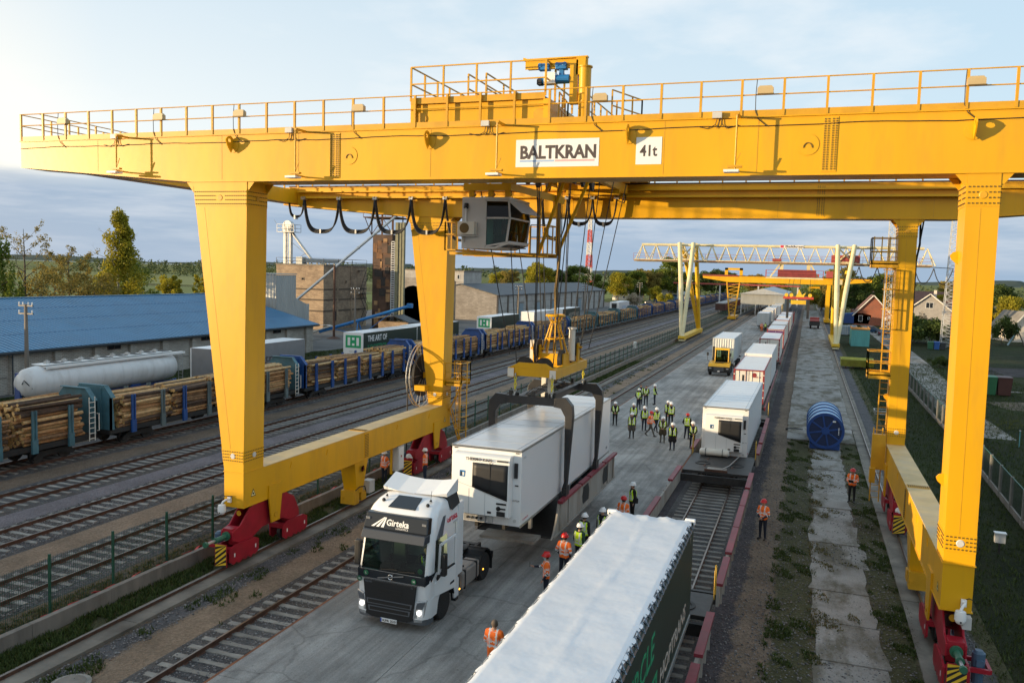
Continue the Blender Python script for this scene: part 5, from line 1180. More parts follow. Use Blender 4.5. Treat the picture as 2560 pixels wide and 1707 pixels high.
 for k,x in enumerate((-.25,-.1,.05,.2)):b.tube([(x,2.36,2.2),(x*1.3,2.7,1.6),(x,3.0,1.1),(x,3.6,1.02)],.02,n=5)
 b.build('air_hoses',M_BLUE,T)
 b=MB();b.box(-1.12,1.12,.28,.72,1.55,1.80);b.box(-1.1,1.1,.60,.85,1.05,1.70);b.sphere((.55,.62,1.82),.35,.2,.12,12,6);b.box(-.5,-.2,.34,.5,1.80,1.92);b.box(-.05,.12,.34,.5,1.80,1.90);b.build('dashboard',M_INT,T)
 b=MB();b.tube([(.62+.22*cos(a),.95+.08*sin(a),1.90+.20*sin(a))for a in[2*pi*k/18 for k in range(18)]],.018,n=6,closed=True);b.build('steering_wheel',M_TRKBLK,T)
 for x in(-.62,.62):
  b=MB();b.box(x-.27,x+.27,1.25,1.75,1.35,1.55);b.box(x-.26,x+.26,1.68,1.86,1.5,2.25);b.box(x-.15,x+.15,1.70,1.84,2.26,2.48);b.build('seat',M_SEAT,T,bevel=.05)
 MB().box(-1.1,1.1,1.95,2.2,1.4,1.6).build('bunk',M_SEAT,T)
 b=MB();b.sphere((.88,.24,1.87),.09,.03,.09,10,6);b.build('round_sticker',mat('light green sticker',(.12,.45,.18),.5,var=0),T)
 H=Vector((1.25,.50,0));a=radians(13)
 def D(y,z,o=0.0):
  d=Vector((sin(a),cos(a),0));nn=Vector((cos(a),-sin(a),0));q=H+d*(y-.50)+nn*o;return(q.x,q.y,z)
 def panel(poly,th=.05,o=.0):
  b=MB();n_=len(poly);vs2=[D(y,z,o)for y,z in poly]+[D(y,z,o-th)for y,z in poly]
  return b.add(vs2,[tuple(range(n_)),tuple(range(2*n_-1,n_-1,-1))]+[(i,i+n_,(i+1)%n_+n_,(i+1)%n_)for i in range(n_)])
 dr=panel([(.50,1.03),(1.60,1.03),(1.60,1.80),(.95,1.70),(.62,1.48),(.50,1.44)]).build('door',M_TRUCKW,T,bevel=.012);dr['label']='open driver door with window down'
 b=panel([(1.53,1.79),(1.60,1.80),(1.60,2.78),(1.53,2.70)]);b.merge(panel([(.78,2.56),(1.53,2.70),(1.60,2.78),(.76,2.64)]));b.merge(panel([(.70,1.60),(.76,1.62),(.82,2.60),(.76,2.60)]));b.build('window_surround',M_TRUCKW,dr)
 panel([(.66,1.52),(.98,1.72),(1.53,1.80),(1.53,1.84),(.97,1.77),(.64,1.60)],.06,.01).build('window_sill',M_TRKBLK,dr)
 panel([(1.30,1.20),(1.50,1.24),(1.50,1.31),(1.30,1.26)],.02,.012).build('door_handle',M_TRKBLK,dr)
 b=MB();q=D(.72,0,.18);b.box(q[0]-.02,q[0]+.12,q[1]-.16,q[1]+.04,1.72,2.42);mr=b.build('mirror',M_TRKBLK,dr,bevel=.03);MB().bar(D(.64,1.68,.0),D(.72,1.72,.2),.05,.05).build('mirror_arm',M_TRKBLK,mr)
 b=MB();b.box(-1.48,-1.28,.28,.46,1.75,2.55);mr=b.build('mirror',M_TRKBLK,T,bevel=.04);b=MB();b.bar((-1.24,.42,2.5),(-1.34,.36,2.5),.05);b.bar((-1.24,.42,1.85),(-1.34,.36,1.85),.05);b.build('mirror_arm',M_TRKBLK,mr)
 MB().box(1.246,1.252,2.0,2.012,1.05,3.0).build('panel_gap',M_TRKGREY,T)
 return T
truck=make_truck()
# ------------------------------------------------------------------ refrigerated semi-trailer (origin: front left bottom corner of the box)
M_FRPSIDE=mat('white trailer side panel',(0.74,0.735,0.73),0.28,var=0.025,vs_=0.35,bump=.03,bs=.8)
M_ROOFW=mat('white trailer roof',(0.74,0.75,0.76),0.28,var=0.05,vs_=0.6)
M_SEAMG=mat('pale grey seam',(0.42,0.43,0.44),0.5,var=0)
def reefer(name,label,loc,rz=0.0,w=2.6,l=13.6,h=2.66,wheels=True,plate='24 7239'):
 T=thing(name,label,'trailer',loc,rz,'white refrigerated trailers')
 b=MB();b.box(0,w,.0,l,0,h);bx=b.build('box_body',M_FRPSIDE,T,bevel=.012)
 b=MB();b.box(.06,w-.06,.06,l-.06,h+.002,h+.012);rf=b.build('roof',M_ROOFW,bx)
 b=MB()
 for k in range(1,12):b.box(.05,w-.05,l*k/12-.012,l*k/12+.012,h+.0125,h+.018)
 b.box(.20,.22,.05,l-.05,h+.0125,h+.0175);b.box(w-.22,w-.20,.05,l-.05,h+.0125,h+.0175);b.build('roof_seams',M_SEAMG,rf)
 b=MB();b.box(-.012,.02,-.012,l,h-.05,h+.022);b.box(w-.02,w+.012,-.012,l,h-.05,h+.022);b.build('top_rail',M_STEEL,bx)
 b=MB();b.box(-.012,.02,-.012,l,-.03,.06);b.box(w-.02,w+.012,-.012,l,-.03,.06);b.build('bottom_rail',M_STEEL,bx)
 MB().box(.0,w,-.02,-.001,h-.06,h+.012).build('front_header',M_TRKGREY,bx)
 for x in(.10,w-.22):MB().box(x,x+.12,-.026,-.021,h-.11,h-.075).build('clearance_lamp',M_TRKBLK,bx)
 def fu(x,z):return-.42-.06*cos((x-w/2)/(w/2)*1.2)+.05*max(0,(z-1.6))
 us,vz=np.linspace(.22,w-.30,9),[.36,.42,1.0,1.6,2.2,2.42,2.48]
 vs_=[(x,fu(x,z)+(.12 if z>2.45 or z<.38 else(.04 if z>2.4 else 0)),z)for z in vz for x in us];n=len(us)
 fs=[(k*n+i,k*n+i+1,(k+1)*n+i+1,(k+1)*n+i)for k in range(len(vz)-1)for i in range(n-1)]
 vs2=[(x,-.001,z)for x,y,z in vs_];m0=len(vs_)
 ring=[i for i in range(n)]+[k*n+n-1 for k in range(1,len(vz))]+[(len(vz)-1)*n+i for i in range(n-2,-1,-1)]+[k*n for k in range(len(vz)-2,0,-1)]
 fs2=[(ring[(i+1)%len(ring)],ring[i],m0+ring[i],m0+ring[(i+1)%len(ring)])for i in range(len(ring))]
 b=MB();b.add(vs_+vs2,fs+fs2);un=b.build('cooling_unit',M_WHITE,T,smooth=40)
 b=MB();gx=np.linspace(.98,w-.34,9);
 def glo(x):return 1.36+(x-.98)/(w-.34-.98)*(.98-1.36)
 vg=[]
 for x in gx:
  for t in np.linspace(0,1,6):z=glo(x)+(2.21-glo(x))*t;vg.append((x,fu(x,z)-.022+(.03 if z>2.21 else 0)*0,z))
 b.add(vg,[(i*6+j,(i+1)*6+j,(i+1)*6+j+1,i*6+j+1)for i in range(8)for j in range(5)]);gl=b.build('condenser_grille',M_TRKBLK,un,smooth=True);gl.modifiers.new('s','SOLIDIFY').thickness=.016
 b=MB();x=1.62
 for z0_,z1_ in((1.2,2.26),):b.bar((x,fu(x,z0_)-.04,z0_),(x,fu(x,z1_)-.04,z1_),.02,.01)
 b.build('grille_rib',M_HAZK,gl)
 text_mb('THERMO KING',.135,(.72,fu(1.25,2.30)-.035,2.285),(1,0,0),(0,0,1),bold=.004,width=.98).build('lettering',M_DKTEXT,un)
 b=MB()
 for k in range(12):b.box(1.86+k*.034,1.88+k*.034,fu(1.9,2.3)-.02,fu(2.1,2.3)+.01,2.30,2.36)
 b.build('vent_slots',M_TRKGREY,un)
 b=MB();x=.50;b.box(x,x+.20,fu(.6,1.8)-.016,fu(.6,1.8)-.006,1.68,1.90);bd=b.build('badge',M_BLUE,un);MB().box(x+.03,x+.09,fu(.6,1.8)-.019,fu(.6,1.8)-.0165,1.70,1.86).build('badge_mark',M_HAZK,bd);MB().box(x+.11,x+.17,fu(.6,1.8)-.019,fu(.6,1.8)-.0165,1.72,1.84).build('badge_mark',M_WHITE2,bd)
 pts=[(x,fu(x,1.2)-.006,1.60-.0*(x))for x in us]
 sp=[(.24,1.52),(.95,1.36),(1.6,1.14),(w-.35,.93)]
 b=MB()
 for(xa,za),(xb,zb)in zip(sp,sp[1:]):b.bar((xa,fu(xa,za)-.002,za),(xb,fu(xb,zb)-.002,zb),.012,.012)
 for xx in(.86,1.46):b.bar((xx,fu(xx,.9)-.002,.40),(xx,fu(xx,.9)-.002,1.3 if xx<1.2 else 1.15),.012,.012)
 b.build('panel_gap',M_SEAMG,un)
 b=MB();xx=w-.72;b.box(xx,xx+.36,fu(xx,.85)-.02,fu(xx,.85)-.005,.84,.90);b.cyl((xx+.08,fu(xx,.7)-.03,.70),(xx+.08,fu(xx,.7)-.0,.70),.08,n=12);b.box(xx+.1,xx+.34,fu(xx,.7)-.03,fu(xx,.7)-.005,.68,.73);b.box(xx+.02,xx+.32,fu(xx,.5)-.025,fu(xx,.5)-.003,.44,.60);b.box(1.56,1.70,fu(1.6,.5)-.02,fu(1.6,.5)-.003,.50,.57);b.build('controls',M_TRKBLK,un)
 MB().box(w-.25,w-.13,-.06,-.001,1.70,2.22).build('document_holder',M_TRKBLK,T)
 MB().box(w-.22,w-.10,-.03,-.001,1.42,1.46).build('latch',M_TRKBLK,T)
 b=MB();b.box(.55,1.35,-.12,-.001,.06,.30);cp=b.build('coupling_panel',M_STEEL,T)
 for k in range(4):MB().cyl((.70+k*.17,-.16,.18),(.70+k*.17,-.121,.18),.045,n=10).build('coupling',M_TRKBLK,cp)
 b=MB();b.box(1.42,1.60,-.05,-.001,.04,.34);b.cyl((w-.2,-.04,.2),(w-.2,-.001,.2),.06,n=12);b.build('fitting',M_GREYBOX,T)
 text_mb(plate,.085,(w-.30,-.014,.88),(1,0,0),(0,0,1),width=.25,ext=.002).build('lettering',M_DKTEXT,T)
 text_mb('PL 36',.12,(w+.003,.18,2.34),(0,1,0),(0,0,1),ext=.002).build('lettering',M_SEAMG,T);text_mb('SCHMITZ',.09,(w+.003,.25,.16),(0,1,0),(0,0,1),ext=.002,width=.6).build('lettering',M_REDTEXT,T);text_mb('SKO',.16,(w+.003,l-.75,.25),(0,1,0),(0,0,1),ext=.002).build('lettering',M_DKTEXT,T)
 if wheels:
  b=MB();
  for x in(.72,w-.84):b.box(x,x+.12,.5,l-.2,-.32,-.031)
  for y in(1.0,3.0,6.0,8.6,10.0,11.4,13.0):b.box(.3,w-.3,y,y+.10,-.22,-.031)
  b.build('chassis',M_DKSTEEL,T)
  for y in(8.4,9.75,11.1):
   for x,s in((.22,-1),(w-.22,1)):wheel(T,(x,y,-.62),W_TRL,s)
  for x in(.45,w-.55):MB().box(x,x+.12,2.6,2.75,-.85,-.031).build('landing_leg',M_STEEL,T)
 return T
held=reefer('refrigerated_trailer','white refrigerated trailer lifted by the crane, clamped by black arms',(-11.50,26.62,2.40),wheels=True)
ref2=reefer('refrigerated_trailer','white refrigerated trailer standing on the rail wagon, cooling unit facing camera',(-5.42,49.45,0.76),rz=radians(-.4),h=2.88,wheels=False,plate='24 71')
M_PALLET=mat('dusty grey pallet steel',(0.31,0.285,0.25),0.7,var=0.2,vs_=1.0,dirt=(.14,.075,.04),dirt_amt=.75,dirt_s=1.6,streak=True)
M_FLANGE=mat('dark red flange',(0.22,0.022,0.035),0.5,var=0.25,vs_=1.2,dirt=(.10,.06,.05),dirt_amt=.5)
def pallet(name,label,x0,x1,y0,y1,ztop,ht,windows=True,group=None):
 T=thing(name,label,'trailer pallet',((x0+x1)/2,(y0+y1)/2,ztop-ht),group=group,world=True);th=.07
 zb=ztop-ht
 for xa,s in((x0,-1),(x1,1)):
  b=MB();xi,xo=(xa,xa+th)if s<0 else(xa-th,xa)
  arc=[(y0+1.0-1.0*cos(t)*.35-.65*(1-t/(pi/2))*0,0)for t in(0,)]
  prof=[(y0+.35,zb),(y1-.25,zb),(y1-.05,zb+.12),(y1-.30,zb+.42),(y1-.22,ztop-.02),(y0+1.15,ztop-.02),(y0+1.05,zb+ht*.70),(y0+.85,zb+ht*.40),(y0+.60,zb+ht*.16)]
  b.prism(prof,'x',xi,xo);wl=b.build('side_wall',M_PALLET,T)
  xs=xi-.012 if s<0 else xo+.012
  if windows:
   for yc in(y0+(y1-y0)*.47,y0+(y1-y0)*.80):
    b=MB();pts=[(yc-.55+.12,zb+.25),(yc+.55,zb+.25),(yc+.55+.05,zb+ht*.55),(yc+.40,ztop-.22),(yc-.40,ztop-.22),(yc-.55,zb+ht*.5)]
    b.prism(pts,'x',min(xs,xs+s*.004),max(xs,xs+s*.004));b.build('wall_opening',M_HAZK,wl)
  for k in range(9):
   yy=y0+1.3+k*(y1-y0-2.0)/8
   if k in(0,1,7,8):MB().box(min(xs-s*.01,xs+s*.04),max(xs-s*.01,xs+s*.04),yy,yy+.07,zb+.06,ztop-.05).build('stiffener',M_PALLET,wl)
  MB().box(min(xs-s*.01,xs+s*.035),max(xs-s*.01,xs+s*.035),y0+.5,y1-.2,zb+.02,zb+.10).build('bottom_rib',M_PALLET,wl)
  seg=[(y0+1.2,y0+(y1-y0)*.36),(y0+(y1-y0)*.375,y0+(y1-y0)*.49),(y0+(y1-y0)*.505,y0+(y1-y0)*.74),(y0+(y1-y0)*.76,y1-.3)]
  for ya,yb in seg:MB().box(min(xa-s*th,xa+s*.13),max(xa-s*th,xa+s*.13),ya,yb,ztop-.015,ztop+.10).build('lifting_flange',M_FLANGE,wl)
 MB().box(x0+th,x1-th,y0+.5,y1-.3,zb,zb+.06).build('floor',M_DKSTEEL,T)
 b=MB();b.box(x0+.5,x1-.5,y0-.4,y0+.5,zb,zb+.1);b.build('end_ramp',M_PALLET,T)
 return T
pallet('trailer_pallet','grey steel trailer pallet with red flange hanging under the lifted trailer',-11.78,-8.62,29.3,40.6,2.28,1.22)
# ------------------------------------------------------------------ near curtain-side trailer on the wagon
M_DKGREEN=mat('dark green tarpaulin',(0.010,0.028,0.020),0.42,var=0.15,vs_=1.2,bump=.06,bs=3)
M_TARP=mat('white roof tarpaulin',(0.74,0.76,0.79),0.42,var=0.04,vs_=0.8,bump=.25,bs=2.2)
M_STRAPK=mat('black strap hem',(0.03,0.035,0.045),0.35,var=0.3,vs_=8)
def near_trailer():
 x0,x1,y0,y1,z0,zt=-5.30,-2.78,10.75,24.38,1.15,4.04
 T=thing('curtain_trailer','dark green curtain trailer with white tarpaulin roof nearest the camera','trailer',((x0+x1)/2,y1,z0),world=True)
 b=MB();b.box(x0,x0+.05,y0,y1-.12,z0+.05,zt-.10);b.build('side_curtain',M_DKGREEN,T);b=MB();b.box(x1-.05,x1,y0,y1-.12,z0+.05,zt-.10);cs=b.build('side_curtain',M_DKGREEN,T)
 MB().box(x0+.05,x1-.05,y0,y1-.12,z0,z0+.15).build('floor',M_DKSTEEL,T)
 b=MB();b.box(x0,x1,y1-.12,y1,z0,zt-.04);b.build('rear_doors',M_DKGREEN,T)
 MB().box(x0+.01,x1-.01,y0-.05,y0,z0,zt-.05).build('front_wall',M_WHITE,T)
 nx,ny=26,150;R=np.random.RandomState(4);X=np.linspace(x0+.02,x1-.02,nx+1);Y=np.linspace(y0,y1+.02,ny+1);XX,YY=np.meshgrid(X,Y)
 bow=np.abs(np.sin((YY-y0)*pi/.62));Z=zt+.006*bow*np.sin((XX-x0)/(x1-x0)*pi)
 Z+=.006*np.sin(YY*3.1+XX*2.0)*np.sin(XX*2.3)+.003*np.sin(YY*7.3-XX*5.1)
 Z+=.02*np.exp(-((XX-(x0+x1)/2-.06*np.sin(YY))/.05)**2)*.6
 edge=np.clip((YY-(y1-.75))/.75,0,1);Z+=edge*(R.rand(*Z.shape)-.5)*.06+edge*.025*np.sin(XX*9+YY*5)
 Z[:,0]-=.05;Z[:,-1]-=.05;Z[-1,:]-=.10
 sc=.05*np.abs(np.sin(YY[:,:1]*pi/.75));XX[:,:1]+=sc;XX[:,-1:]-=sc*0.9
 v=np.stack([XX,YY,Z],-1).reshape(-1,3);i=np.arange((nx+1)*ny).reshape(ny,nx+1)[:,:-1].ravel();f=np.stack([i,i+1,i+nx+2,i+nx+1],1)
 o=bpy.data.objects.new('roof_tarpaulin',np_mesh('roof_tarpaulin',v-np.array(T.location),f,M_TARP,smooth=True));COL.objects.link(o);o.parent=T
 for xa,s in((x0,-1),(x1,1)):
  b=MB();b.hexa([(xa-s*.10,y0,zt-.02),(xa+s*.015,y0,zt-.20),(xa+s*.015,y1,zt-.20),(xa-s*.10,y1,zt-.02),(xa-s*.10,y0,zt-.010),(xa+s*.03,y0,zt-.175),(xa+s*.03,y1,zt-.175),(xa-s*.10,y1,zt-.010)]);st=b.build('strap_hem',M_STRAPK,T)
  b=MB();y=y0+.1;k=0
  while y<y1-.2:
   d=.20 if k%2 else.10
   b.bar((xa+s*.030,y,zt-.165),(xa-s*.085,y+d,zt-.010),.035,.012);b.bar((xa+s*.030,y+.05,zt-.165),(xa-s*.07,y-.12,zt-.016),.028,.012);y+=.375;k+=1
  b.build('hem_ties',mat('grey strap webbing',(.16,.19,.23),.35,var=.3,vs_=6),st,kind='stuff')
  b=MB();b.box(min(xa,xa+s*.03),max(xa,xa+s*.03),y0,y1-.1,z0-.05,z0+.10);b.build('side_rail',M_STEEL,T)
  b=MB();b.box(min(xa-s*.25,xa+s*.05),max(xa-s*.25,xa+s*.05),y1-.10,y1+.05,zt-.12,zt+.05);b.build('corner_cap',M_TARP,T,bevel=.03)
 rt,up=(0,1,0),(0,0,1);xt=x1+.003
 text_mb('CIRCLE',.90,(xt,14.60,2.72),rt,up,bold=.012,width=3.3).build('lettering',M_GTEXT,cs);text_mb('TOWARDS',.90,(xt,10.95,2.72),rt,up,bold=.012,width=3.3).build('lettering',M_PTEXT,cs)
 text_mb('LIFE',.60,(xt,12.4,1.80),rt,up,bold=.01,width=1.4).build('lettering',M_GTEXT,cs)
 text_mb('HOPTRANS',.62,(xt,18.95,1.55),rt,up,bold=.010,width=4.3).build('lettering',M_PTEXT,cs)
 b=MB();ya,za,s_=17.25,1.42,1.25
 for(u0,u1,w0,w1)in((0,.16,0,.78),(.84,1,0,.78),(.16,.84,0,.10),(.16,.84,.68,.78),(.30,.42,.10,.68),(.58,.70,.10,.68),(.42,.58,.32,.46)):b.box(xt-.002,xt+.003,ya+u0*s_,ya+u1*s_,za+w0,za+w1)
 b.build('logo',M_GTEXT,cs)
 text_mb('T',.22,(xt,23.7,3.55),rt,up).build('lettering',M_PTEXT,cs)
 return T
near_trailer()
# ------------------------------------------------------------------ wagons on the loading track
def bogie_wagon(T,yc,xc=-4.1):
 b=MB()
 for s in(-1,1):b.prism([(yc-1.25,.38),(yc-.9,.62),(yc+.9,.62),(yc+1.25,.38),(yc+1.1,.28),(yc+.5,.36),(yc-.5,.36),(yc-1.1,.28)],'x',xc+s*1.0-.06,xc+s*1.0+.06)
 b.box(xc-.95,xc+.95,yc-.2,yc+.2,.42,.66);B=b.build('bogie',M_DKSTEEL,T)
 for dy in(-.9,.9):
  b=MB()
  for s in(-1,1):b.lathe([(.05,-.06),(.40,-.06),(.42,.0),(.46,.05),(.46,.07),(.05,.07)]if s>0 else[(.05,-.07),(.46,-.07),(.46,-.05),(.42,0),(.40,.06),(.05,.06)],(xc-s*.76,yc+dy,.46),'x',18)
  b.cyl((xc-.8,yc+dy,.46),(xc+.8,yc+dy,.46),.08,n=10);b.build('wheelset',M_RUST,B)
def cargo_wagon(label,y0,y1,pockets,decks):
 T=thing('pocket_wagon',label,'rail wagon',(-4.1,(y0+y1)/2,0),world=True,group='low wagons on the loading track')
 x0,x1=-5.98,-2.22
 for(ya,yb)in pockets:
  for xa,s in((x0,-1),(x1,1)):
   b=MB();xi=xa-s*.10;b.prism([(ya,.30),(yb,.30),(yb,.98),(ya,.98)],'x',min(xa,xi),max(xa,xi));wl=b.build('side_sill',M_PALLET,T)
   n=max(2,int((yb-ya)/3.0))
   for k in range(n):
    yc0=ya+(yb-ya)*k/n;yc1=ya+(yb-ya)*(k+1)/n
    if k%2==0 or s>0:MB().box(min(xa-s*.14,xa+s*.10),max(xa-s*.14,xa+s*.10),yc0+.05,yc1-(.05 if k%3 else.5),.982,1.08).build('flange',M_FLANGE,wl)
   k=ya+.3
   while k<yb-.2:
    MB().box(min(xa+s*.002,xa+s*.07),max(xa+s*.002,xa+s*.07),k,k+.07,.30,.94).build('rib',M_PALLET,wl);k+=.9
  for yy in(ya+.1,yb-.25):MB().box(x0+.11,x1-.11,yy,yy+.15,.32,.70).build('cross_beam',M_DKSTEEL,T)
 for(ya,yb)in decks:
  b=MB();b.box(x0+.12,x1-.12,ya,yb,.70,.84);dk=b.build('end_deck',M_DKSTEEL,T)
  for x in(-5.0,-3.2):
   b=MB();b.lathe([(.30,.002),(.42,.002),(.42,.03),(.30,.03)],(x,(ya+yb)/2-.3,.84),'z',20,cap=False);b.build('deck_ring',M_HAZK,dk)
  MB().box(-4.6,-3.6,ya+.3,ya+.9,.841,.90).build('deck_plate',M_PALLET,dk);MB().box(-4.7,-3.5,ya+.05,ya+.15,.841,.96).build('deck_plate',M_RUST,dk)
  b=MB();b.tube([(-3.9,ya+.4,.9),(-3.5,ya+1.2,1.0),(-3.2,yb-.5,.95)],.03,n=6);b.build('brake_hose',M_TANK,dk)
  bogie_wagon(T,(ya+yb)/2)
  for xx in(x0+.1,x1-.1):
   b=MB();b.tube([(xx,yb-.3,.8),(xx,yb-.3,1.75),(xx,yb-.05,1.85),(xx,yb+.15,1.75),(xx,yb+.15,.8)],.022,n=6);b.build('handrail',mat('ochre handrail',(.50,.30,.03),.5),dk)
  b=MB();yc=yb-.55;b.cyl((-5.35,yc,1.07),(-3.85,yc,1.07),.20,n=18);b.sphere((-5.35,yc,1.07),.10,.20,.20,12,8);b.sphere((-3.85,yc,1.07),.10,.20,.20,12,8);at=b.build('air_tank',M_WHITE2,dk,smooth=40)
  for x in(-5.1,-4.15):MB().box(x,x+.03,yc-.205,yc+.205,.86,1.276).build('tank_band',M_DKSTEEL,at)
 return T
cargo_wagon('low pocket wagon under the near dark green trailer',9.0,27.0,[(9.5,25.2)],[(25.3,27.2)])
cargo_wagon('low pocket wagon with an empty bay and white air tank on its deck',27.4,65.5,[(27.6,44.6),(49.6,63.4)],[(44.8,49.4),(63.6,65.6)])
def flat_wagon(label,y0,y1):
 T=thing('flat_wagon',label,'rail wagon',(-4.1,(y0+y1)/2,0),world=True,group='low wagons on the loading track')
 MB().box(-4.5,-3.7,y0,y1,.70,1.02).build('centre_sill',M_DKSTEEL,T)
 for xa in(-5.55,-2.75):
  MB().box(xa,xa+.1,y0,y1,.80,1.08).build('side_sill',M_FLANGE,T);y=y0+.4
  while y<y1:MB().box(xa-.03,xa+.13,y,y+.16,.70,1.06).build('post_socket',M_PALLET,T);y+=1.35
 for y in(y0+.2,(y0+y1)/2,y1-.4):MB().box(-5.45,-2.75,y,y+.2,.82,1.02).build('cross_beam',M_DKSTEEL,T)
 bogie_wagon(T,y0+2.2);bogie_wagon(T,y1-2.2);return T
# ------------------------------------------------------------------ containers
def corr(b,p,q,z0,z1,nrm,pitch=.28,depth=.036,m=0):
 """corrugated wall from p to q (xy), nrm: outward xy"""
 p,q,nn=Vector((*p,0)),Vector((*q,0)),Vector((*nrm,0));L=(q-p).length;d=(q-p)/L;k=max(1,int(L/pitch));st=L/k;pts=[]
 for i in range(k):
  for t,o in((0,0),(.26,0),(.5,-depth),(.76,-depth)):pts.append(p+d*(st*(i+t))+nn*o)
 pts.append(q);n=len(pts)
 vs_=[(v.x,v.y,z0)for v in pts]+[(v.x,v.y,z1)for v in pts]
 b.add(vs_,[(i,i+1,n+i+1,n+i)for i in range(n-1)],m)
def container(name,label,loc,l=12.19,w=2.44,h=2.6,wall=None,frame=None,roof=None,ribs=True,doors=False,group=None,corrugated=True,pitch=.28,cat='container'):
 T=thing(name,label,cat,loc,group=group);wall=wall or M_WHITE;frame=frame or wall;roof=roof or wall
 for x,nx in((0,-1),(w,1)):
  b=MB();
  if corrugated:corr(b,(x-nx*.012,.12),(x-nx*.012,l-.12),.14,h-.10,(nx,0),pitch)
  else:b.box(min(x,x-nx*.04),max(x,x-nx*.04),.12,l-.12,.14,h-.10)
  b.build('side_wall',wall,T)
 b=MB()
 if doors or not corrugated:b.box(.14,w-.14,.03,.08,.14,h-.12)
 else:corr(b,(.12,.012),(w-.12,.012),.14,h-.10,(0,-1),pitch)
 fr=b.build('end_wall',wall,T)
 b=MB();b.box(.14,w-.14,l-.08,l-.03,.14,h-.12);b.build('end_wall',wall,T)
 for x in(0,w-.14):
  for y in(0,l-.14):MB().box(x,x+.14,y,y+.14,.0,h).build('corner_post',frame,T)
 for z in(.0,h-.12):
  for x in(.01,w-.09):MB().box(x,x+.08,.14,l-.14,z,z+.14 if z==0 else h-.01).build('rail',frame,T)
  for y in(.01,l-.09):MB().box(.14,w-.14,y,y+.08,z,z+.14 if z==0 else h-.01).build('header',frame,T)
 b=MB();b.box(.08,w-.08,.08,l-.08,h-.05,h-.02);rf=b.build('roof',roof,T)
 if ribs:
  b=MB();k=int(l/.95)
  for i in range(1,k):b.box(.10,w-.10,l*i/k-.025,l*i/k+.025,h-.0199,h-.006)
  b.build('roof_seams',M_SEAMG if roof==M_ROOFW else roof,rf)
 if doors:
  b=MB();b.box(w/2-.012,w/2+.012,.018,.029,.16,h-.13);b.build('door_gap',M_TRKBLK,fr)
  for x in(.42,.98,w-1.0,w-.44):
   b=MB();b.cyl((x,.0,.1),(x,.0,h-.12),.022,n=8);b.build('lock_rod',M_WHITE2 if x!=.98 else frame,fr)
  for x in(.02,w-.12):
   for z in(.5,1.1,1.7,2.3):MB().box(x,x+.10,-.02,-.001,z,z+.08).build('hinge',M_WHITE2,fr)
 return T
M_CONTG=mat('pale grey container',(0.47,0.50,0.51),0.5,var=0.1,vs_=.8,dirt=(.30,.24,.18),dirt_amt=.5,dirt_s=.7,streak=True)
M_CONTW=mat('cream container wall',(0.66,0.62,0.56),0.5,var=0.06)
M_MAROON=mat('maroon frame',(0.23,0.028,0.03),0.5,var=0.15);M_PURP=mat('dark purple band',(0.09,0.03,0.11),0.5,var=0.1)
M_REDC=mat('faded red container',(0.33,0.06,0.05),0.6,var=0.15)
flat_wagon('flat wagon under the maroon-framed containers nearest the refrigerated trailer',68.0,97.0)
flat_wagon('flat wagon with containers second beyond the refrigerated trailer',106.5,140.5)
flat_wagon('flat wagon with containers third beyond the refrigerated trailer',141.5,174.0)
flat_wagon('flat wagon with containers farthest along the loading track',175.0,207.0)
c=container('container','maroon-framed white container with a red swoosh logo on its doors',(-5.32,69.3,1.10),l=12.4,h=2.75,wall=M_CONTW,frame=M_MAROON,roof=M_ROOFW,doors=True,corrugated=False,group='containers along the loading track')
b=MB();b.lathe([(.0,-.004),(.19,-.004),(.19,.0)],(1.62,.018,2.32),'y',18);sw=b.build('logo',M_MAROON,c);text_mb('Cargo',.17,(1.62,.012,2.13),(1,0,0),(0,0,1),bold=.004,width=.52).build('lettering',M_MAROON,c);MB().box(.70,.83,.0,.02,1.75,2.3).build('vent',M_TRKBLK,c)
container('container','tall white smooth container right behind the maroon-framed one',(-5.36,82.4,1.10),l=13.4,w=2.5,h=2.95,wall=M_FRPSIDE,roof=M_ROOFW,corrugated=False,group='containers along the loading track')
c=container('container','second maroon-framed cream container with doors along the track',(-5.32,107.3,1.10),l=12.4,h=2.75,wall=M_CONTW,frame=M_MAROON,roof=M_ROOFW,doors=True,corrugated=False,ribs=False,group='containers along the loading track')
MB().box(.70,.83,.0,.02,1.75,2.3).build('vent',M_TRKBLK,c)
c=container('container','white container with a dark purple band across its end',(-5.32,127.0,1.10),l=12.2,h=2.8,wall=M_CONTW,frame=M_MAROON,roof=M_ROOFW,corrugated=False,ribs=False,group='containers along the loading track')
MB().box(.15,1.20,.0,.028,2.05,2.62).build('band',M_PURP,c);MB().box(1.24,2.29,.0,.028,2.05,2.62).build('band',M_PURP,c)
for k,(y,lab,wm,fm,hh)in enumerate(((141.9,'white container behind the purple-banded one',M_CONTW,M_CONTW,2.8),(159.5,'cream container with maroon posts midway down the line',M_CONTW,M_MAROON,2.7),(173.5,'pale container second from the far end of the line',M_CONTW,M_CONTW,2.7),(187.5,'pinkish container with maroon frame near the far end',M_CONTW,M_MAROON,2.7))):
 container('container',lab,(-5.32,y,1.10),l=12.2,h=hh,wall=wm,frame=fm,roof=M_ROOFW,corrugated=False,ribs=False,group='containers along the loading track')
container('open_wagon','dark red open wagon beyond the last container',(-5.4,209.0,.9),l=13,w=2.6,h=2.2,wall=M_REDC,frame=M_REDC,roof=M_DKSTEEL,cat='rail wagon')
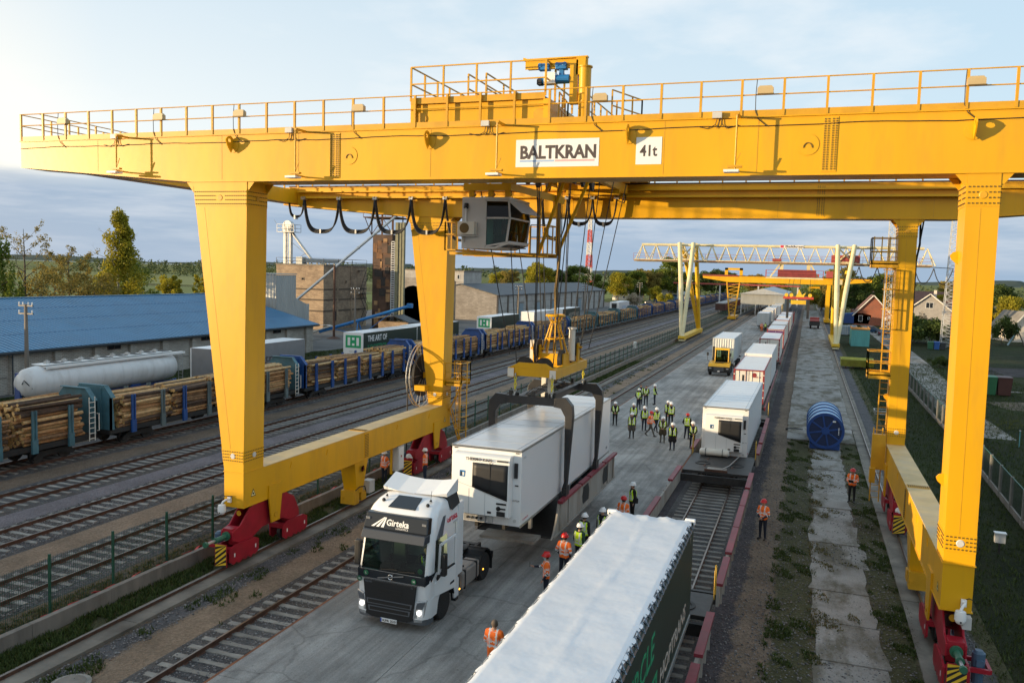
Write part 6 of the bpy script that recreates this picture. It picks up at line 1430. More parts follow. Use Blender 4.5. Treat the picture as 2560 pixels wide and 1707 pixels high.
def chassis_trailer(x,y,label,l=12.0):
 T=thing('chassis_trailer',label,'trailer',(x,y,.02))
 for xx in(.5,1.75):MB().box(xx,xx+.16,.4,l,.95,1.18).build('rail',M_DKSTEEL,T)
 for yy in(l-1.5,l-2.8,l-4.1):
  for xx,s in((.2,-1),(2.24,1)):wheel(T,(xx,yy,.48),W_TRL,s)
 for yy in(.5,4.5,l-.3):MB().box(.05,2.39,yy,yy+.16,1.0,1.18).build('cross_beam',M_DKSTEEL,T)
 for xx in(.35,1.97):MB().box(xx,xx+.12,2.6,2.75,.02,.98).build('landing_leg',M_STEEL,T)
 return T
for k,(x,y,lab,wm,rz_)in enumerate(((-9.95,186.5,'grey corrugated container on a trailer behind the two distant workers',M_CONTG,0),(-9.8,204.0,'cream container right behind the grey corrugated one on the platform',M_CONTW,0),(-9.8,221.0,'white-sided container third along the platform',M_CONTW,0),(-9.3,240.0,'tall white container fourth along the platform',M_WHITE,0),(-9.2,256.0,'yellowish container at the far end of the platform',mat('ochre container',(.55,.40,.18),.5),0))):
 container('container',lab,(x,y,1.20),l=12.19,h=2.65,wall=wm,roof=M_ROOFW,group='containers standing on the platform',corrugated=(k<1),ribs=False,pitch=.30)
 chassis_trailer(x,y,['dark container chassis under the grey corrugated container','dark container chassis under the cream platform container','dark chassis under the third platform container','dark chassis under the tall white platform container','dark chassis under the far yellowish container'][k])
# ------------------------------------------------------------------ yellow terminal tractor with its container
def terminal_tractor():
 T=thing('terminal_tractor','yellow terminal tractor with black front pulling a pale container','terminal tractor',(-9.05,96.4,.02))
 YB=mat('tractor yellow',(0.78,0.42,0.02),0.4,var=0.08)
 b=MB();b.hexa([(-1.22,.05,.45),(1.22,.05,.45),(1.22,1.7,.45),(-1.22,1.7,.45),(-1.22,.0,1.05),(1.22,.0,1.05),(1.22,1.7,1.12),(-1.22,1.7,1.12)]);b.build('front_bumper',M_TRKBLK,T,bevel=.06)
 b=MB();b.hexa([(-1.20,.02,1.06),(1.20,.02,1.06),(1.2,1.8,1.13),(-1.2,1.8,1.13),(-1.16,.25,1.42),(1.16,.25,1.42),(1.18,1.8,1.62),(-1.18,1.8,1.62)]);b.build('bonnet',YB,T,bevel=.05)
 MB().box(-.5,.5,.30,.42,1.46,1.50).build('air_slot',M_TRKBLK,T)
 for z in(.62,.74,.86,.98):MB().box(-.55,.55,-.01,.03,z-.035,z+.03).build('grille_bar',M_TRKGREY,T)
 for s in(-1,1):MB().box(s*.95-.14,s*.95+.14,-.02,.03,.82,.94).build('headlight',M_LAMPG,T)
 b=MB();b.box(-.12,.12,-.03,.0,.50,.62);b.build('licence_plate',M_WTEXT,T)
 b=MB();x0,x1=-.55,1.0
 for x in(x0,x1-.07):
  for ya,yb in((.75,1.0),(2.05,2.05)):b.bar((x+.035,ya,1.55),(x+.035,yb,2.95),.09,.09)
 b.box(x0-.03,x1+.03,.88,2.15,2.93,3.10);b.build('cab_frame',YB,T,bevel=.02)
 b=MB();b.hexa([(x0+.08,.78,1.58),(x1-.09,.78,1.58),(x1-.09,.79,1.58),(x0+.08,.79,1.58),(x0+.08,1.0,2.92),(x1-.09,1.0,2.92),(x1-.09,1.01,2.92),(x0+.08,1.01,2.92)]);b.build('windscreen',M_WINDS,T)
 for x in(x0,x1-.02):MB().box(x,x+.01,.95,2.0,1.7,2.9).build('side_window',M_WINDS,T)
 MB().box(x0+.05,x1-.05,.85,1.2,1.5,1.78).build('dashboard',M_INT,T);MB().box(.1,.6,1.5,1.9,1.55,2.35).build('seat',M_SEAT,T,bevel=.05)
 MB().box(x0,x1,2.05,2.09,1.55,2.0).build('rear_panel',YB,T)
 for s in(-1,1):
  b=MB();xx=-1.35 if s<0 else 1.15;b.box(xx-.1,xx+.12,.55,.68,2.25,2.62);m_=b.build('mirror',M_TRKBLK,T,bevel=.02);MB().tube([(s*1.0,.7,1.45),(xx,.6,1.75),(xx,.6,2.3)],.025,n=6).build('mirror_arm',M_TRKBLK,m_)
  wheel(T,(s*1.05,1.25,.50),W_TRK,s);wheel(T,(s*.95,4.3,.50),W_TRK,s)
 b=MB();b.box(-.95,-.70,1.9,2.2,1.2,3.2);b.build('exhaust_stack',M_DKSTEEL,T)
 for s in(-1,1):MB().box(s*.45-.07,s*.45+.07,1.6,5.2,.75,1.0).build('chassis_rail',M_DKSTEEL,T)
 return T
terminal_tractor()
container('container','pale grey corrugated container carried behind the yellow terminal tractor',(-10.12,99.1,1.45),l=12.19,h=2.72,wall=M_CONTG,roof=M_ROOFW,ribs=False,group='containers standing on the platform',pitch=.27)
chassis_trailer(-10.12,99.3,'dark container chassis coupled to the yellow terminal tractor')
# ------------------------------------------------------------------ parked trailers across the yard
def parked(name,label,loc,rz,side,front,roof=M_ROOFW,l=13.6,h=2.85,logo=None,texts=()):
 T=thing(name,label,'trailer',loc,rz,'trailers parked across the yard')
 b=MB();b.box(0,2.55,0,l,1.15,1.15+h);bx=b.build('box_body',side,T)
 MB().box(.02,2.53,.02,l-.02,1.152+h,1.17+h).build('roof',roof,T);b=MB();b.box(.0,2.55,-.03,-.001,1.12,1.15+h);fr=b.build('end_panel',front,T)
 for x in(.0,2.43):MB().box(x,x+.12,-.05,-.031,1.15,1.15+h).build('corner_post',M_WHITE,fr)
 if logo:
  s0,z0_=.28,1.15+h*.40;W_,H_=1.98,h*.50
  b=MB()
  for(u0,u1,w0,w1)in((0,.13,0,1),(.87,1,0,1),(.13,.87,0,.18),(.13,.87,.82,1),(.30,.42,.18,.82),(.58,.70,.18,.82),(.42,.58,.36,.62)):b.box(s0+u0*W_,s0+u1*W_,-.036,-.0305,z0_+w0*H_,z0_+w1*H_)
  b.build('logo',logo,fr);text_mb('hoptrans.eu',.16,(.75,-.034,1.15+h*.24),(1,0,0),(0,0,1),width=1.05,ext=.002).build('lettering',M_DKTEXT,fr)
 for txt,y,z,sz,wd,mm in texts:text_mb(txt,sz,(2.553,y,z),(0,1,0),(0,0,1),bold=.012,width=wd).build('lettering',mm,bx)
 for yy in(l-2.0,l-3.35,l-4.7):
  for xx,s in((.22,-1),(2.33,1)):wheel(T,(xx,yy,.48),W_TRL,s)
 for xx in(.75,1.68):MB().box(xx,xx+.12,.6,l-.3,.85,1.149).build('chassis_rail',M_DKSTEEL,T)
 for xx in(.4,2.03):MB().box(xx,xx+.12,2.6,2.75,.0,1.149).build('landing_leg',M_STEEL,T)
 return T
M_GREYT=mat('grey curtain side',(0.21,0.21,0.215),0.5,var=0.08,vs_=1.5);M_LOGOG=mat('logo green',(0.012,0.33,0.13),0.45,var=0)
parked('parked_trailer','grey curtain trailer lettered optrans parked by the blue-roofed warehouse',(-50.2,58.6,-.2),0,M_GREYT,M_GREYT,texts=(('hoptrans',4.6,2.3,.95,5.6,M_DKTEXT),('transport and logistics',5.2,1.85,.22,4.6,M_DKTEXT)))
parked('parked_trailer','dark green trailer lettered THE ART OF LOGISTICS behind the log train',(-49.4,82.6,-.2),0,M_DKGREEN,M_WHITE,logo=M_LOGOG,l=27.0 if False else 13.6,texts=(('THE ART OF',1.0,3.0,.95,4.6,M_WTEXT),('LOGISTICS',1.0,1.95,.95,4.4,M_GTEXT),('HOPTRANS',9.1,1.75,.75,3.6,M_PTEXT)))
parked('parked_trailer','dark green trailer end showing right of the rear crane leg',(-49.9,97.4,-.2),0,M_DKGREEN,M_WHITE,texts=(('HOPTRANS',8.6,1.75,.75,4.0,M_PTEXT),))
parked('parked_trailer','dark green trailer with green-and-white square logo on its end',(-50.4,125.6,-.2),0,M_DKGREEN,M_WHITE,logo=M_LOGOG,texts=(('THE MOVING',1.0,3.0,.8,5,mat('dim lettering',(.05,.07,.06),.5,var=0)),))
parked('parked_trailer','plain white trailer behind the logo-ended green one',(-50.3,147.5,-.2),0,M_FRPSIDE,M_WHITE)
parked('parked_trailer','green-sided trailer with large pale lettering farther down the yard',(-49.8,165.0,-.2),0,M_DKGREEN,M_WHITE,texts=(('HOPTRANS',4.6,2.2,1.3,8.0,M_PTEXT),))
T_=parked('parked_trailer','white refrigerated trailer with dark cooling unit far down the yard',(-50.4,222.0,-.2),0,M_FRPSIDE,M_WHITE,texts=(('DATAFA',4.0,2.1,1.1,5.0,M_PALEBLUE),));MB().box(.6,1.9,-.3,-.031,2.3,3.6).build('cooling_unit',M_TRKBLK,T_)
# ------------------------------------------------------------------ silo tank trailer
def tanker():
 T=thing('tank_trailer','long white silo tank trailer with walkway beside the log wagons','tank trailer',(-50.2,41.6,-.2),world=True)
 xc,zc,r,y0,y1=-50.2,2.55,1.22,42.0,56.3
 prof=[(.25,y0-.1),(.75,y0+.05),(1.05,y0+.45),(r,y0+1.5),(r,(y0+y1)/2),(r*.97,y1-2.0),(r*.86,y1-.5),(.6,y1-.05),(.2,y1+.05)]
 M_TANKW=mat('stained white tank',(0.66,0.655,0.645),0.35,var=0.05,vs_=.6,dirt=(.32,.29,.26),dirt_amt=.6,dirt_s=1.1,streak=True)
 tk=MB().lathe(prof,(xc,0,zc),'y',28).build('tank',M_TANKW,T,smooth=40)
 b=MB();b.box(xc+.55,xc+.95,y0+1.3,y1+.5,zc+1.10,zc+1.16);b.box(xc+.92,xc+.97,y0+1.2,y1+.5,zc+1.0,zc+1.18);b.box(xc-.55,xc+.55,y0+1.3,y1-.6,zc+1.22,zc+1.27);b.build('walkway',M_WHITE,tk)
 for k in range(8):
  y=y0+2.4+k*1.48;MB().box(xc-.35,xc+.45,y,y+.75,zc+1.272,zc+1.30).build('walkway_grating',M_HAZK,tk);b=MB();b.cyl((xc-.1,y-.25,zc+1.27),(xc-.1,y-.25,zc+1.40),.22,n=12);b.tube([(xc-.3,y-.25,zc+1.4),(xc-.1,y-.25,zc+1.5),(xc+.1,y-.25,zc+1.4)],.02,n=5);b.build('manhole',M_STEEL,tk)
 b=MB();
 for x in(xc+.3,xc+.75):b.cyl((x,y1+.45,.2),(x,y1+.45,zc+1.15),.03,n=6)
 for k in range(12):b.cyl((xc+.3,y1+.45,.4+k*.28),(xc+.75,y1+.45,.4+k*.28),.015,n=5)
 b.build('ladder',M_STEEL,T)
 b=MB();b.hexa([(xc-.35,y0-.25,.9),(xc+.15,y0-.25,.9),(xc+.15,y0-.1,.9),(xc-.35,y0-.1,.9),(xc-.75,y0+.15,3.3),(xc-.35,y0+.15,3.3),(xc-.35,y0+.4,3.3),(xc-.75,y0+.4,3.3)]);b.build('front_strut',mat('navy panel',(.01,.045,.17),.4),T)
 b=MB();b.tube([(xc+.3,y0-.2,1.0),(xc+.6,y0-.4,1.9),(xc+.9,y0+.1,1.3)],.05,n=6);b.tube([(xc+.2,y0-.1,2.6),(xc+.5,y0-.2,2.9),(xc+.8,y0+.2,2.3)],.035,n=6);b.build('hose',M_BLACK,T)
 b=MB();
 for x in(xc-.5,xc+.38):b.box(x,x+.12,y0+.5,y1-.5,1.0,1.42)
 b.build('chassis',mat('navy chassis',(.012,.04,.14),.5),T)
 MB().prism([(y1-6.0,1.0),(y1-5.2,1.0),(y1-4.7,1.6),(y1-5.5,1.6)],'x',xc+1.0,xc+1.2).build('mud_wing',mat('navy panel',(.01,.045,.17),.4),T)
 for y in(y1-2.2,y1-3.5,y1-4.8):
  for x,s in((xc-.95,-1),(xc+.95,1)):wheel(T,(x,y,.28),W_TRL,s)
tanker()
# ------------------------------------------------------------------ log train on the far track
M_BARK=mat('pine bark',(0.20,0.11,0.052),0.9,var=0.45,vs_=5.0,bump=.5,bs=25,dirt=(.34,.22,.11),dirt_amt=.8,dirt_s=3.0)
M_CUT=mat('sawn log end',(0.60,0.37,0.14),0.8,var=0.3,vs_=6.0)
M_BLUEW=mat('wagon blue',(0.012,0.07,0.26),0.5,var=0.2,vs_=1.5,dirt=(.05,.05,.06),dirt_amt=.5);M_TEALW=mat('wagon faded teal',(0.06,0.155,0.19),0.6,var=0.25,vs_=1.5,dirt=(.10,.09,.08),dirt_amt=.6);M_GREYW=mat('wagon weathered grey',(0.10,0.135,0.14),0.65,var=0.25,vs_=1.5,dirt=(.12,.09,.06),dirt_amt=.6)
M_WDARK=mat('wagon underframe',(0.018,0.017,0.016),0.8,var=0.3)
LXC,LX0,LX1=-40.05,-41.55,-38.55
def log_mesh(r0,r1,L,n=8):
 b=MB();b.cyl((0,0,0),(0,L,0),r0,r1,n=n,caps=False)
 b.add(b.ring((0,0,0),Vector((r0,0,0)),Vector((0,0,r0)),n),[tuple(range(n))],1);b.add(b.ring((0,L,0),Vector((r1,0,0)),Vector((0,0,r1)),n),[tuple(range(n))],1)
 return b
RL=random.Random(77)
BARKS=[M_BARK,mat('orange pine bark',(0.40,0.21,0.085),0.9,var=0.4,vs_=4.0,bump=.4,bs=25),mat('peeled pale log',(0.52,0.34,0.16),0.85,var=0.3,vs_=4.0),mat('dark wet bark',(0.075,0.045,0.028),0.9,var=0.4,vs_=4.0)]
LOGS=[log_mesh(r,r*RL.uniform(.72,.95),5.6,7).mesh('log',[BARKS[k%4],M_CUT],50)for k,r in enumerate((.085,.10,.115,.13,.15,.09,.105,.12,.14,.095,.11,.10))]
LOGR=(.085,.10,.115,.13,.15)
def log_pile(label,y0,y1,zt,mode,seed):
 """mode: 'each' builds every visible log, 'one' joins the pile into a single mass"""
 R=random.Random(seed);L=y1-y0;T=thing('log_pile',label,'log pile',(LXC,y0,1.12),world=True,group='log piles on the wagons')
 far=MB();ws=1.30;z=1.24;row=0
 rows=[]
 while z<zt:
  d=.20;n=int(2*ws/d)
  for i in range(n):
   x=LXC-ws+d*(i+.5)+(d/2 if row%2 else 0)+R.uniform(-.02,.02)
   if abs(x-LXC)>ws+.05:continue
   top_here=zt-.25*abs((x-LXC)/ws)**2+R.uniform(-.10,.08)
   if z>top_here:continue
   vis_side=(x>LXC+ws-.24);vis_top=z>top_here-.42
   rows.append((x,z,vis_side or vis_top))
  z+=.178;row+=1
 indiv=[r for r in rows if r[2]];inner=[r for r in rows if not r[2]]
 if mode=='each':
  for x,z,v in indiv:
   k=R.randrange(12);flip=R.random()<.5;sl=L/5.6*R.uniform(.94,1.02)
   o=inst('log',LOGS[k],T,(x,y0+(L if flip else 0)+R.uniform(-.28,.28),z+R.uniform(-.03,.03)),(R.uniform(-.024,.024),R.uniform(0,6),(pi if flip else 0)+R.uniform(-.014,.014)),(1,sl,1))
 else:
  for x,z,v in indiv:
   r=R.choice(LOGR);ya,yb=y0+R.uniform(-.15,.2),y1+R.uniform(-.2,.15);dx,dz=R.uniform(-.05,.05),R.uniform(-.05,.05)
   far.cyl((x,ya,z),(x+dx,yb,z+dz),r,r*.85,n=5,caps=False,m=R.choice((0,0,2,3)));far.add(far.ring((x,ya,z),Vector((r,0,0)),Vector((0,0,r)),5),[tuple(range(5))],1);far.add(far.ring((x+dx,yb,z+dz),Vector((r*.85,0,0)),Vector((0,0,r*.85)),5),[tuple(range(5))],1)
 for x,z,v in inner:
  r=R.choice(LOGR);ya,yb=y0+R.uniform(-.1,.15),y1+R.uniform(-.15,.1)
  for y in(ya,yb):far.add(far.ring((x,y,z),Vector((r,0,0)),Vector((0,0,r)),7),[tuple(range(7))],1)
  far.cyl((x,ya,z),(x,yb,z),r,r,n=5,caps=False)
 if far.v:far.build('inner_logs' if mode=='each' else 'logs',[M_BARK,M_CUT,BARKS[1],BARKS[2]],T,kind='stuff')
 return T
def log_wagon(label,y0,y1,m_stake,m_end,seed,detail,stakes_mix=None):
 R=random.Random(seed);T=thing('timber_wagon',label,'rail wagon',(LXC,(y0+y1)/2,0),world=True,group='timber wagons of the log train')
 MB().box(LX0+.05,LX1-.05,y0,y1,.86,1.12).build('frame',M_WDARK,T)
 MB().box(LXC-.4,LXC+.4,y0-.3,y1+.3,.55,.86).build('centre_sill',M_WDARK,T)
 if detail:
  for yc in(y0+2.6,y1-2.6):
   b=MB()
   for s in(-1,1):b.prism([(yc-1.4,.35),(yc-.9,.70),(yc+.9,.70),(yc+1.4,.35),(yc+1.2,.22),(yc+.5,.40),(yc-.5,.40),(yc-1.2,.22)],'x',LXC+s*1.02-.08,LXC+s*1.02+.08)
   B=b.build('bogie',M_WDARK,T)
   for dy in(-.92,.92):
    b=MB()
    for s in(-1,1):b.cyl((LXC+s*.70,yc+dy,.47),(LXC+s*.84,yc+dy,.47),.47,n=18)
    b.cyl((LXC-.8,yc+dy,.47),(LXC+.8,yc+dy,.47),.09,n=8);b.build('wheelset',M_DKSTEEL,B)
  for yc in(y0-.25,y1+.25):
   b=MB();b.cyl((LXC+.4,(y0+y1)/2-1.5,.62),(LXC+.4,(y0+y1)/2-.6,.62),.22,n=14);
  b.build('brake_cylinder',M_WDARK,T)
 for ye,s in((y0,1),(y1,-1)):
  b=MB();pr=[(LX0,1.12),(LX1,1.12),(LX1,3.05),(LX1-.55,3.72),(LX0+.55,3.72),(LX0,3.05)];b.prism(pr,'y',min(ye,ye+s*.10),max(ye,ye+s*.10));ew=b.build('end_wall',m_end,T)
  b=MB();b.hexa([(LX1-.12,min(ye,ye+s*.28),1.12),(LX1,min(ye,ye+s*.28),1.12),(LX1,max(ye,ye+s*.28),1.12),(LX1-.12,max(ye,ye+s*.28),1.12),(LX1-.12,ye if s>0 else ye-.16,3.05),(LX1,ye if s>0 else ye-.16,3.05),(LX1,ye+.16 if s>0 else ye,3.05),(LX1-.12,ye+.16 if s>0 else ye,3.05)]);b.build('end_wing',m_end,ew)
  b=MB()
  for x in(LXC-.75,LXC+.75):b.box(x-.05,x+.05,min(ye-s*.06,ye-s*.001),max(ye-s*.06,ye-s*.001),1.12,3.6)
  b.build('end_rib',m_end,ew)
  b=MB();b.hexa([(LX1-.55,min(ye,ye+s*.34),3.70),(LX1+.0,min(ye,ye+s*.34),3.02),(LX1,max(ye,ye+s*.34),3.02),(LX1-.55,max(ye,ye+s*.34),3.70),(LX1-.55,min(ye,ye+s*.34),3.75),(LX1+.03,min(ye,ye+s*.34),3.06),(LX1+.03,max(ye,ye+s*.34),3.06),(LX1-.55,max(ye,ye+s*.34),3.75)]);b.add([],[])
  b.box(LX0+.5,LX1-.53,min(ye,ye+s*.30),max(ye,ye+s*.30),3.725,3.765);b.build('end_hood',m_end,ew)
  if s<0 and detail:
   b=MB();xx=LX1+.04
   for y in(ye-.62,ye-.22):b.bar((xx,y,.75),(xx,y,3.3),.04,.03)
   z=.9
   while z<3.25:b.bar((xx+.01,ye-.64,z),(xx+.01,ye-.20,z),.03,.04);z+=.30
   b.build('ladder',M_WHITE2,ew)
   b=MB();b.tube([(LX1+.03,ye-.08,1.3),(LX1+.1,ye+.02,1.3),(LX1+.1,ye+.02,2.3),(LX1+.03,ye-.08,2.3)],.025,n=5);b.build('grab_rail',M_WHITE2,ew)
 L=y1-y0;npile=4;gap=.50;pl=(L-1.9-gap*(npile-1))/npile;ys=y0+.95
 st_me=MB().box(-.08,.0,-.16,-.06,0,2.0).box(-.08,.0,.06,.16,0,2.0).box(-.09,-.05,-.06,.06,0,1.95).box(-.10,.03,-.18,.18,-.32,.42).mesh('stake',m_stake)
 for k in range(npile):
  ya=ys+k*(pl+gap);yb=ya+pl
  for t in((.18,.82)if detail<2 else(.16,.40,.62,.86)if False else(.20,.80)):
   yy=ya+pl*t+R.uniform(-.1,.1)
   for xx,rot in((LX1+.04,0),(LX0-.04,pi)):
    inst('stake',st_me if not stakes_mix or R.random()>.3 else stakes_mix,T,(xx,yy,1.05),(0,0,rot))
  if detail:
   log_pile('%s log stack on the %s'%(('near-end','second','third','far-end')[k],detail_name),ya,yb,3.22+R.uniform(-.25,.30),'each' if detail==2 else 'one',seed*10+k)
  else:log_pile(('%s log stack on the %s'%(('near-end','second','third','far-end')[k],detail_name))if 'far blue' not in detail_name else 'small distant log stack on the far blue timber wagons',ya,yb,3.30+R.uniform(-.14,.16),'one',seed*10+k)
 return T
M_BLUEW2=MB().box(-.08,.0,-.16,-.06,0,2.0).box(-.08,.0,.06,.16,0,2.0).box(-.09,-.05,-.06,.06,0,1.95).box(-.10,.03,-.18,.18,-.32,.42).mesh('stake',M_BLUEW)
WG=[(17.6,37.2,M_TEALW,M_TEALW,2,'timber wagon nearest the left frame edge with a teal end wall','leftmost timber wagon'),(38.2,57.7,M_GREYW,M_TEALW,2,'grey-staked timber wagon in front of the white tank trailer','grey-staked timber wagon'),(58.5,78.0,M_BLUEW,M_BLUEW,2,'bright blue timber wagon between the two left crane legs','blue timber wagon between the crane legs'),(78.9,98.4,M_BLUEW,M_BLUEW,1,'blue timber wagon just right of the rear crane leg','blue timber wagon right of the rear leg'),(99.3,118.8,M_BLUEW,M_BLUEW,1,'second blue timber wagon right of the rear crane leg','second blue timber wagon right of the leg'),(119.7,139.2,M_BLUEW,M_BLUEW,0,'third blue timber wagon right of the rear crane leg','third blue timber wagon'),(140.1,159.6,M_TEALW,M_TEALW,0,'teal timber wagon in the middle distance of the log train','teal mid-distance timber wagon'),(160.5,180.0,M_TEALW,M_TEALW,0,'second teal timber wagon in the middle distance','second teal timber wagon'),(180.9,200.4,M_TEALW,M_TEALW,0,'third teal timber wagon beside the white far trailer','third teal timber wagon')]
ORD='first second third fourth fifth sixth seventh eighth ninth tenth eleventh twelfth thirteenth fourteenth'.split()
for y in range(12):
 WG.append((201.3+y*20.4,220.8+y*20.4,M_BLUEW,M_BLUEW,0,('%s far blue timber wagon beyond the teal ones'%ORD[y]),'%s far blue timber wagon'%ORD[y]))
for k,(y0,y1,ms,me_,dt,lab,nm)in enumerate(WG):
 detail_name=nm
 log_wagon(lab,y0,y1,ms,me_,100+k,dt,M_BLUEW2 if k==1 else None)
for k in range(5):
 y0=262+k*13.5;T=thing('hopper_wagon','dark brown hopper wagon, %s from the near end of its short rake'%ORD[k],'rail wagon',(-25,y0,0),world=True,group='dark hopper wagons far down the yard')
 b=MB();b.prism([(y0,3.2),(y0+12.5,3.2),(y0+12.2,1.2),(y0+.3,1.2)],'x',-26.5,-23.5);b.build('body',mat('brown hopper',(.07,.035,.03),.7,var=.2),T)
 MB().box(-26.4,-23.6,y0+.2,y0+12.3,3.22,3.5).build('roof',mat('pale hopper roof',(.30,.30,.30),.6),T)
 for yc in(y0+2,y0+10.5):
  b=MB()
  for s in(-1,1):b.cyl((-25+s*.7,yc,.47),(-25+s*.84,yc,.47),.47,n=12);b.cyl((-25.7,yc,.47),(-24.3,yc,.47),.1,n=8)
  b.build('wheelset',M_DKSTEEL,T)
 for j in range(6):MB().box(-23.5,-23.42,y0+.6+j*2.2,y0+.72+j*2.2,1.3,3.1).build('rib',M_REDC,T)
# ------------------------------------------------------------------ buildings
def brickmat(name,c1,c2,mortar,sx=4.0,sz=13.0,dirt=(.10,.08,.07),amt=.6):
 if name in MATS:return MATS[name]
 m=bpy.data.materials.new(name);m.use_nodes=True;nt=m.node_tree;N,Lk=nt.nodes,nt.links;b=N['Principled BSDF'];b.inputs['Roughness'].default_value=.9;b.inputs['Specular IOR Level'].default_value=.2
 geo=N.new('ShaderNodeNewGeometry');sp=N.new('ShaderNodeSeparateXYZ');Lk.new(geo.outputs['Position'],sp.inputs[0])
 ad=N.new('ShaderNodeMath');ad.operation='ADD';Lk.new(sp.outputs[0],ad.inputs[0]);Lk.new(sp.outputs[1],ad.inputs[1])
 cb=N.new('ShaderNodeCombineXYZ');Lk.new(ad.outputs[0],cb.inputs[0]);Lk.new(sp.outputs[2],cb.inputs[1])
 br=N.new('ShaderNodeTexBrick');Lk.new(cb.outputs[0],br.inputs[0]);br.inputs['Scale'].default_value=1.0;br.inputs['Brick Width'].default_value=1/sx;br.inputs['Row Height'].default_value=1/sz;br.inputs['Mortar Size'].default_value=.012
 br.inputs['Color1'].default_value=(*c1,1);br.inputs['Color2'].default_value=(*c2,1);br.inputs['Mortar'].default_value=(*mortar,1)
 no=N.new('ShaderNodeTexNoise');no.inputs['Scale'].default_value=.35;no.inputs['Detail'].default_value=8;no.inputs['Roughness'].default_value=.7;Lk.new(geo.outputs['Position'],no.inputs[0])
 r=N.new('ShaderNodeValToRGB');r.color_ramp.elements[0].position=.42;r.color_ramp.elements[1].position=.75;r.color_ramp.elements[0].color=(0,0,0,1);r.color_ramp.elements[1].color=(amt,amt,amt,1);Lk.new(no.outputs[0],r.inputs[0])
 mx=N.new('ShaderNodeMixRGB');Lk.new(r.outputs[0],mx.inputs[0]);Lk.new(br.outputs[0],mx.inputs[1]);mx.inputs[2].default_value=(*dirt,1);Lk.new(mx.outputs[0],b.inputs['Base Color'])
 MATS[name]=m;return m
M_WBRICK=brickmat('pale silicate brick',(0.54,0.49,0.43),(0.44,0.40,0.35),(0.20,0.18,0.16),2.6,7.5,amt=.45)
M_TBRICK=brickmat('weathered tan brick',(0.44,0.33,0.225),(0.33,0.24,0.165),(0.17,0.135,0.105),1.6,4.5,dirt=(.12,.09,.07),amt=.85)
M_RBRICK=brickmat('red brick',(0.38,0.10,0.045),(0.30,0.075,0.035),(0.25,0.16,0.12))
M_GBRICK=brickmat('grey block wall',(0.34,0.31,0.28),(0.26,0.235,0.21),(0.16,0.145,0.13),1.2,2.6,dirt=(.13,.11,.095),amt=.6)
M_BLUEROOF=mat('blue painted metal roof',(0.055,0.195,0.335),0.42,var=0.10,vs_=.3,dirt=(.05,.08,.11),dirt_amt=.4,dirt_s=.4)
M_DKROOF=mat('dark slate roofing',(0.050,0.058,0.068),0.6,var=0.2,vs_=.3)
M_BROWNDOOR=mat('brown wood door',(0.085,0.055,0.045),0.7,var=0.2,vs_=3,streak=True)
M_CORRG=mat('corrugated grey sheet',(0.36,0.37,0.36),0.45,0.3,var=0.1,vs_=1,streak=True)
M_RUSTWALL=mat('rusty patched sheet',(0.085,0.045,0.028),0.75,0.1,var=0.7,vs_=.35,dirt=(.03,.022,.02),dirt_amt=.9,dirt_s=.4,bump=.1,bs=3)
M_WINDOW=mat('dark window pane',(0.02,0.024,0.03),0.12,var=0)
M_PANELW=brickmat('pale concrete panels',(0.47,0.45,0.42),(0.40,0.38,0.36),(0.25,0.23,0.21),.9,1.1,dirt=(.22,.19,.16),amt=.6)
def window(parent,p,right,w,h,out,frame=M_WHITE,pane=M_WINDOW,name='window'):
 """p: bottom-left corner on the wall; right and out unit xy vectors"""
 r,o=Vector((*right,0)),Vector((*out,0));z=Vector((0,0,1));p=Vector(p)
 def bx(b,a0,a1,z0,z1,o0,o1):b.hexa([p+r*a0+z*z0+o*o0,p+r*a1+z*z0+o*o0,p+r*a1+z*z0+o*o1,p+r*a0+z*z0+o*o1,p+r*a0+z*z1+o*o0,p+r*a1+z*z1+o*o0,p+r*a1+z*z1+o*o1,p+r*a0+z*z1+o*o1])
 b=MB();t=.07
 bx(b,0,w,0,t,.0,.06);bx(b,0,w,h-t,h,.0,.06);bx(b,0,t,t,h-t,.0,.06);bx(b,w-t,w,t,h-t,.0,.06)
 if w>1:bx(b,w/2-.03,w/2+.03,t,h-t,.0,.055)
 f=b.build(name,frame,parent);b=MB();bx(b,t,w-t,t,h-t,.005,.02);b.build('pane',pane,f);return f
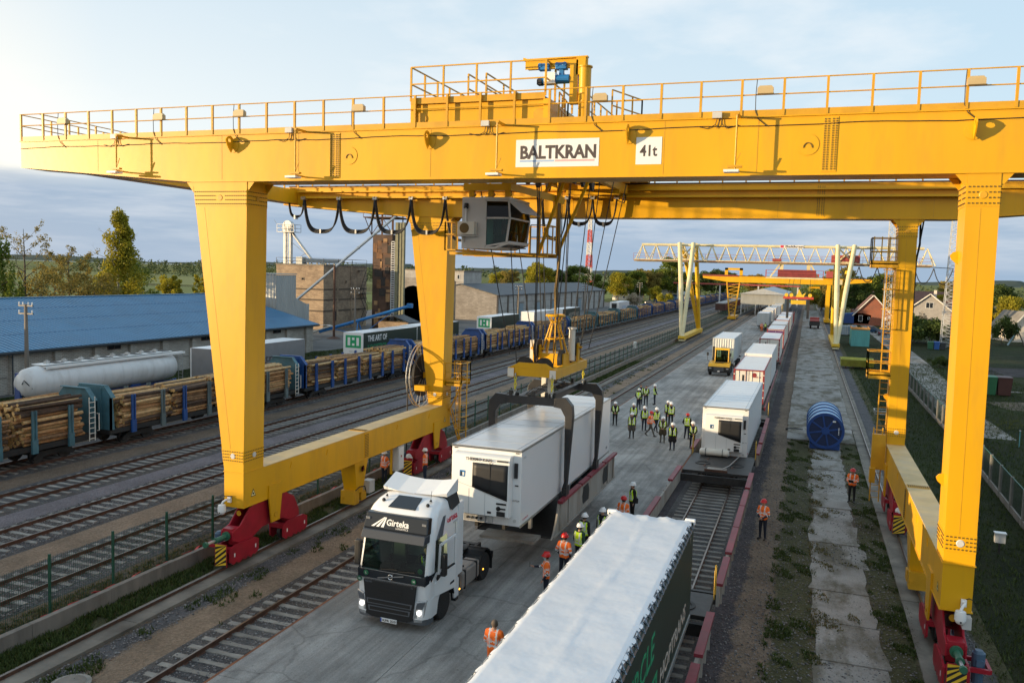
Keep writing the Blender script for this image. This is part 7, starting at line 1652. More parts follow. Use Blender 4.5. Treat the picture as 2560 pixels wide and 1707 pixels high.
def warehouse():
 T=thing('warehouse','long pale-brick warehouse with a blue metal roof','warehouse',(-70,60,0),world=True)
 xw,xe,y0,y1,ze,xr,zr=-62.6,-61.85,-62.0,97.2,3.42,-77.0,7.05;xb=-91.4
 MB().box(xb,xw,y0,y1-.4,-.4,3.40).build('wall',M_WBRICK,T)
 b=MB();b.prism([(xb,3.41),(xw,3.41),(xr,zr-.25)],'y',y1-.75,y1-.40);b.build('gable',M_WBRICK,T)
 b=MB();b.hexa([(xe,y0,ze-.10),(xe,y1,ze-.10),(xr,y1,zr-.10),(xr,y0,zr-.10),(xe,y0,ze),(xe,y1,ze),(xr,y1,zr),(xr,y0,zr)]);rf=b.build('roof_slope',M_BLUEROOF,T)
 b=MB();b.hexa([(-92.15,y0,ze-.10),(-92.15,y1,ze-.10),(xr-.001,y1,zr-.10),(xr-.001,y0,zr-.10),(-92.15,y0,ze),(-92.15,y1,ze),(xr-.001,y1,zr),(xr-.001,y0,zr)]);b.build('roof_slope',M_BLUEROOF,T)
 k=0;y=44.0;sl=Vector((xr-xe,0,zr-ze));
 me=MB().hexa([(0,-.02,.0),(0,.02,.0),(sl.x,.02,sl.z),(sl.x,-.02,sl.z),(0,-.02,.035),(0,.02,.035),(sl.x,.02,sl.z+.035),(sl.x,-.02,sl.z+.035)]).mesh('roof_seam',mat('blue seam',(.05,.14,.27),.45,var=0))
 while y<y1-.1:inst('roof_seam',me,rf,(xe,y,ze+.001));y+=.52
 for t in(.27,.52,.76):
  p=(xe+sl.x*t,0,ze+sl.z*t);MB().hexa([(p[0]+.04,y0,p[2]+.0),(p[0]+.04,y1,p[2]+.0),(p[0]-.04,y1,p[2]+.02),(p[0]-.04,y0,p[2]+.02),(p[0]+.04,y0,p[2]+.015),(p[0]+.04,y1,p[2]+.015),(p[0]-.04,y1,p[2]+.035),(p[0]-.04,y0,p[2]+.035)]).build('sheet_lap',mat('blue seam',(.05,.14,.27),.45,var=0),rf)
 MB().box(xr-.2,xr+.2,y0,y1,zr+.0,zr+.07).build('ridge_cap',mat('light blue ridge',(.16,.29,.40),.45,var=0),rf)
 b=MB();b.tube([(xe+.06,y0,ze-.12),(xe+.06,y1,ze-.12)],.07,n=6);b.build('gutter',M_DKROOF,T)
 MB().box(xe-.02,xe,y0,y1,ze-.28,ze-.02).build('fascia',M_DKROOF,T)
 y=42.5;k=0
 while y<y1-1:
  MB().box(xw+.001,xw+.35,y,y+.75,-.3,3.3).build('pilaster',M_WBRICK,T)
  MB().box(xw+.001,xw+.06,y+.76,y+4.2,1.15,1.25).build('ledge',M_GBRICK,T)
  if k%3==1:window(T,(xw+.01,y+1.8,2.65),(0,1),1.6,.5,(1,0),frame=M_BROWNDOOR)
  y+=4.35;k+=1
 for y in(46.0,77.4):
  b=MB();b.box(xw+.001,xw+.12,y,y+3.0,-.3,2.85);d=b.build('door',M_BROWNDOOR,T);MB().box(xw+.121,xw+.125,y+1.48,y+1.52,-.3,2.85).build('door_gap',M_HAZK,d)
  for q in range(6):MB().box(xw+.121,xw+.145,y+.05+q*.5,y+.09+q*.5,-.25,2.8).build('plank_edge',M_BROWNDOOR,d)
 b=MB();b.cyl((xw+.4,51.3,-.2),(xw+.4,51.3,3.3),.06,n=8);b.build('downpipe',M_DKROOF,T)
 b=MB();b.bar((xe,y1-.1,ze-.15),(xe+1.2,y1+.3,ze-.1),.05);b.box(xe+1.0,xe+1.5,y1+.2,y1+.5,ze-.16,ze-.06);b.build('lamp',M_WHITE,T)
 return T
warehouse()
T=thing('intake_shed','tall grey corrugated sheet shed behind the blue roof end','shed',(-78,101,0),world=True)
x0,x1,y0,y1=-75.6,-69.8,98.6,103.4
b=MB();corr(b,(x0,y0),(x1,y0),0,9.9,(0,-1),.5,.06);corr(b,(x1,y0),(x1,y1),0,9.8,(1,0),.5,.06);b.box(x0,x1-.07,y0+.1,y1,0,9.7);b.build('wall',M_CORRG,T)
b=MB();corr(b,(x1,y1),(x1,y1+3.4),0,5.6,(1,0),.5,.06);b.prism([(y1+.01,0),(y1+3.4,0),(y1+3.4,5.4),(y1+.01,6.5)],'x',x0+1,x1-.08);b.build('lean_to',M_CORRG,T)
MB().box(x0-.1,x1+.1,y0-.1,y1+.1,9.9,10.0).build('roof',M_CORRG,T)
def silo():
 T=thing('brick_silo','weathered tan brick silo block with rooftop conveyor','silo',(-86,138,0),world=True)
 x0,x1,y0,y1,zt=-92.0,-82.0,130.0,145.5,11.30
 MB().box(x0,x1,y0,y1,-.3,zt).build('wall',M_TBRICK,T)
 for z in(3.0,5.0,6.9):MB().box(x0-.05,x1+.05,y0-.05,y1+.05,z,z+.28).build('band',mat('dark stained band',(.10,.075,.055),.9,var=.3),T)
 MB().box(x0-.12,x1+.12,y0-.12,y1+.12,zt,zt+.22).build('parapet',M_CONC,T)
 for yy in(y0+4.5,y0+9.4):MB().box(x1+.001,x1+.10,yy,yy+.5,.0,zt).build('pier',M_TBRICK,T)
 for yy,z in((y0+3.4,8.1),(y0+7.4,8.1),(y0+3.2,1.2)):window(T,(x1+.01,yy,z),(0,1),.55 if z>2 else 1.3,.6 if z>2 else 1.9,(1,0),frame=M_TBRICK)
 window(T,(-86.6,y0-.01,8.6),(1,0),.6,.5,(0,-1),frame=M_TBRICK)
 b=MB()
 for y in(y0,y0+5,y0+10,y1):
  for x in(x0,x1):b.bar((x,y,zt+.2),(x,y,zt+1.3),.06)
 for x in(x0,x1):
  for z in(zt+.75,zt+1.3):b.bar((x,y0,z),(x,y1,z),.05)
 for y in(y0,y1):
  for z in(zt+.75,zt+1.3):b.bar((x0,y,z),(x1,y,z),.05)
 b.build('roof_railing',M_DKSTEEL,T)
 b=MB();b.box(-87.5,-86.3,y0+1.2,y0+13.0,zt+.5,zt+1.25);b.box(-88.2,-86.9,y0+.6,y0+2.0,zt+.2,zt+1.5)
 for y in(y0+3,y0+6,y0+9,y0+12):b.box(-87.4,-87.1,y,y+.2,zt+.2,zt+.5);b.box(-86.6,-86.4,y,y+.2,zt+.2,zt+.5)
 b.build('roof_conveyor',M_CORRG,T)
 b=MB();yy=y1-3.2;xx=x1+.6
 for z0,z1,ya,yb in((.2,3.2,yy,yy+2.2),(3.2,6.2,yy+2.2,yy),(6.2,10.6,yy,yy+2.6)):
  b.bar((xx-.35,ya,z0),(xx-.35,yb,z1),.08);b.bar((xx+.35,ya,z0),(xx+.35,yb,z1),.08)
  for k in range(9):t=k/8;b.bar((xx-.35,ya+(yb-ya)*t,z0+(z1-z0)*t),(xx+.35,ya+(yb-ya)*t,z0+(z1-z0)*t),.05)
  b.bar((xx+.4,ya,z0+1),(xx+.4,yb,z1+1),.04)
 for z in(3.2,6.2,10.6):b.box(x1+.01,xx+.5,yy-.4,yy+.6 if z!=6.2 else yy+3,z-.06,z)
 b.build('fire_escape',M_DKSTEEL,T)
silo()
T=thing('bucket_elevator','slim silver grain elevator tower with railed head platform','elevator tower',(-92,134,0),world=True)
ex,ey=-92.6,134.2;b=MB();b.box(ex-.55,ex-.05,ey-.4,ey+.4,0,17.4);b.box(ex+.6,ex+1.05,ey-.3,ey+.3,0,17.4);b.build('shaft',M_STEEL,T)
b=MB();
for x in(ex-.05,ex+.55):b.bar((x,ey-.6,0),(x,ey-.6,18.4),.07)
for k in range(60):b.bar((ex-.05,ey-.6,.3+k*.3),(ex+.55,ey-.6,.3+k*.3),.04)
b.build('ladder',M_STEEL,T)
b=MB();b.cyl((ex+.3,ey-.5,18.6),(ex+.3,ey+.5,18.6),.95,n=18);b.box(ex-.6,ex+1.2,ey-.45,ey+.45,17.4,18.6);b.build('head',M_STEEL,T,smooth=40)
b=MB();b.box(ex-1.4,ex+2.2,ey-1.2,ey+1.2,17.35,17.45)
for x in(ex-1.4,ex-.2,ex+1.0,ex+2.2):
 for y in(ey-1.2,ey+1.2):b.bar((x,y,17.4),(x,y,18.8),.07)
for z in(18.1,18.8):
 for y in(ey-1.2,ey+1.2):b.bar((ex-1.4,y,z),(ex+2.2,y,z),.06)
 for x in(ex-1.4,ex+2.2):b.bar((x,ey-1.2,z),(x,ey+1.2,z),.06)
b.bar((ex-1.4,ey-1.2,18.8),(ex-1.9,ey-1.4,19.6),.06);b.build('platform',M_STEEL,T)
b=MB();b.cyl((ex+1.2,ey,17.2),(ex+5.2,ey+.3,12.4),.26,n=10);b.cyl((ex+1.1,ey,15.5),(ex+4.2,ey+.2,13.2),.05,n=6);b.cyl((ex+1.1,ey,11.8),(ex+4.0,ey,13.5),.05,n=6);b.build('spout',M_STEEL,T)
T=thing('conveyor_pipe','long straight silver pipe slanting from the shed up to the rusty tower','pipe',(-83,124,5),world=True)
MB().cyl((-83.9,124.6,5.3),(-70.4,136.0,20.9),.24,n=10).build('pipe',M_STEEL,T,smooth=40)
b=MB();
for k in range(1,5):t=k/5;p=Vector((-83.9,124.6,5.3)).lerp(Vector((-70.4,136.0,20.9)),t);d=Vector((13.5,11.4,15.6)).normalized();b.cyl(p-d*.06,p+d*.06,.32,n=10)
b.build('flanges',M_STEEL,T)
T=thing('rusty_tower','dark rusty sheet-clad tower with a lattice top','tower',(-73,139,0),world=True)
MB().box(-76.0,-72.0,137.0,140.6,0,17.3).build('shaft',M_RUSTWALL,T)
R=random.Random(2)
for k in range(34):
 z=R.uniform(.3,15.4);w,h=R.uniform(.7,1.4),R.uniform(.9,2.0);x=R.uniform(-76.0,-72.1-w)
 MB().box(x,min(x+w,-72.0),136.95-.002*k,136.999,z,z+h).build('patch_sheet',[M_RUSTWALL,mat('brown patch',(.15,.07,.03),.8,var=.4),mat('black patch',(.03,.025,.022),.8,var=.3),mat('tan patch',(.33,.19,.085),.8,var=.3)][k%4],T)
b=MB()
for x in(-76.3,-74.1,-71.9):
 for y in(137.1,140.9):b.bar((x,y,17.3),(x,y,21.2),.16)
b.box(-77.6,-70.8,136.2,141.6,20.3,20.5);b.box(-78.0,-70.4,136.0,141.8,21.2,21.28)
for x in(-77.6,-75.4,-73.1,-70.8):b.bar((x,136.2,20.5),(x,136.2,21.9),.07)
b.bar((-77.6,136.2,21.9),(-70.8,136.2,21.9),.07);b.bar((-77.4,136.5,20.3),(-76.3,137,17.2),.14);b.bar((-76.3,137.1,17.3),(-74.1,137.1,20.3),.10);b.bar((-74.1,137.1,20.3),(-71.9,137.1,17.3),.10);b.build('lattice_top',M_RUST,T)
b=MB()
for x in(-72.0,-71.3):b.bar((x,136.7,0),(x,136.7,16.0),.09)
for k in range(38):b.box(-71.95,-71.35,136.62,136.78,.4+k*.42,.56+k*.42)
b.build('ladder',M_GREYBOX,T)
b=MB()
for x,w in((-70.9,.55),(-70.15,.35),(-69.6,.4)):b.box(x-w/2,x+w/2,136.6,137.2,.4,19.5)
b.build('elevator_legs',mat('olive grey duct',(.17,.165,.10),.6,var=.2),T)
b=MB();b.prism([(-74.5,2.2),(-69.2,2.9),(-66.0,1.7),(-66.0,1.55),(-69.2,2.72),(-74.5,2.0)],'y',132.5,136.5);b.build('lean_to_roof',M_DKROOF,T);b=MB();b.box(-73,-67,134.0,136.4,-.2,1.6);b.build('lean_to',M_TBRICK,T)
T=thing('grain_auger','long blue grain auger on its cradle in front of the silo','auger',(-70,118,0),world=True)
MB().cyl((-74.5,117.0,.6),(-60.5,121.5,5.2),.26,n=10).build('tube',M_BLUE,T,smooth=40);b=MB();b.box(-60.9,-60.1,121.2,121.9,4.9,5.6);b.build('motor',M_BLUE,T)
b=MB();b.bar((-68.5,118.9,2.6),(-68.0,117.5,-.2),.14);b.bar((-68.5,118.9,2.6),(-68.3,120.5,-.2),.14);b.bar((-72.5,117.6,1.2),(-68,119,.2),.12);b.bar((-68,119,.2),(-63,120.6,4.3),.10);b.build('cradle',M_BLUE,T);MB().hexa([(-76.2,116.2,.2),(-72.6,117.0,1.5),(-72.4,117.6,1.5),(-76.0,116.8,.2),(-76.2,116.2,.35),(-72.6,117.0,1.7),(-72.4,117.6,1.7),(-76.0,116.8,.35)]).build('hopper_chute',M_WHITE2,T)
T=thing('block_tower','grey panel-built four-storey block beside the rear crane leg','building',(-85,190,0),world=True)
MB().box(-94,-77.7,184.5,196,-.3,10.9).build('wall',M_PANELW,T);MB().box(-94.2,-77.5,184.3,196.2,10.9,11.15).build('roof_slab',M_CONC,T)
for z in(.9,3.7,6.5,9.0):
 for x in(-79.4,-81.7,-84.5,-87.3):window(T,(x,184.49,z),(1,0),.65,1.15,(0,-1))
 MB().box(-94,-77.69,184.46,184.499,z-.7,z-.62).build('panel_joint',M_CONC,T)
T=thing('arched_store','old concrete arched building behind the rusty tower','building',(-80,160,0),world=True)
b=MB();ar=[(-79+5*cos(t),.2+7.5*sin(t))for t in[pi*k/12 for k in range(13)]];b.prism(ar[:13]+[(-73.5,.0),(-72.2,9.3),(-84.5,9.3),(-84.5,0)][::-1][::-1],'y',160,162);b.build('arch_wall',M_GBRICK,T);MB().box(-84.5,-73,168,169,0,8.8).build('back_wall',M_TBRICK,T)
def grey_wh():
 T=thing('grey_warehouse','long grey concrete-panel warehouse with a dark low roof','warehouse',(-72,230,0),world=True)
 xw,y0,y1,ze,xr,zr=-67.4,180.0,287,5.75,-76.5,8.0;xb=-85.6
 MB().box(xb,xw,y0+.01,y1,-.3,5.74).build('wall',M_PANELW,T);b=MB();b.prism([(xb,-.3),(xw,-.3),(xw,5.7),(xr,zr-.1),(xb,5.7)],'y',y0-.1,y0);b.build('gable',M_GBRICK,T)
 for xe in(xw+.5,xb-.5):b=MB();b.hexa([(xe,y0-.4,ze-.16),(xe,y1+.4,ze-.16),(xr,y1+.4,zr-.05),(xr,y0-.4,zr-.05),(xe,y0-.4,ze-.02),(xe,y1+.4,ze-.02),(xr,y1+.4,zr+.1),(xr,y0-.4,zr+.1)]);b.build('roof_slope',M_DKROOF,T)
 n=15
 for k in range(n+1):
  y=y0+(y1-y0-.6)*k/n;MB().box(xw+.001,xw+.25,y,y+.6,-.3,5.55).build('pilaster',mat('brown grey pier',(.17,.14,.115),.9,var=.2),T)
  if k in(2,4,6,10):d=MB().box(xw+.002,xw+.1,y+1.6,y+4.8,-.3,3.4).build('door',mat('pale blue door',(.20,.26,.30),.6),T);MB().box(xw+.101,xw+.14,y+1.4,y+5.0,3.41,3.7).build('lintel',M_CONC,d)
 for z in(1.9,3.8):MB().box(xw+.001,xw+.02,y0,y1,z,z+.06).build('panel_joint',M_CONC,T)
grey_wh()
def pole(x,y,h,label,z0=-.25,wood=False,arms=2):
 T=thing('utility_pole',label,'utility pole',(x,y,z0));mm=mat('weathered pole',(.20,.17,.14),.85,var=.2,streak=True)if not wood else M_RUST
 MB().cyl((0,0,0),(0,0,h),.19,.12,n=10).build('post',mm,T)
 for k in range(arms):
  z=h-.12-k*.62;a=MB().box(-.75,.75,-.05,.05,z-.05,z+.05).build('cross_arm',M_DKSTEEL,T)
  for xx in(-.68,-.28,.28,.68):
   if k==0 or abs(xx)>.5:MB().lathe([(.03,.0),(.06,.08),(.04,.12),(.065,.18),(.02,.24)],(xx,0,z+.05),'z',8).build('insulator',M_WHITE,a)
 return T
pole(-57.9,49.0,7.8,'concrete utility pole standing in front of the blue warehouse roof')
pole(-64.6,111.2,8.2,'grey utility pole between the tan silo and the blue auger')
pole(-58.0,168.0,8.4,'utility pole by the gable of the grey warehouse')
pole(-53.0,205.0,9.0,'utility pole midway along the grey warehouse',arms=3)
pole(-50.0,262.0,9.0,'utility pole at the far end of the grey warehouse',arms=3)
T=thing('steel_mast','single rusty steel mast with a round foot left of the green trailer','mast',(-70.9,115.6,-.25));MB().cyl((0,0,0),(0,0,11.6),.20,.17,n=12).build('tube',M_RUST,T);MB().lathe([(1.2,0),(.8,.18),(.3,.35)],(0,0,0),'z',14).build('foot',M_RUST,T)
def lattice(name,label,x,y,h,wb,wt,m1,m2=None,panels=18,bar=.10):
 T=thing(name,label,'mast',(x,y,-.3));
 for k in range(panels):
  b=MB();t0,t1=k/panels,(k+1)/panels;w0,w1=wb+(wt-wb)*t0,wb+(wt-wb)*t1;z0,z1=h*t0,h*t1;c0=[(-w0,-w0),(w0,-w0),(w0,w0),(-w0,w0)];c1=[(-w1,-w1),(w1,-w1),(w1,w1),(-w1,w1)]
  for i in range(4):
   j=(i+1)%4;b.bar((*c0[i],z0),(*c1[i],z1),bar);b.bar((*c1[i],z1),(*c1[j],z1),bar*.7);b.bar((*c0[i],z0),(*c1[j],z1),bar*.6);b.bar((*c0[j],z0),(*c1[i],z1),bar*.6)
  b.build('section',m1 if(not m2 or(k*6//panels)%2==0)else m2,T)
 return T
lattice('lattice_tower','galvanised lattice tower beyond the right crane leg',23.9,165,24.0,1.15,.55,M_GREYBOX,panels=22,bar=.085)
lattice('lattice_tower','slim grey lattice mast behind the caged ladder of the right leg',14.6,176,24.0,.7,.5,M_GREYBOX,panels=20,bar=.10)
lattice('radio_mast','red and white radio mast rising behind the grey warehouse',-128,502,46,2.1,.8,mat('mast red',(.55,.08,.06),.5,var=0),mat('mast white',(.7,.66,.62),.5,var=0),panels=18,bar=.38)
# ------------------------------------------------------------------ houses on the right
def house(name,label,x,y,w,l,hw,hr,mw,mr,rz=0,wins=(),chimney=None,axis='y'):
 T=thing(name,label,'house',(x,y,-.3),rz)
 MB().box(-w/2,w/2,-l/2,l/2,0,hw).build('wall',mw,T)
 for s,yy in((-1,-l/2),(1,l/2)):b=MB();b.prism([(-w/2,hw),(w/2,hw),(0,hr-.12)],'y',min(yy,yy-s*.2),max(yy,yy-s*.2));b.build('gable',mw,T)
 for s in(-1,1):
  ov=.45;k=(hr-hw)/(w/2);xe=s*(w/2+ov);ze=hw-k*ov
  b=MB();b.hexa([(xe,-l/2-ov,ze-.12),(xe,l/2+ov,ze-.12),(0,l/2+ov,hr-.12),(0,-l/2-ov,hr-.12),(xe,-l/2-ov,ze+.06),(xe,l/2+ov,ze+.06),(0,l/2+ov,hr+.06),(0,-l/2-ov,hr+.06)]);rf=b.build('roof_slope',mr,T)
  b=MB();b.bar((xe,-l/2-ov-.03,ze-.02),(0,-l/2-ov-.03,hr-.02),.08,.24);b.build('bargeboard',M_WHITE2,rf)
 for(xx,zz,ww,hh)in wins:window(T,(xx,-l/2-.01,zz),(1,0),ww,hh,(0,-1))
 for yy in(-l*.25,l*.2):window(T,(-w/2-.01,yy,.9),(0,1),1.1,1.2,(-1,0))
 if chimney:MB().box(chimney[0]-.35,chimney[0]+.35,chimney[1]-.35,chimney[1]+.35,hw,hr+chimney[2]).build('chimney',chimney[3],T)
 return T
M_BRROOF=mat('brown tile roof',(.15,.075,.055),.8,var=.2,vs_=1.2,bump=.2,bs=6);M_GRROOF=mat('grey weathered roof',(.17,.155,.135),.85,var=.25,vs_=.8);M_CREAM=mat('cream plaster',(.62,.55,.46),.8,var=.08);M_GREYP=mat('grey plaster',(.30,.28,.26),.85,var=.12)
house('brick_house','red brick house with steep white-edged gable behind the yellow ladder',16.4,243,9.0,10,3.0,8.0,M_RBRICK,M_BRROOF,0,((-3.4,1.0,1.0,1.6),(-1.2,1.6,.6,.6)),None)
house('grey_house','grey house with brown roof and white window right of the rear leg',29.6,236,9.5,11,5.0,8.9,M_GREYP,M_BRROOF,radians(-8),((-.9,5.3,1.7,1.5),(-2.6,2.2,1.2,1.3)),(1.0,0,.9,M_CREAM))
house('white_house','cream house with steep red-edged gable at the right edge',41.0,199,5.2,9,3.1,6.3,M_CREAM,M_GRROOF,radians(14),((-.3,3.6,.4,.9),(.3,.9,.9,1.2)),None)
house('house_wing','lower cream wing with a chimney beside the steep gabled house',47.2,204,9,7,2.9,5.9,M_CREAM,M_GRROOF,radians(100),(),(0,1.5,1.6,M_CREAM))
house('far_house','brown-roofed house behind the shrubs near the right lattice tower',33,262,12,10,4.0,9.2,M_RBRICK,M_BRROOF,radians(80))
house('far_house','grey-roofed house behind the cream house',43,240,9,9,3.4,6.4,M_GREYP,M_GRROOF,radians(70));house('far_house','small orange-walled shed behind the right front leg',44,290,7,7,3,5,M_RBRICK,M_GRROOF,radians(20))
house('far_house','red-brown roofed house far down the right side',22,330,11,10,4,8.5,M_RBRICK,M_BRROOF,radians(15));house('far_house','pale low house far right on the rise',70,420,14,9,3.5,7,M_CREAM,M_GRROOF,radians(60))
house('far_house','house with dark roof among the trees left of the white lattice crane',-78,380,12,9,4,7.5,M_CREAM,M_BRROOF,radians(70))
T=thing('freight_shed','long low grey freight shed closing the end of the platform','shed',(-14,330,0),world=True)
MB().box(-19.5,-6.5,268,350,3.2,6.4).build('wall',M_CORRG,T)
for x in(-19.3,-15,-11,-6.7):
 for y in(268.3,285,300):MB().box(x-.15,x+.15,y-.15,y+.15,0,3.19).build('post',M_GREYBOX,T)
b=MB();b.prism([(-20,6.42),(-6,6.42),(-13,8.2)],'y',267,352);b.build('roof',mat('pale grey sheet roof',(.36,.38,.40),.5,var=.1),T)
house('station_building','long station building with dark red roof far behind the timber train',-62,430,20,26,5,9,M_CREAM,mat('dark red roof',(.16,.035,.03),.7),radians(8))
T=thing('blue_kiosk','blue and white flat building beyond the white crane leg','building',(-58,385,0),world=True);MB().box(-66,-54,380,392,-.3,3).build('wall',mat('kiosk blue',(.02,.11,.32),.5),T);b=MB();b.prism([(-67,3.01),(-53,3.01),(-53,6.6),(-67,4.4)],'y',379,393);b.build('roof',M_WHITE,T)
# ------------------------------------------------------------------ white lattice gantry crane farther down
M_CRW=mat('lit cream crane paint',(0.62,0.55,0.33),0.5,var=0.12,vs_=.6,dirt=(.35,.2,.08),dirt_amt=.35);M_CRY=mat('yellow paint and shaded leg tone',(0.72,0.45,0.03),0.5,var=0.12)  # cream is the lit tone; far legs and chord get yellow as shaded tone
T=thing('lattice_gantry_crane','cream and yellow lattice truss gantry crane in the middle distance','crane',(-7.5,157,0),world=True)
YT=157.0;zu,zl=17.0,14.05;xa,xb=-31.0,19.4
MB().cyl((xa+1.1,YT,zu),(xb-1.2,YT,zu),.26,n=10).build('upper_chord',M_CRW,T,smooth=40)
for dy in(-1.3,1.3):MB().cyl((xa,YT+dy,zl),(xb,YT+dy,zl),.24,n=10).build('lower_chord',M_CRW if dy<0 else M_CRY,T,smooth=40)
x=xa+.2;k=0;st=2.55
while x<xb-1.5:
 for dy in(-1.3,1.3):
  b=MB();b.cyl((x,YT+dy,zl),(x+st*.42,YT,zu),.09,n=6);b.build('diagonal',M_CRW,T);b=MB();b.cyl((x+st*.42,YT,zu),(x+st*.9,YT+dy,zl),.09,n=6);b.build('diagonal',M_CRW,T)
 x+=st;k+=1
b=MB()
for z in(14.75,15.3):b.bar((xa,YT-2.1,z),(xb,YT-2.1,z),.045)
x=xa
while x<xb:b.bar((x,YT-2.1,14.1),(x,YT-2.1,15.3),.05);x+=2.2
b.box(xa,xb,YT-2.2,YT-1.5,14.02,14.10);b.build('walkway_railing',mat('dull red rail',(.30,.10,.09),.6),T)
for xf,x1,x2 in((-20.1,-22.6,-20.1),(4.75,4.5,7.2)):
 for yf,yt,mm in((146,155.2,M_CRW),(169.5,158.8,M_CRY)):
  for xt in(x1,x2):MB().tube([(xf+(xt-xf)*.10,yf,.9),((xf+xt)/2,(yf+yt)/2,9.0),(xt,yt,zu+.25)],[.30,.42,.38],n=10).build('leg_tube',mm,T,smooth=40)
  b=MB();b.sphere((xf,yf,.6),.55,.8,.6,10,6);b.box(xf-.5,xf+.5,yf-1.0,yf+1.0,.1,.5);b.build('leg_foot',mm,T)
  zz=6.2;t=(zz-.9)/(zu-.9);b=MB()
  for zz in(5.2,6.6):t=(zz-.9)/(zu-.9);y=yf+(yt-yf)*t;b.cyl((xf+(x1-xf)*t,y,zz),(xf+(x2-xf)*t,y,zz),.10,n=6)
  b.build('leg_strut',mm,T)
 b=MB()
 for zz in(14.3,16.9):b.cyl((x1,155.6,zz),(x2,155.6,zz),.2,n=8)
 b.cyl((x1,155.5,16.9),(x2,155.5,14.3),.14,n=8);b.cyl((x2,155.7,16.9),(x1,155.7,14.3),.14,n=8);b.build('portal_brace',M_CRW,T)
 MB().box(xf-.6,xf+.6,145,170.5,.35,.95).build('base_beam',M_CRY,T)
MB().box(xa+25.9,xa+29.9,YT-.30,YT-.27,16.72,17.25).build('sign_board',M_WHITE2,T)
text_mb('Baltkran',.55,(xa+26.8,YT-.31,16.82),(1,0,0),(0,0,1),bold=.015,width=3.0).build('lettering',M_DKTEXT,T);MB().box(xa+26.0,xa+26.55,YT-.315,YT-.302,16.78,17.2).build('logo',M_REDTEXT,T)
b=MB();b.cyl((19.0,YT-.8,13.9),(22.6,YT-.8,13.75),.06,n=5)
for k in range(6):
 xa_,xb_=5.2+k*2.9,8.1+k*2.9
 b.tube([(xa_+(xb_-xa_)*t,YT-1.2,13.7-2.6*(1-abs(2*t-1)**2.2))for t in[j/10 for j in range(11)]],.08,n=5)
b.build('festoon_cable',M_BLACK,T)
tr=thing('crane_trolley','red and cream hoist trolley hanging under the lattice crane truss','crane trolley',(-1,YT,12),world=True)
b=MB();
for x in(-4.6,-.1,4.6):b.box(x-.3,x+.3,YT-1.0,YT-.4,11.4,14.3)
b.box(-7.2,2.4,YT-2.2,YT+2.2,11.3,11.55);b.bar((-6.5,YT-1,11.5),(-4.8,YT-1,14),.25);b.bar((1.6,YT-1,11.5),(.2,YT-1,14),.25);b.box(4.3,5.6,YT-1.0,YT-.4,10.5,11.4);b.build('frame',M_CRW,tr)
b=MB();b.box(-5.2,1.2,YT-1.5,YT+1.5,11.6,12.9);b.build('winch',mat('dark red winch',(.20,.03,.03),.6,var=.2),tr);b=MB();b.box(-6.2,-4.8,YT-2,YT+2,14.35,14.8);b.box(3.6,8.2,YT-1.2,YT+1.0,14.3,15.6);b.build('machine_house',M_REDC,tr)
b=MB()
for x in(-7.2,2.4):
 for y in(YT-2.2,YT):b.bar((x,y,11.5),(x,y,12.8),.08)
for z in(12.2,12.8):b.bar((-7.2,YT-2.2,z),(2.4,YT-2.2,z),.06)
b.build('railing',M_REDC,tr)
sp=thing('hoist_spreader','red spreader beam with yellow sheaves hanging from the lattice crane','spreader',(-1.5,152,8),world=True)
b=MB();b.box(-3.9,1.0,149.7,150.2,7.9,8.25);b.box(-3.9,1.0,153.8,154.3,7.9,8.25);b.box(-1.8,-1.2,150.2,153.8,7.9,8.25);b.build('frame',mat('spreader red',(.42,.05,.03),.5),sp)
b=MB();
for x in(-3.4,-2.6,.4):b.cyl((x,149.9,8.55),(x,150.05,8.55),.32,n=12)
b.prism([(-1.9,8.25),(-.6,8.25),(-.3,9.0),(-.9,8.6),(-1.4,9.6),(-1.6,8.9)],'y',150,150.3);b.build('sheaves',M_CRY,sp)
b=MB();
for x in(-3.1,.2):b.box(x-.2,x+.2,149.8,150.1,4.6,7.9)
b.build('grab_arm',M_GRAP,sp);MB().box(-2.7,-.2,154,154.3,6.9,7.6).build('rear_beam',M_CRY,sp)
b=MB()
for x in(-3.4,-2.6,.4,-1.4):b.cyl((x,150,8.6),(x*.9,YT-1,11.4),.03,n=4)
b.build('ropes',M_DKSTEEL,sp,kind='stuff')
# ------------------------------------------------------------------ third crane
T=thing('far_gantry_crane','older orange-yellow box gantry crane behind the lattice crane','crane',(-7,235,0),world=True)
b=MB();b.prism([(-27.4,11.0),(-20.5,10.05),(5.6,10.05),(15.5,11.0),(15.5,11.75),(-27.4,11.75)],'y',234.4,236.0);b.build('main_girder',M_YEL,T)
b=MB();b.prism([(-27.4,11.0),(-20.5,10.05),(5.6,10.05),(15.5,11.0),(15.5,11.75),(-27.4,11.75)],'y',244.4,246.0);b.build('main_girder',M_YEL,T)
MB().box(-27.5,-18,234.3,234.39,11.55,12.0).build('red_edge',M_REDC,T);MB().box(-27.5,15,234.1,234.3,11.76,11.9).build('walkway',M_RUST,T)
b=MB()
for x in(-21.2,-17.3):b.box(x-.4,x+.4,234.5,235.5,11.9,13.9)
b.box(-21.6,-16.9,234.5,235.5,13.3,13.9);b.build('portal_head',M_YEL,T)
b=MB()
for x0_,x1_ in((-21.0,-19.9),(-17.6,-18.6)):b.bar((x0_,235,10.1),(x1_,235,.6),.35)
for k in range(9):
 t=k/9;z=.8+9*t;xl_=-19.9-(1.1)*t;xr_=-18.6+1.0*t;b.bar((xl_,235,z),(xr_,235,z),.14);b.bar((xl_,235,z),(-18.6+1.0*(t+.1),235,z+.95),.12)
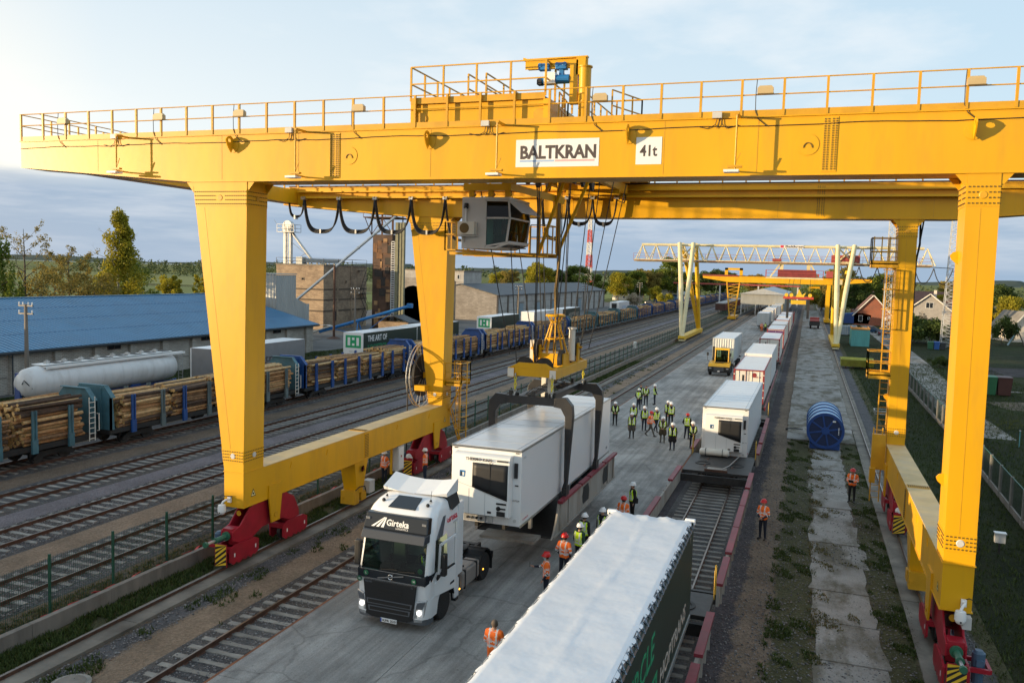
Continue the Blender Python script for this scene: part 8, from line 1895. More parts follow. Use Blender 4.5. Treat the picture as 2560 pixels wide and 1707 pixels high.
b.box(-20.2,-18.3,234,246,.2,.8);b.build('lattice_leg',M_YEL2,T);MB().box(-20.3,-18.2,233.5,236.5,.05,.6).build('bogie',M_YEL,T)
b=MB();b.box(4.7,5.6,234.4,235.4,.3,10.1);b.box(4.7,5.6,245,246,.3,10.1);b.box(4.4,5.9,233.6,246.8,.2,.9);b.build('box_leg',M_YEL,T);MB().box(4.4,6.6,233,237,11.9,13.6).build('machine_box',M_REDC,T)
MB().box(-2.2,2.6,234,246,11.95,12.8).build('trolley',M_REDC,T);MB().box(.4,3.0,239,240,9.0,9.5).build('hook_beam',M_YEL,T)
T=thing('footbridge','thin dark red footbridge deck spanning the far yard','footbridge',(-32,372,0),world=True);MB().box(-56,-3,371,373,8.1,8.7).build('deck',M_REDC,T)
for x in(-54,-36,-20,-4):MB().box(x-.3,x+.3,371.6,372.4,-.2,8.09).build('pier',M_GREYBOX,T)
# ------------------------------------------------------------------ green mesh fence along the tracks
def meshmat(name,col,sx,sz,wid,axis=1):
 m=bpy.data.materials.new(name);m.use_nodes=True;nt=m.node_tree;N,Lk=nt.nodes,nt.links;b=N['Principled BSDF'];b.inputs['Base Color'].default_value=(*col,1);b.inputs['Roughness'].default_value=.5
 sp=N.new('ShaderNodeSeparateXYZ');Lk.new(N.new('ShaderNodeNewGeometry').outputs['Position'],sp.inputs[0])
 def lines(o,s):
  a=N.new('ShaderNodeMath');a.operation='MULTIPLY';Lk.new(o,a.inputs[0]);a.inputs[1].default_value=1/s;f=N.new('ShaderNodeMath');f.operation='FRACT';Lk.new(a.outputs[0],f.inputs[0]);l=N.new('ShaderNodeMath');l.operation='LESS_THAN';Lk.new(f.outputs[0],l.inputs[0]);l.inputs[1].default_value=wid/s;return l.outputs[0]
 mx=N.new('ShaderNodeMath');mx.operation='MAXIMUM';Lk.new(lines(sp.outputs[axis],sx),mx.inputs[0]);Lk.new(lines(sp.outputs[2],sz),mx.inputs[1]);Lk.new(mx.outputs[0],b.inputs['Alpha']);return m
M_MESH=meshmat('green wire mesh',(.012,.075,.045),.075,.20,.009);M_MESH2=meshmat('dark wire mesh',(.03,.045,.04),.07,.07,.012)
M_FPOST=mat('green fence post',(.010,.07,.042),.5,var=.15)
T=thing('mesh_fence','green wire mesh fence between the tracks and the left crane rail','fence',(-22.12,14,-.2),world=True)
pm=MB().box(-.035,.035,-.03,.03,-.25,1.88).mesh('post',M_FPOST);panel_me=MB().box(-.003,.003,.03,2.53,-.10,1.78).mesh('mesh_panel',M_MESH)
y=14.25
while y<255:
 inst('post',pm,T,(-22.12,y,0),(0,random.Random(int(y*9)).uniform(-.01,.01),0));inst('mesh_panel',panel_me,T,(-22.08,y,0));y+=2.56
T=thing('post_fence','wire mesh fence on concrete posts across the right lawn','fence',(10.6,40,-.3),world=True)
M_CPOST=mat('grey concrete post',(.20,.19,.17),.85,var=.2);pm=MB().box(-.07,.07,-.07,.07,-.35,1.55).mesh('post',M_CPOST);y=36.0
def fxy(y):return 10.0+.7*min(1,(y-36)/30)if y<75 else 10.7+(y-75)*.004
while y<128:
 x0_,x1_=fxy(y),fxy(y+2.9);inst('post',pm,T,(x0_,y,0));MB().hexa([(x0_-.05,y+.08,-.4),(x0_+.05,y+.08,-.4),(x1_+.05,y+2.82,-.4),(x1_-.05,y+2.82,-.4),(x0_-.05,y+.08,.08),(x0_+.05,y+.08,.08),(x1_+.05,y+2.82,.08),(x1_-.05,y+2.82,.08)]).build('base_slab',M_CONC,T)
 MB().hexa([(x0_-.004,y+.07,.09),(x0_+.004,y+.07,.09),(x1_+.004,y+2.83,.09),(x1_-.004,y+2.83,.09),(x0_-.004,y+.07,1.45),(x0_+.004,y+.07,1.45),(x1_+.004,y+2.83,1.45),(x1_-.004,y+2.83,1.45)]).build('mesh_panel',M_MESH2,T);MB().bar((x0_,y,1.5),(x1_,y+2.9,1.5),.05).build('top_rail',M_FPOST,T);y+=2.9
# ------------------------------------------------------------------ cable drums
M_DRUMB=mat('drum blue paint',(.012,.055,.22),.4,var=.15);M_DRUML=mat('drum light blue wrap',(.13,.33,.55),.35,var=.12,vs_=2)
LAB=['blue cable drum nearest the camera with spoked end plate','second blue cable drum from the front of the row','third blue cable drum from the front of the row','rearmost blue cable drum of the row']
for k in range(4):
 y0=59.0+k*1.50;T=thing('cable_drum',LAB[k],'cable drum',(1.62,y0,-.08),world=True,group='blue cable drums on the slab path');xc,zc,L=1.62,1.14,1.26
 for yy in(y0,y0+L-.10):
  b=MB();n=36;b.lathe([(1.02,0),(1.20,0),(1.20,.10),(1.02,.10),(1.02,0)],(xc,yy,zc),'y',n,cap=False)
  for j in range(8):a=2*pi*j/8+.2;b.bar((xc+.2*cos(a),yy+.05,zc+.2*sin(a)),(xc+1.03*cos(a),yy+.05,zc+1.03*sin(a)),.10,.07,up=(0,1,0))
  b.lathe([(.10,-.02),(.26,-.02),(.26,.12),(.10,.12)],(xc,yy,zc),'y',18);fl_=b.build('flange',M_DRUMB,T,smooth=40);MB().lathe([(.0,.06),(1.03,.06),(1.03,.09),(0,.09)],(xc,yy,zc),'y',n,cap=False).build('recess_shade_disc',mat('drum recess shade',(.006,.02,.075),.5,var=.1),fl_)  # near-black navy disc paints the shade of the open recess behind the spokes
 MB().lathe([(1.165,.101),(1.165,L-.101)],(xc,y0,zc),'y',36,cap=False).build('wrapped_cable',M_DRUML,T,smooth=40)
 b=MB();b.prism([(xc-.95,-.12),(xc+.95,-.12),(xc+.95,.25),(xc+.55,.09),(xc+.3,.0),(xc-.3,.0),(xc-.55,.09),(xc-.95,.25)],'y',y0+.15,y0+L-.15);b.build('cradle',M_DRUMB,T)
 if k==0:
  b=MB();b.box(xc+.42,xc+.62,y0-.006,y0-.001,zc+.62,zc+.72)
  for j in range(5):b.box(xc+.80+.03*j*0,xc+.86,y0-.006,y0-.001,zc-.2+.10*j,zc-.14+.10*j)
  b.build('stencil_marks',M_WTEXT,T)
# ------------------------------------------------------------------ things on the right lawn
M_TEAL=mat('turquoise container',(.10,.36,.36),.5,var=.12,vs_=.8,streak=True);M_PLANK=mat('raw planks',(.46,.24,.08),.8,var=.25,vs_=3)
T=container('turquoise_container','turquoise corrugated container with wooden frame on top',(7.7,158.8,-.25),l=6.06,w=3.0,h=2.9,wall=M_TEAL,ribs=False)
b=MB();b.box(.02,2.98,.05,6.0,2.90,3.02)
MB().box(.0,3.0,.0,.14,2.92,3.35).build('plank',M_PLANK,T);MB().box(.0,.14,.15,6.0,2.92,3.35).build('plank',M_PLANK,T);MB().box(2.86,3.0,.15,6.0,2.92,3.35).build('plank',M_PLANK,T);MB().box(.15,2.85,.3,5.9,2.91,2.99).build('plank_bed',M_PLANK,T);MB().box(.9,1.1,.2,6,3.0,3.2).build('plank',M_PLANK,T);MB().box(2.0,2.2,.2,6,3.0,3.2).build('plank',M_PLANK,T)
M_OLIVE=mat('faded lime trough',(.34,.34,.05),.6,var=.25,vs_=2,dirt=(.2,.16,.08),dirt_amt=.6)
T=thing('steel_trough','open lime-yellow steel trough lying on the grass','trough',(6.6,117.0,-.25));
b=MB();b.hexa([(-1.9,0,.35),(1.9,0,.35),(1.9,.1,.35),(-1.9,.1,.35),(-2.1,-.5,1.25),(2.1,-.5,1.25),(2.1,-.4,1.25),(-2.1,-.4,1.25)]);b.build('front_wall',M_OLIVE,T)
b=MB();b.hexa([(-1.9,1.8,.35),(1.9,1.8,.35),(1.9,1.9,.35),(-1.9,1.9,.35),(-2.1,2.3,1.35),(2.1,2.3,1.35),(2.1,2.4,1.35),(-2.1,2.4,1.35)]);b.build('back_wall',M_OLIVE,T);MB().box(-1.9,1.9,.1,1.8,.30,.38).build('floor',M_OLIVE,T)
for x in(-2.0,1.9):b=MB();b.prism([(.0,.35),(1.9,.35),(2.35,1.3),(-.45,1.2)],'x',x,x+.08);b.build('end_wall',M_OLIVE,T)
for x in(-1.4,-.5,.5,1.4):MB().box(x,x+.1,.2,1.7,-.0,.30).build('skid',M_RUST,T)
T=thing('tube_rack','low grey tubular steel frame lying on the lawn by the rear leg','rack',(6.0,77.4,-.25));
b=MB();
for y in(0,1.3):
 for z in(.12,.40):b.bar((0,y,z),(2.3,y,z),.06)
for x in(0,2.3):
 for y in(0,1.3):b.bar((x,y,0),(x,y,.42),.06)
 b.bar((x,0,.4),(x,1.3,.4),.06)
b.build('tubes',M_STEEL,T)
T=thing('meter_box','small pale meter box on a stake in the right lawn','meter box',(8.25,39.6,-.26));MB().box(-.04,.04,-.04,.04,0,.55).build('stake',M_DKSTEEL,T);MB().box(-.20,.20,-.12,.12,.55,.95).build('box',M_GREYBOX,T,bevel=.01);MB().box(-.23,.23,-.15,.15,.952,.99).build('lid',M_WHITE,T)
T=thing('marker_stake','thin blue-green marker stake standing in the lawn','stake',(14.7,67.0,-.26));MB().cyl((0,0,0),(0,0,1.2),.035,n=6).build('rod',mat('stake teal',(.10,.28,.30),.6),T);MB().box(-.05,.05,-.05,.05,1.2,1.25).build('cap',M_GREYBOX,T)
T=thing('manhole_ring','round concrete manhole ring in the earth at the bottom left','manhole',(-18.05,16.4,-.21));MB().lathe([(.30,0),(.52,0),(.52,.07),(.40,.09)],(0,0,0),'z',24).build('ring',M_SLEEPER,T);MB().lathe([(.0,.06),(.39,.06),(.39,.10),(0,.10)],(0,0,0),'z',24).build('lid',M_CONC,T)
def bin_(x,y,col,label,h=1.05,w=.58):
 T=thing('wheelie_bin',label,'bin',(x,y,-.26));mm=mat('bin %s'%label[:8],col,.5,var=.08)
 MB().hexa([(-w*.42,-w*.42,.08),(w*.42,-w*.42,.08),(w*.42,w*.42,.08),(-w*.42,w*.42,.08),(-w/2,-w/2,h),(w/2,-w/2,h),(w/2,w/2,h),(-w/2,w/2,h)]).build('body',mm,T,bevel=.02);MB().hexa([(-w*.54,-w*.56,h),(w*.54,-w*.56,h),(w*.54,w*.56,h),(-w*.54,w*.56,h),(-w*.5,-w*.5,h+.07),(w*.5,-w*.5,h+.07),(w*.5,w*.5,h+.12),(-w*.5,w*.5,h+.12)]).build('lid',mm,T)
 for xx in(-w*.4,w*.4):MB().cyl((xx-.03,w*.45,.1),(xx+.03,w*.45,.1),.1,n=10).build('wheel',M_TYRE,T)
 return T
bin_(18.35,98.2,(.02,.12,.05),'large green waste bin on the lawn beside the brown one',1.9,1.35);bin_(19.75,98.3,(.07,.025,.02),'large brown waste bin on the lawn beside the green one',1.9,1.35)
bin_(20.6,160.6,(.03,.12,.06),'green waste bin left of the blue one under the shrubs',1.3,.9);bin_(21.6,160.7,(.02,.10,.35),'blue waste bin under the shrubs by the lattice tower',1.3,.9);bin_(22.6,160.8,(.03,.035,.04),'dark waste bin right of the blue one',1.2,.85)
T=thing('aframe_hut','small pale blue A-frame shelter in front of the cream house','shelter',(38.4,183,-.26));b=MB();b.hexa([(-1.6,-.6,0),(-1.5,.9,0),(-1.4,.9,0),(-1.5,-.6,0),(-.2,-.6,3.0),(-.1,.9,3.0),(.0,.9,3.0),(-.1,-.6,3.0)]);b.build('left_panel',mat('pale blue board',(.28,.46,.55),.6),T);b=MB();b.hexa([(1.3,-.6,0),(1.4,.9,0),(1.5,.9,0),(1.4,-.6,0),(-.1,-.6,3.0),(0,.9,3.0),(.1,.9,3.0),(0,-.6,3.0)]);b.build('right_panel',M_GREYP,T)
def car(x,y,rz,col,label):
 T=thing('car',label,'car',(x,y,-.22),rz);mm=mat('car '+label[:14],col,.25,var=0,coat=.6)
 secs=[(-2.15,.35,.62,.74),(-2.05,.24,.72,.82),(-1.3,.20,.86,.86),(-.75,.20,.94,.87),(.0,.20,.95,.88),(1.2,.20,.95,.88),(1.9,.22,.92,.85),(2.12,.32,.78,.76)]
 vs_=[]
 for y_,z0,z1,hw in secs:vs_+=[(-hw,y_,z0),(-hw,y_,(z0+z1)/2),(-hw*.93,y_,z1),(hw*.93,y_,z1),(hw,y_,(z0+z1)/2),(hw,y_,z0)]
 fs=[(k*6+i,k*6+(i+1)%6,(k+1)*6+(i+1)%6,(k+1)*6+i)for k in range(len(secs)-1)for i in range(6)]+[(5,4,3,2,1,0),tuple((len(secs)-1)*6+i for i in range(6))]
 MB().add(vs_,fs).build('body',mm,T,smooth=50)
 g=[(-.80,.93,.80),(-.15,1.38,.62),(.95,1.42,.62),(1.85,.96,.76)];vs_=[]
 for y_,z,hw in g:vs_+=[(-hw,y_,z),(hw,y_,z)]
 vs_+=[(-.8,-.8,.92),(.8,-.8,.92),(.8,1.85,.92),(-.8,1.85,.92)]
 MB().add(vs_,[(0,1,3,2),(4,5,7,6),(0,2,4,6,11,8),(1,9,10,7,5,3)]).build('glasshouse',M_WINDOW,T,smooth=40);MB().add([(-.62,-.12,1.385),(.62,-.12,1.385),(.62,.95,1.425),(-.62,.95,1.425),(-.58,-.10,1.41),(.58,-.10,1.41),(.58,.93,1.45),(-.58,.93,1.45)],[(4,5,6,7),(0,1,5,4),(1,2,6,5),(2,3,7,6),(3,0,4,7)]).build('roof',mm,T)
 for xx,s in((-.78,-1),(.78,1)):
  for yy in(-1.3,1.3):wheel(T,(xx,yy,.31),W_CAR,s)
  MB().box(xx-.16,xx+.12,2.10,2.14,.62,.76).build('tail_light',mat('tail lamp',(.45,.02,.02),.3,var=0),T);MB().box(xx-.14,xx+.1,-2.16,-2.08,.55,.68).build('headlight',M_LAMPG,T)
 return T
car(13.3,203,radians(-70),(.01,.04,.09),'dark blue parked car behind the turquoise container');car(15.6,195,radians(178),(.07,.015,.03),'dark maroon car seen from behind on the lane');car(45.2,186,radians(-65),(.03,.06,.12),'blue-grey car parked by the cream house')
car(-66,330,radians(80),(.02,.06,.14),'dark blue car parked under the trees left of the white crane leg');car(-60,338,radians(80),(.02,.025,.03),'black car parked near the far platform trees')
car(7.0,345,radians(80),(.5,.5,.5),'silver car in the far right car park');car(9.5,352,radians(85),(.6,.6,.58),'white car in the far right car park')
T=thing('pickup_truck','dark dropside truck seen from behind far along the slab path','truck',(1.9,206,-.1));MB().box(-1.15,1.15,0,4.2,.75,1.75).build('cargo_bed',M_DKSTEEL,T);MB().box(-1.05,1.05,4.4,5.9,.6,2.5).build('cab',M_REDC,T,bevel=.1);MB().box(-1.0,1.0,.1,4.0,1.751,2.0).build('load',M_REDC,T)
for xx,s in((-.85,-1),(.85,1)):
 for yy in(1.1,5.0):wheel(T,(xx,yy,.48),W_TRL,s)
T=thing('blue_skip','blue tarpaulin-covered skip beyond the white crane leg','skip',(9.5,238,-.2));b=MB();b.prism([(0,.3),(6,.3),(6.6,2.6),(-.6,2.6)],'y',0,2.5);b.build('tub',mat('skip blue',(.01,.05,.20),.5,var=.15),T);b=MB();b.prism([(-.6,2.62),(6.6,2.62),(5,3.0),(2,3.1),(.4,2.9)],'y',0,2.5);b.build('cover',mat('skip cover blue',(.02,.09,.30),.5,var=.2),T)
for k,x in enumerate((6.6,8.5)):
 T=thing('cage_crate',['pale grey cage crate left of the other by the crane leg','pale grey cage crate right of the other by the crane leg'][k],'crate',(x,190+k*1.5,-.2));MB().box(.05,1.75,.05,1.75,.1,1.9).build('liner',mat('crate liner',(.25,.33,.40),.5),T);b=MB()
 for z in(.1,.6,1.1,1.6,2.0):
  for y in(0,1.8):b.bar((0,y,z),(1.8,y,z),.05)
 for q in range(5):
  for y in(0,1.8):b.bar((q*.45,y,0),(q*.45,y,2.0),.05)
 b.build('cage',M_GREYBOX,T)
T=thing('road_sign','pair of small white signs on a post beside the brick house','sign',(18.4,226,-.2));MB().cyl((0,0,0),(0,0,2.6),.05,n=6).build('post',M_GREYBOX,T);MB().box(-.35,.35,-.06,-.04,1.9,2.6).build('panel',M_WHITE,T)
for k,(x,y)in enumerate(((-52.5,395),(-50,420),(-48.5,450),(-47,485))):
 T=thing('street_lamp',['twin-arm street lamp nearest the white crane leg','second twin-arm street lamp in the far row','third twin-arm street lamp in the far row','farthest twin-arm street lamp of the row'][k],'street lamp',(x,y,-.2),group='street lamps by the far platform');MB().cyl((0,0,0),(0,0,9),.12,.08,n=6).build('post',M_GREYBOX,T);b=MB();b.tube([(-1.7,0,9.6),(0,0,8.9),(1.7,0,9.6)],.06,n=5);b.build('arms',M_GREYBOX,T)
 for s in(-1,1):MB().box(s*1.7-.5,s*1.7+.5,-.15,.15,9.55,9.7).build('lamp_head',M_WHITE,T)
T=thing('signal_box','small white signal cabinet on a post behind the far fence','cabinet',(-22.9,118,-.2));MB().box(-.05,.05,-.05,.05,0,1.4).build('post',M_GREYBOX,T);MB().box(-.18,.18,-.12,.12,1.0,1.9).build('box',M_WHITE,T)
R=random.Random(8)
for k in range(5):
 b=MB();b.sphere((0,0,0),.22+.08*k%.3,.3,.16,8,6);o=b.build('boulder',M_SLEEPER,smooth=True);o.location=(-21.9+R.uniform(-.3,.3),37.2+k*.5,-.1);tag(o,['tan boulder by the fence behind the rail clamp','second boulder by the fence behind the rail clamp','flat boulder in the short row by the fence','rounded boulder fourth in the row by the fence','last boulder of the short row by the fence'][k],'boulder','boulders by the fence')
for k,(x,y)in enumerate(((-.2,62.5),(.9,66.5))):
 pass
MB_=MB();MB_.tube([(-1.0,66.0,-.15),(-.3,66.3,-.13),(.2,66.1,-.15)],.10,n=6);tag(MB_.build('hose_scrap',M_BLACK),'black rubber hose scrap lying left of the cable drums','hose')
# ------------------------------------------------------------------ trees
M_TRUNK=mat('tree bark',(.10,.08,.06),.9,var=.3,vs_=3,bump=.3,bs=12);M_BIRCHB=mat('birch bark',(.38,.36,.32),.85,var=.4,vs_=3)
LEAF={'green':leafmat('leaf mid green',(.07,.11,.016),(.20,.24,.04),.42),'yellow':leafmat('leaf yellow green',(.17,.165,.015),(.46,.39,.035),.45),'dark':leafmat('leaf dark green',(.03,.055,.014),(.095,.13,.03),.35),'olive':leafmat('leaf olive bud',(.14,.115,.03),(.36,.28,.07),.42),'bloom':leafmat('pale blossom',(.12,.12,.05),(.52,.42,.32),.3),'far':leafmat('far wood leaves',(.055,.08,.035),(.13,.15,.06),.35)}
def leaf_cloud(centers,radii,n_per,size,seed,droop=0.0):
 R=np.random.RandomState(seed);C=np.repeat(np.asarray(centers,np.float32),n_per,0);S=np.repeat(np.asarray(radii,np.float32),n_per,0);n=len(C)
 d=R.randn(n,3);d/=np.linalg.norm(d,axis=1,keepdims=True);r=R.rand(n,1)**.45
 P=C+d*r*S
 if droop:P[:,2]-=droop*R.rand(n)**2*S[:,2]*2
 a=R.randn(n,3);a/=np.linalg.norm(a,axis=1,keepdims=True);b=np.cross(a,R.randn(n,3));b/=np.linalg.norm(b,axis=1,keepdims=True)
 sz=size*(.55+.9*R.rand(n,1));a*=sz;b*=sz*.62
 v=np.stack([P-a*.5,P+b*.5,P+a*.5,P-b*.5],1).reshape(-1,3);f=np.arange(4*n).reshape(n,4)
 ct=np.repeat(R.rand(len(centers)),n_per)
 return v,f,np.clip(ct*.55+R.rand(n)*.45,0,1)
def limbs(h,seed,spread,r0,n=9,lean=0.0,twigs=0,bare=False):
 R=random.Random(seed);b=MB();tips=[]
 top=Vector((R.uniform(-.3,.3)+lean,R.uniform(-.3,.3),h*.92));tr=[Vector((0,0,0)),Vector((top.x*.15+R.uniform(-.1,.1),top.y*.2,h*.25)),Vector((top.x*.5,top.y*.6+R.uniform(-.15,.15),h*.58)),top]
 b.tube(tr,[r0,r0*.78,r0*.45,r0*.10],n=8)
 for k in range(n):
  t=.22+.70*k/n;p=tr[1].lerp(tr[2],(t-.25)/.33)if t<.58 else tr[2].lerp(tr[3],(t-.58)/.42);a=k*2.4+R.uniform(-.4,.4);L=spread*(1.05-.72*t)*R.uniform(.8,1.15)
  q=p+Vector((cos(a)*L*.55,sin(a)*L*.55,L*.35));e=p+Vector((cos(a)*L,sin(a)*L,L*(.75 if bare else.55)));rr=r0*(.42-.30*t);b.tube([p,q,e],[rr,rr*.6,rr*.15],n=5);tips.append(e);tips.append(q)
  for j in range(twigs):
   s=R.uniform(.25,.95);m_=q.lerp(e,s)if R.random()<.6 else p.lerp(q,s);aa=a+R.uniform(-1.2,1.2);l2=L*R.uniform(.22,.45);e2=m_+Vector((cos(aa)*l2*.7,sin(aa)*l2*.7,l2*R.uniform(.3,.9)));b.tube([m_,e2],[rr*.30,rr*.06],n=4,caps=False);tips.append(e2)
   for i in range(3):
    ab=aa+R.uniform(-1.2,1.2);l3=l2*R.uniform(.3,.6);m3=m_.lerp(e2,R.uniform(.3,.95));e3=m3+Vector((cos(ab)*l3*.7,sin(ab)*l3*.7,l3*.7));b.tube([m3,e3],[rr*.14,rr*.04],n=3,caps=False);tips.append(e3)
 return b,tips
def tree_mesh(kind,h,w,leaf,seed,size=.30,dens=1.0):
 R=random.Random(seed);centers,radii=[],[]
 if kind=='birch':
  b,tips=limbs(h,seed,w*.55,.24,14,twigs=2);
  for k in range(46):
   t=(k+.5)/46;z=h*(.13+.86*t);rr=w*.5*(1-t)**.62*(.35+.65*min(1,t*5));a=R.uniform(0,6.28);q=rr*R.uniform(.25,1.0);centers.append((cos(a)*q,sin(a)*q,z));s=.55+.12*w*(1-t*.6);radii.append((s*.9,s*.9,s*1.15))
  npc=int(190*dens)
 elif kind=='round':
  b,tips=limbs(h*.8,seed,w*.5,.30,10,twigs=1)
  for k in range(40):
   a,u,q=R.uniform(0,6.28),R.uniform(-.75,1),R.uniform(.35,.98);rr=w*.5*sqrt(max(.05,1-u*u*.8))*q;centers.append((cos(a)*rr,sin(a)*rr,h*.58+u*h*.36));s=w*R.uniform(.10,.17);radii.append((s,s,s*.85))
  npc=int(170*dens)
 elif kind=='willow':
  b,tips=limbs(h,seed,w*.5,.35,12,twigs=1)
  for k in range(70):
   a,q=R.uniform(0,6.28),R.uniform(.3,1);rr=w*.5*q;z=h*(.95-.35*q*q)-R.uniform(0,h*.55)*q;centers.append((cos(a)*rr,sin(a)*rr,max(1.5,z)));radii.append((.45,.45,h*.09))
  npc=int(130*dens)
 elif kind=='bare':
  b,tips=limbs(h,seed,w*.62,.26,14,twigs=7,bare=True);centers=[tuple(t)for t in tips];radii=[(.38,.38,.38)]*len(tips);npc=max(1,int(5*dens))
 else:
  b,tips=limbs(h*.7,seed,w*.45,.08,6,twigs=1)
  for k in range(22):a,q=R.uniform(0,6.28),R.uniform(.1,.95);rr=w*.5*q;centers.append((cos(a)*rr,sin(a)*rr,h*(.25+.55*R.random()*(1-q*.5))));s=w*.14;radii.append((s,s,h*.17))
  npc=int(120*dens)
 v,f,c=leaf_cloud(centers,radii,npc,size,seed+1,.6 if kind=='willow' else 0)
 return b.mesh('trunk',M_BIRCHB if kind=='birch' else M_TRUNK,60),np_mesh('crown',v,f,LEAF[leaf],colors=c)
def tree(name,label,x,y,mesh,sc=1.0,rz=0.0,z=-.3,group=None,cat='tree',sz=None):
 T=thing(name,label,cat,(x,y,z),rz,group);T.scale=(sc,sc,sz or sc)
 for nm,me in zip(('trunk','crown'),mesh):o=bpy.data.objects.new(nm,me);COL.objects.link(o);o.parent=T
 return T
tree('birch_tree','tall conical birch lit yellow-green behind the blue warehouse',-101,101.8,tree_mesh('birch',18.8,10.5,'yellow',11,.36,1.7))
tree('willow_tree','drooping green willow cut by the left frame edge',-101.5,79.5,tree_mesh('willow',16.5,9.5,'green',12,.34))
tree('bare_tree','tall sparse budding tree right of the willow',-102,86.2,tree_mesh('bare',16.8,9.5,'olive',13,.22,1.2))
tree('bare_tree','lower brown budding tree between the sparse tree and the birch',-102,93.5,tree_mesh('bare',13.4,9.0,'olive',14,.22,2.2))
tree('olive_tree','bushy olive-brown tree at the foot of the budding trees',-99.5,89.0,tree_mesh('round',10.5,9.0,'olive',15,.28,.8));tree('olive_tree','second bushy olive tree between birch and budding trees',-99.2,95.6,tree_mesh('round',9.8,8.5,'olive',16,.28,.9))
tree('green_tree','rounded green tree at the right foot of the birch',-104,108.5,tree_mesh('round',11.5,8.0,'green',17,.30,1.1))
BU=tree_mesh('bush',4.2,5.5,'yellow',18,.30);BU2=tree_mesh('bush',4.0,5.0,'green',19,.30);BUD=tree_mesh('bush',4.6,6.0,'dark',20,.30,1.4)
tree('bush','bright yellow-green bush above the blue ridge left of the birch',-96.5,98.0,BU,1.5,cat='bush');tree('bush','bright bush left of the utility pole top',-98,85.5,BU,1.4,1.0,cat='bush');tree('bush','yellow-green bush at the right foot of the birch',-97,106.5,BU,1.35,2.0,cat='bush')
tree('small_tree','thin pale tree in the field left of the front crane leg',-118,142,tree_mesh('bare',9.5,6,'yellow',21,.30,2.0));tree('small_tree','small bright green tree left of the front crane leg',-125,140,tree_mesh('round',9.0,5.5,'yellow',22,.36))
RT={'yellow':tree_mesh('round',13,13,'yellow',31,.55,1.3),'green':tree_mesh('round',14,12,'green',32,.55,1.3),'olive':tree_mesh('round',13,11,'olive',33,.55,1.2),'dark':tree_mesh('round',13,12,'dark',34,.55,1.3)}
FT=[(-128,345,'yellow',.85,'yellow-green tree left of the hoist ropes behind the dark roof'),(-121,338,'olive',.95,'brownish tree left of the large yellow one'),(-114,350,'green',.92,'green tree just left of the large yellow one'),(-107,335,'yellow',1.18,'large golden rounded tree behind the dark-roofed warehouse'),(-99,342,'dark',.98,'dark tree right of the large golden one'),(-93,345,'green',1.05,'light green tree behind the hoist ropes'),(-86,352,'green',.8,'green tree left of the radio mast foot'),(-80,430,'olive',1.15,'slim-topped olive tree right of the radio mast'),(-75,345,'yellow',.95,'yellow-green tree at the far end of the grey warehouse'),(-70,362,'green',.95,'green tree right of the grey warehouse end'),(-82,400,'dark',1.0,'dark tree behind the house left of the white crane'),(-66,370,'olive',1.05,'olive tree left of the tall round one by the white crane'),(-62,388,'green',1.05,'tall green tree second left of the white crane leg'),(-58,378,'green',1.40,'tallest rounded tree just left of the white crane leg'),(-54,400,'yellow',.9,'yellow tree behind the white crane leg'),(-60,350,'yellow',.55,'low yellow-green tree before the tall round one'),(-50,420,'dark',1.1,'dark tree right of the white crane left leg'),(-44,440,'dark',1.2,'dark tree between the two far cranes'),(-38,450,'green',1.0,'green tree behind the far orange girder'),(-30,520,'olive',1.1,'hazy olive tree behind the far orange crane'),(-18,540,'yellow',1.0,'yellowish tree above the far freight shed'),(6.5,292,'olive',.80,'leafy tree right of the far platform end'),(8,305,'green',.9,'green tree behind the orange crane leg'),(11.5,285,'dark',.85,'dark green tree right of the orange crane leg'),(15,300,'dark',1.0,'dark tree behind the white crane right legs'),(19,318,'dark',1.0,'dark tree behind the brick house'),(5.0,330,'yellow',.8,'yellow-green tree over the far end of the slab path'),(24,300,'green',1.0,'green tree above the grey house roof'),(30,300,'olive',.95,'olive tree right of the grey house roof'),(12,360,'olive',1.3,'tall feathery tree behind the lattice crane festoon'),(36,262,'yellow',.72,'yellow-green tree left of the cream house'),(41,232,'green',.62,'green tree behind the cream house gable'),(46,228,'yellow',.68,'bright tree above the cream house roof'),(58,300,'dark',.9,'dark tree at the right frame edge'),(48,330,'olive',1.0,'olive tree far right beyond the houses'),(64,400,'green',1.0,'far green tree on the right horizon')]
for k,(x,y,kd,s,lab)in enumerate(FT):tree('leafy_tree',lab,x,y,RT[kd],s,k*1.3,group='leafy trees beyond the yard')
tree('shrub','dark green shrub mass left of the lattice tower',21.5,170,BUD,1.35,cat='shrub');tree('shrub','dark shrub right behind the rear right leg',19.6,175,BUD,1.45,1.0,cat='shrub');tree('shrub','dark shrub close to the lattice tower foot',22.8,176,BUD,1.25,2.0,cat='shrub')
tree('blossom_bush','pale blossoming bush above the dark shrubs',21.2,181,tree_mesh('bush',6.5,5.5,'bloom',41,.28),1.1,cat='bush');tree('blossom_bush','pale blossoming tree at the far end of the grey warehouse',-58,292,tree_mesh('bush',6.5,7,'bloom',42,.4),1,cat='bush')
tree('bush','small round bush on the lawn right of the gravel lane',17.4,126,BUD,.45,cat='bush');tree('bush','dark conifer-like bush in front of the cream house',36.0,184,BUD,.95,sz=1.5,cat='bush');tree('bush','bright green bush below the grey house window',20.2,196,BU2,1.0,cat='bush');tree('bush','low yellow hedge under the tall round tree',-52,325,BU,1.5,cat='bush');tree('bush','green bush between silo and rusty tower',-95,158,BU2,1.3,cat='bush')
for k in range(16):
 tree('leafy_tree','tree in the row along the back of the warehouse, beyond the left frame edge',-100-(k%3)*2.0,62-k*8.5,RT[('green','olive','yellow','green')[k%4]],.62+.10*((k*7)%5)/5,k*1.1,group='tree row behind the warehouse')
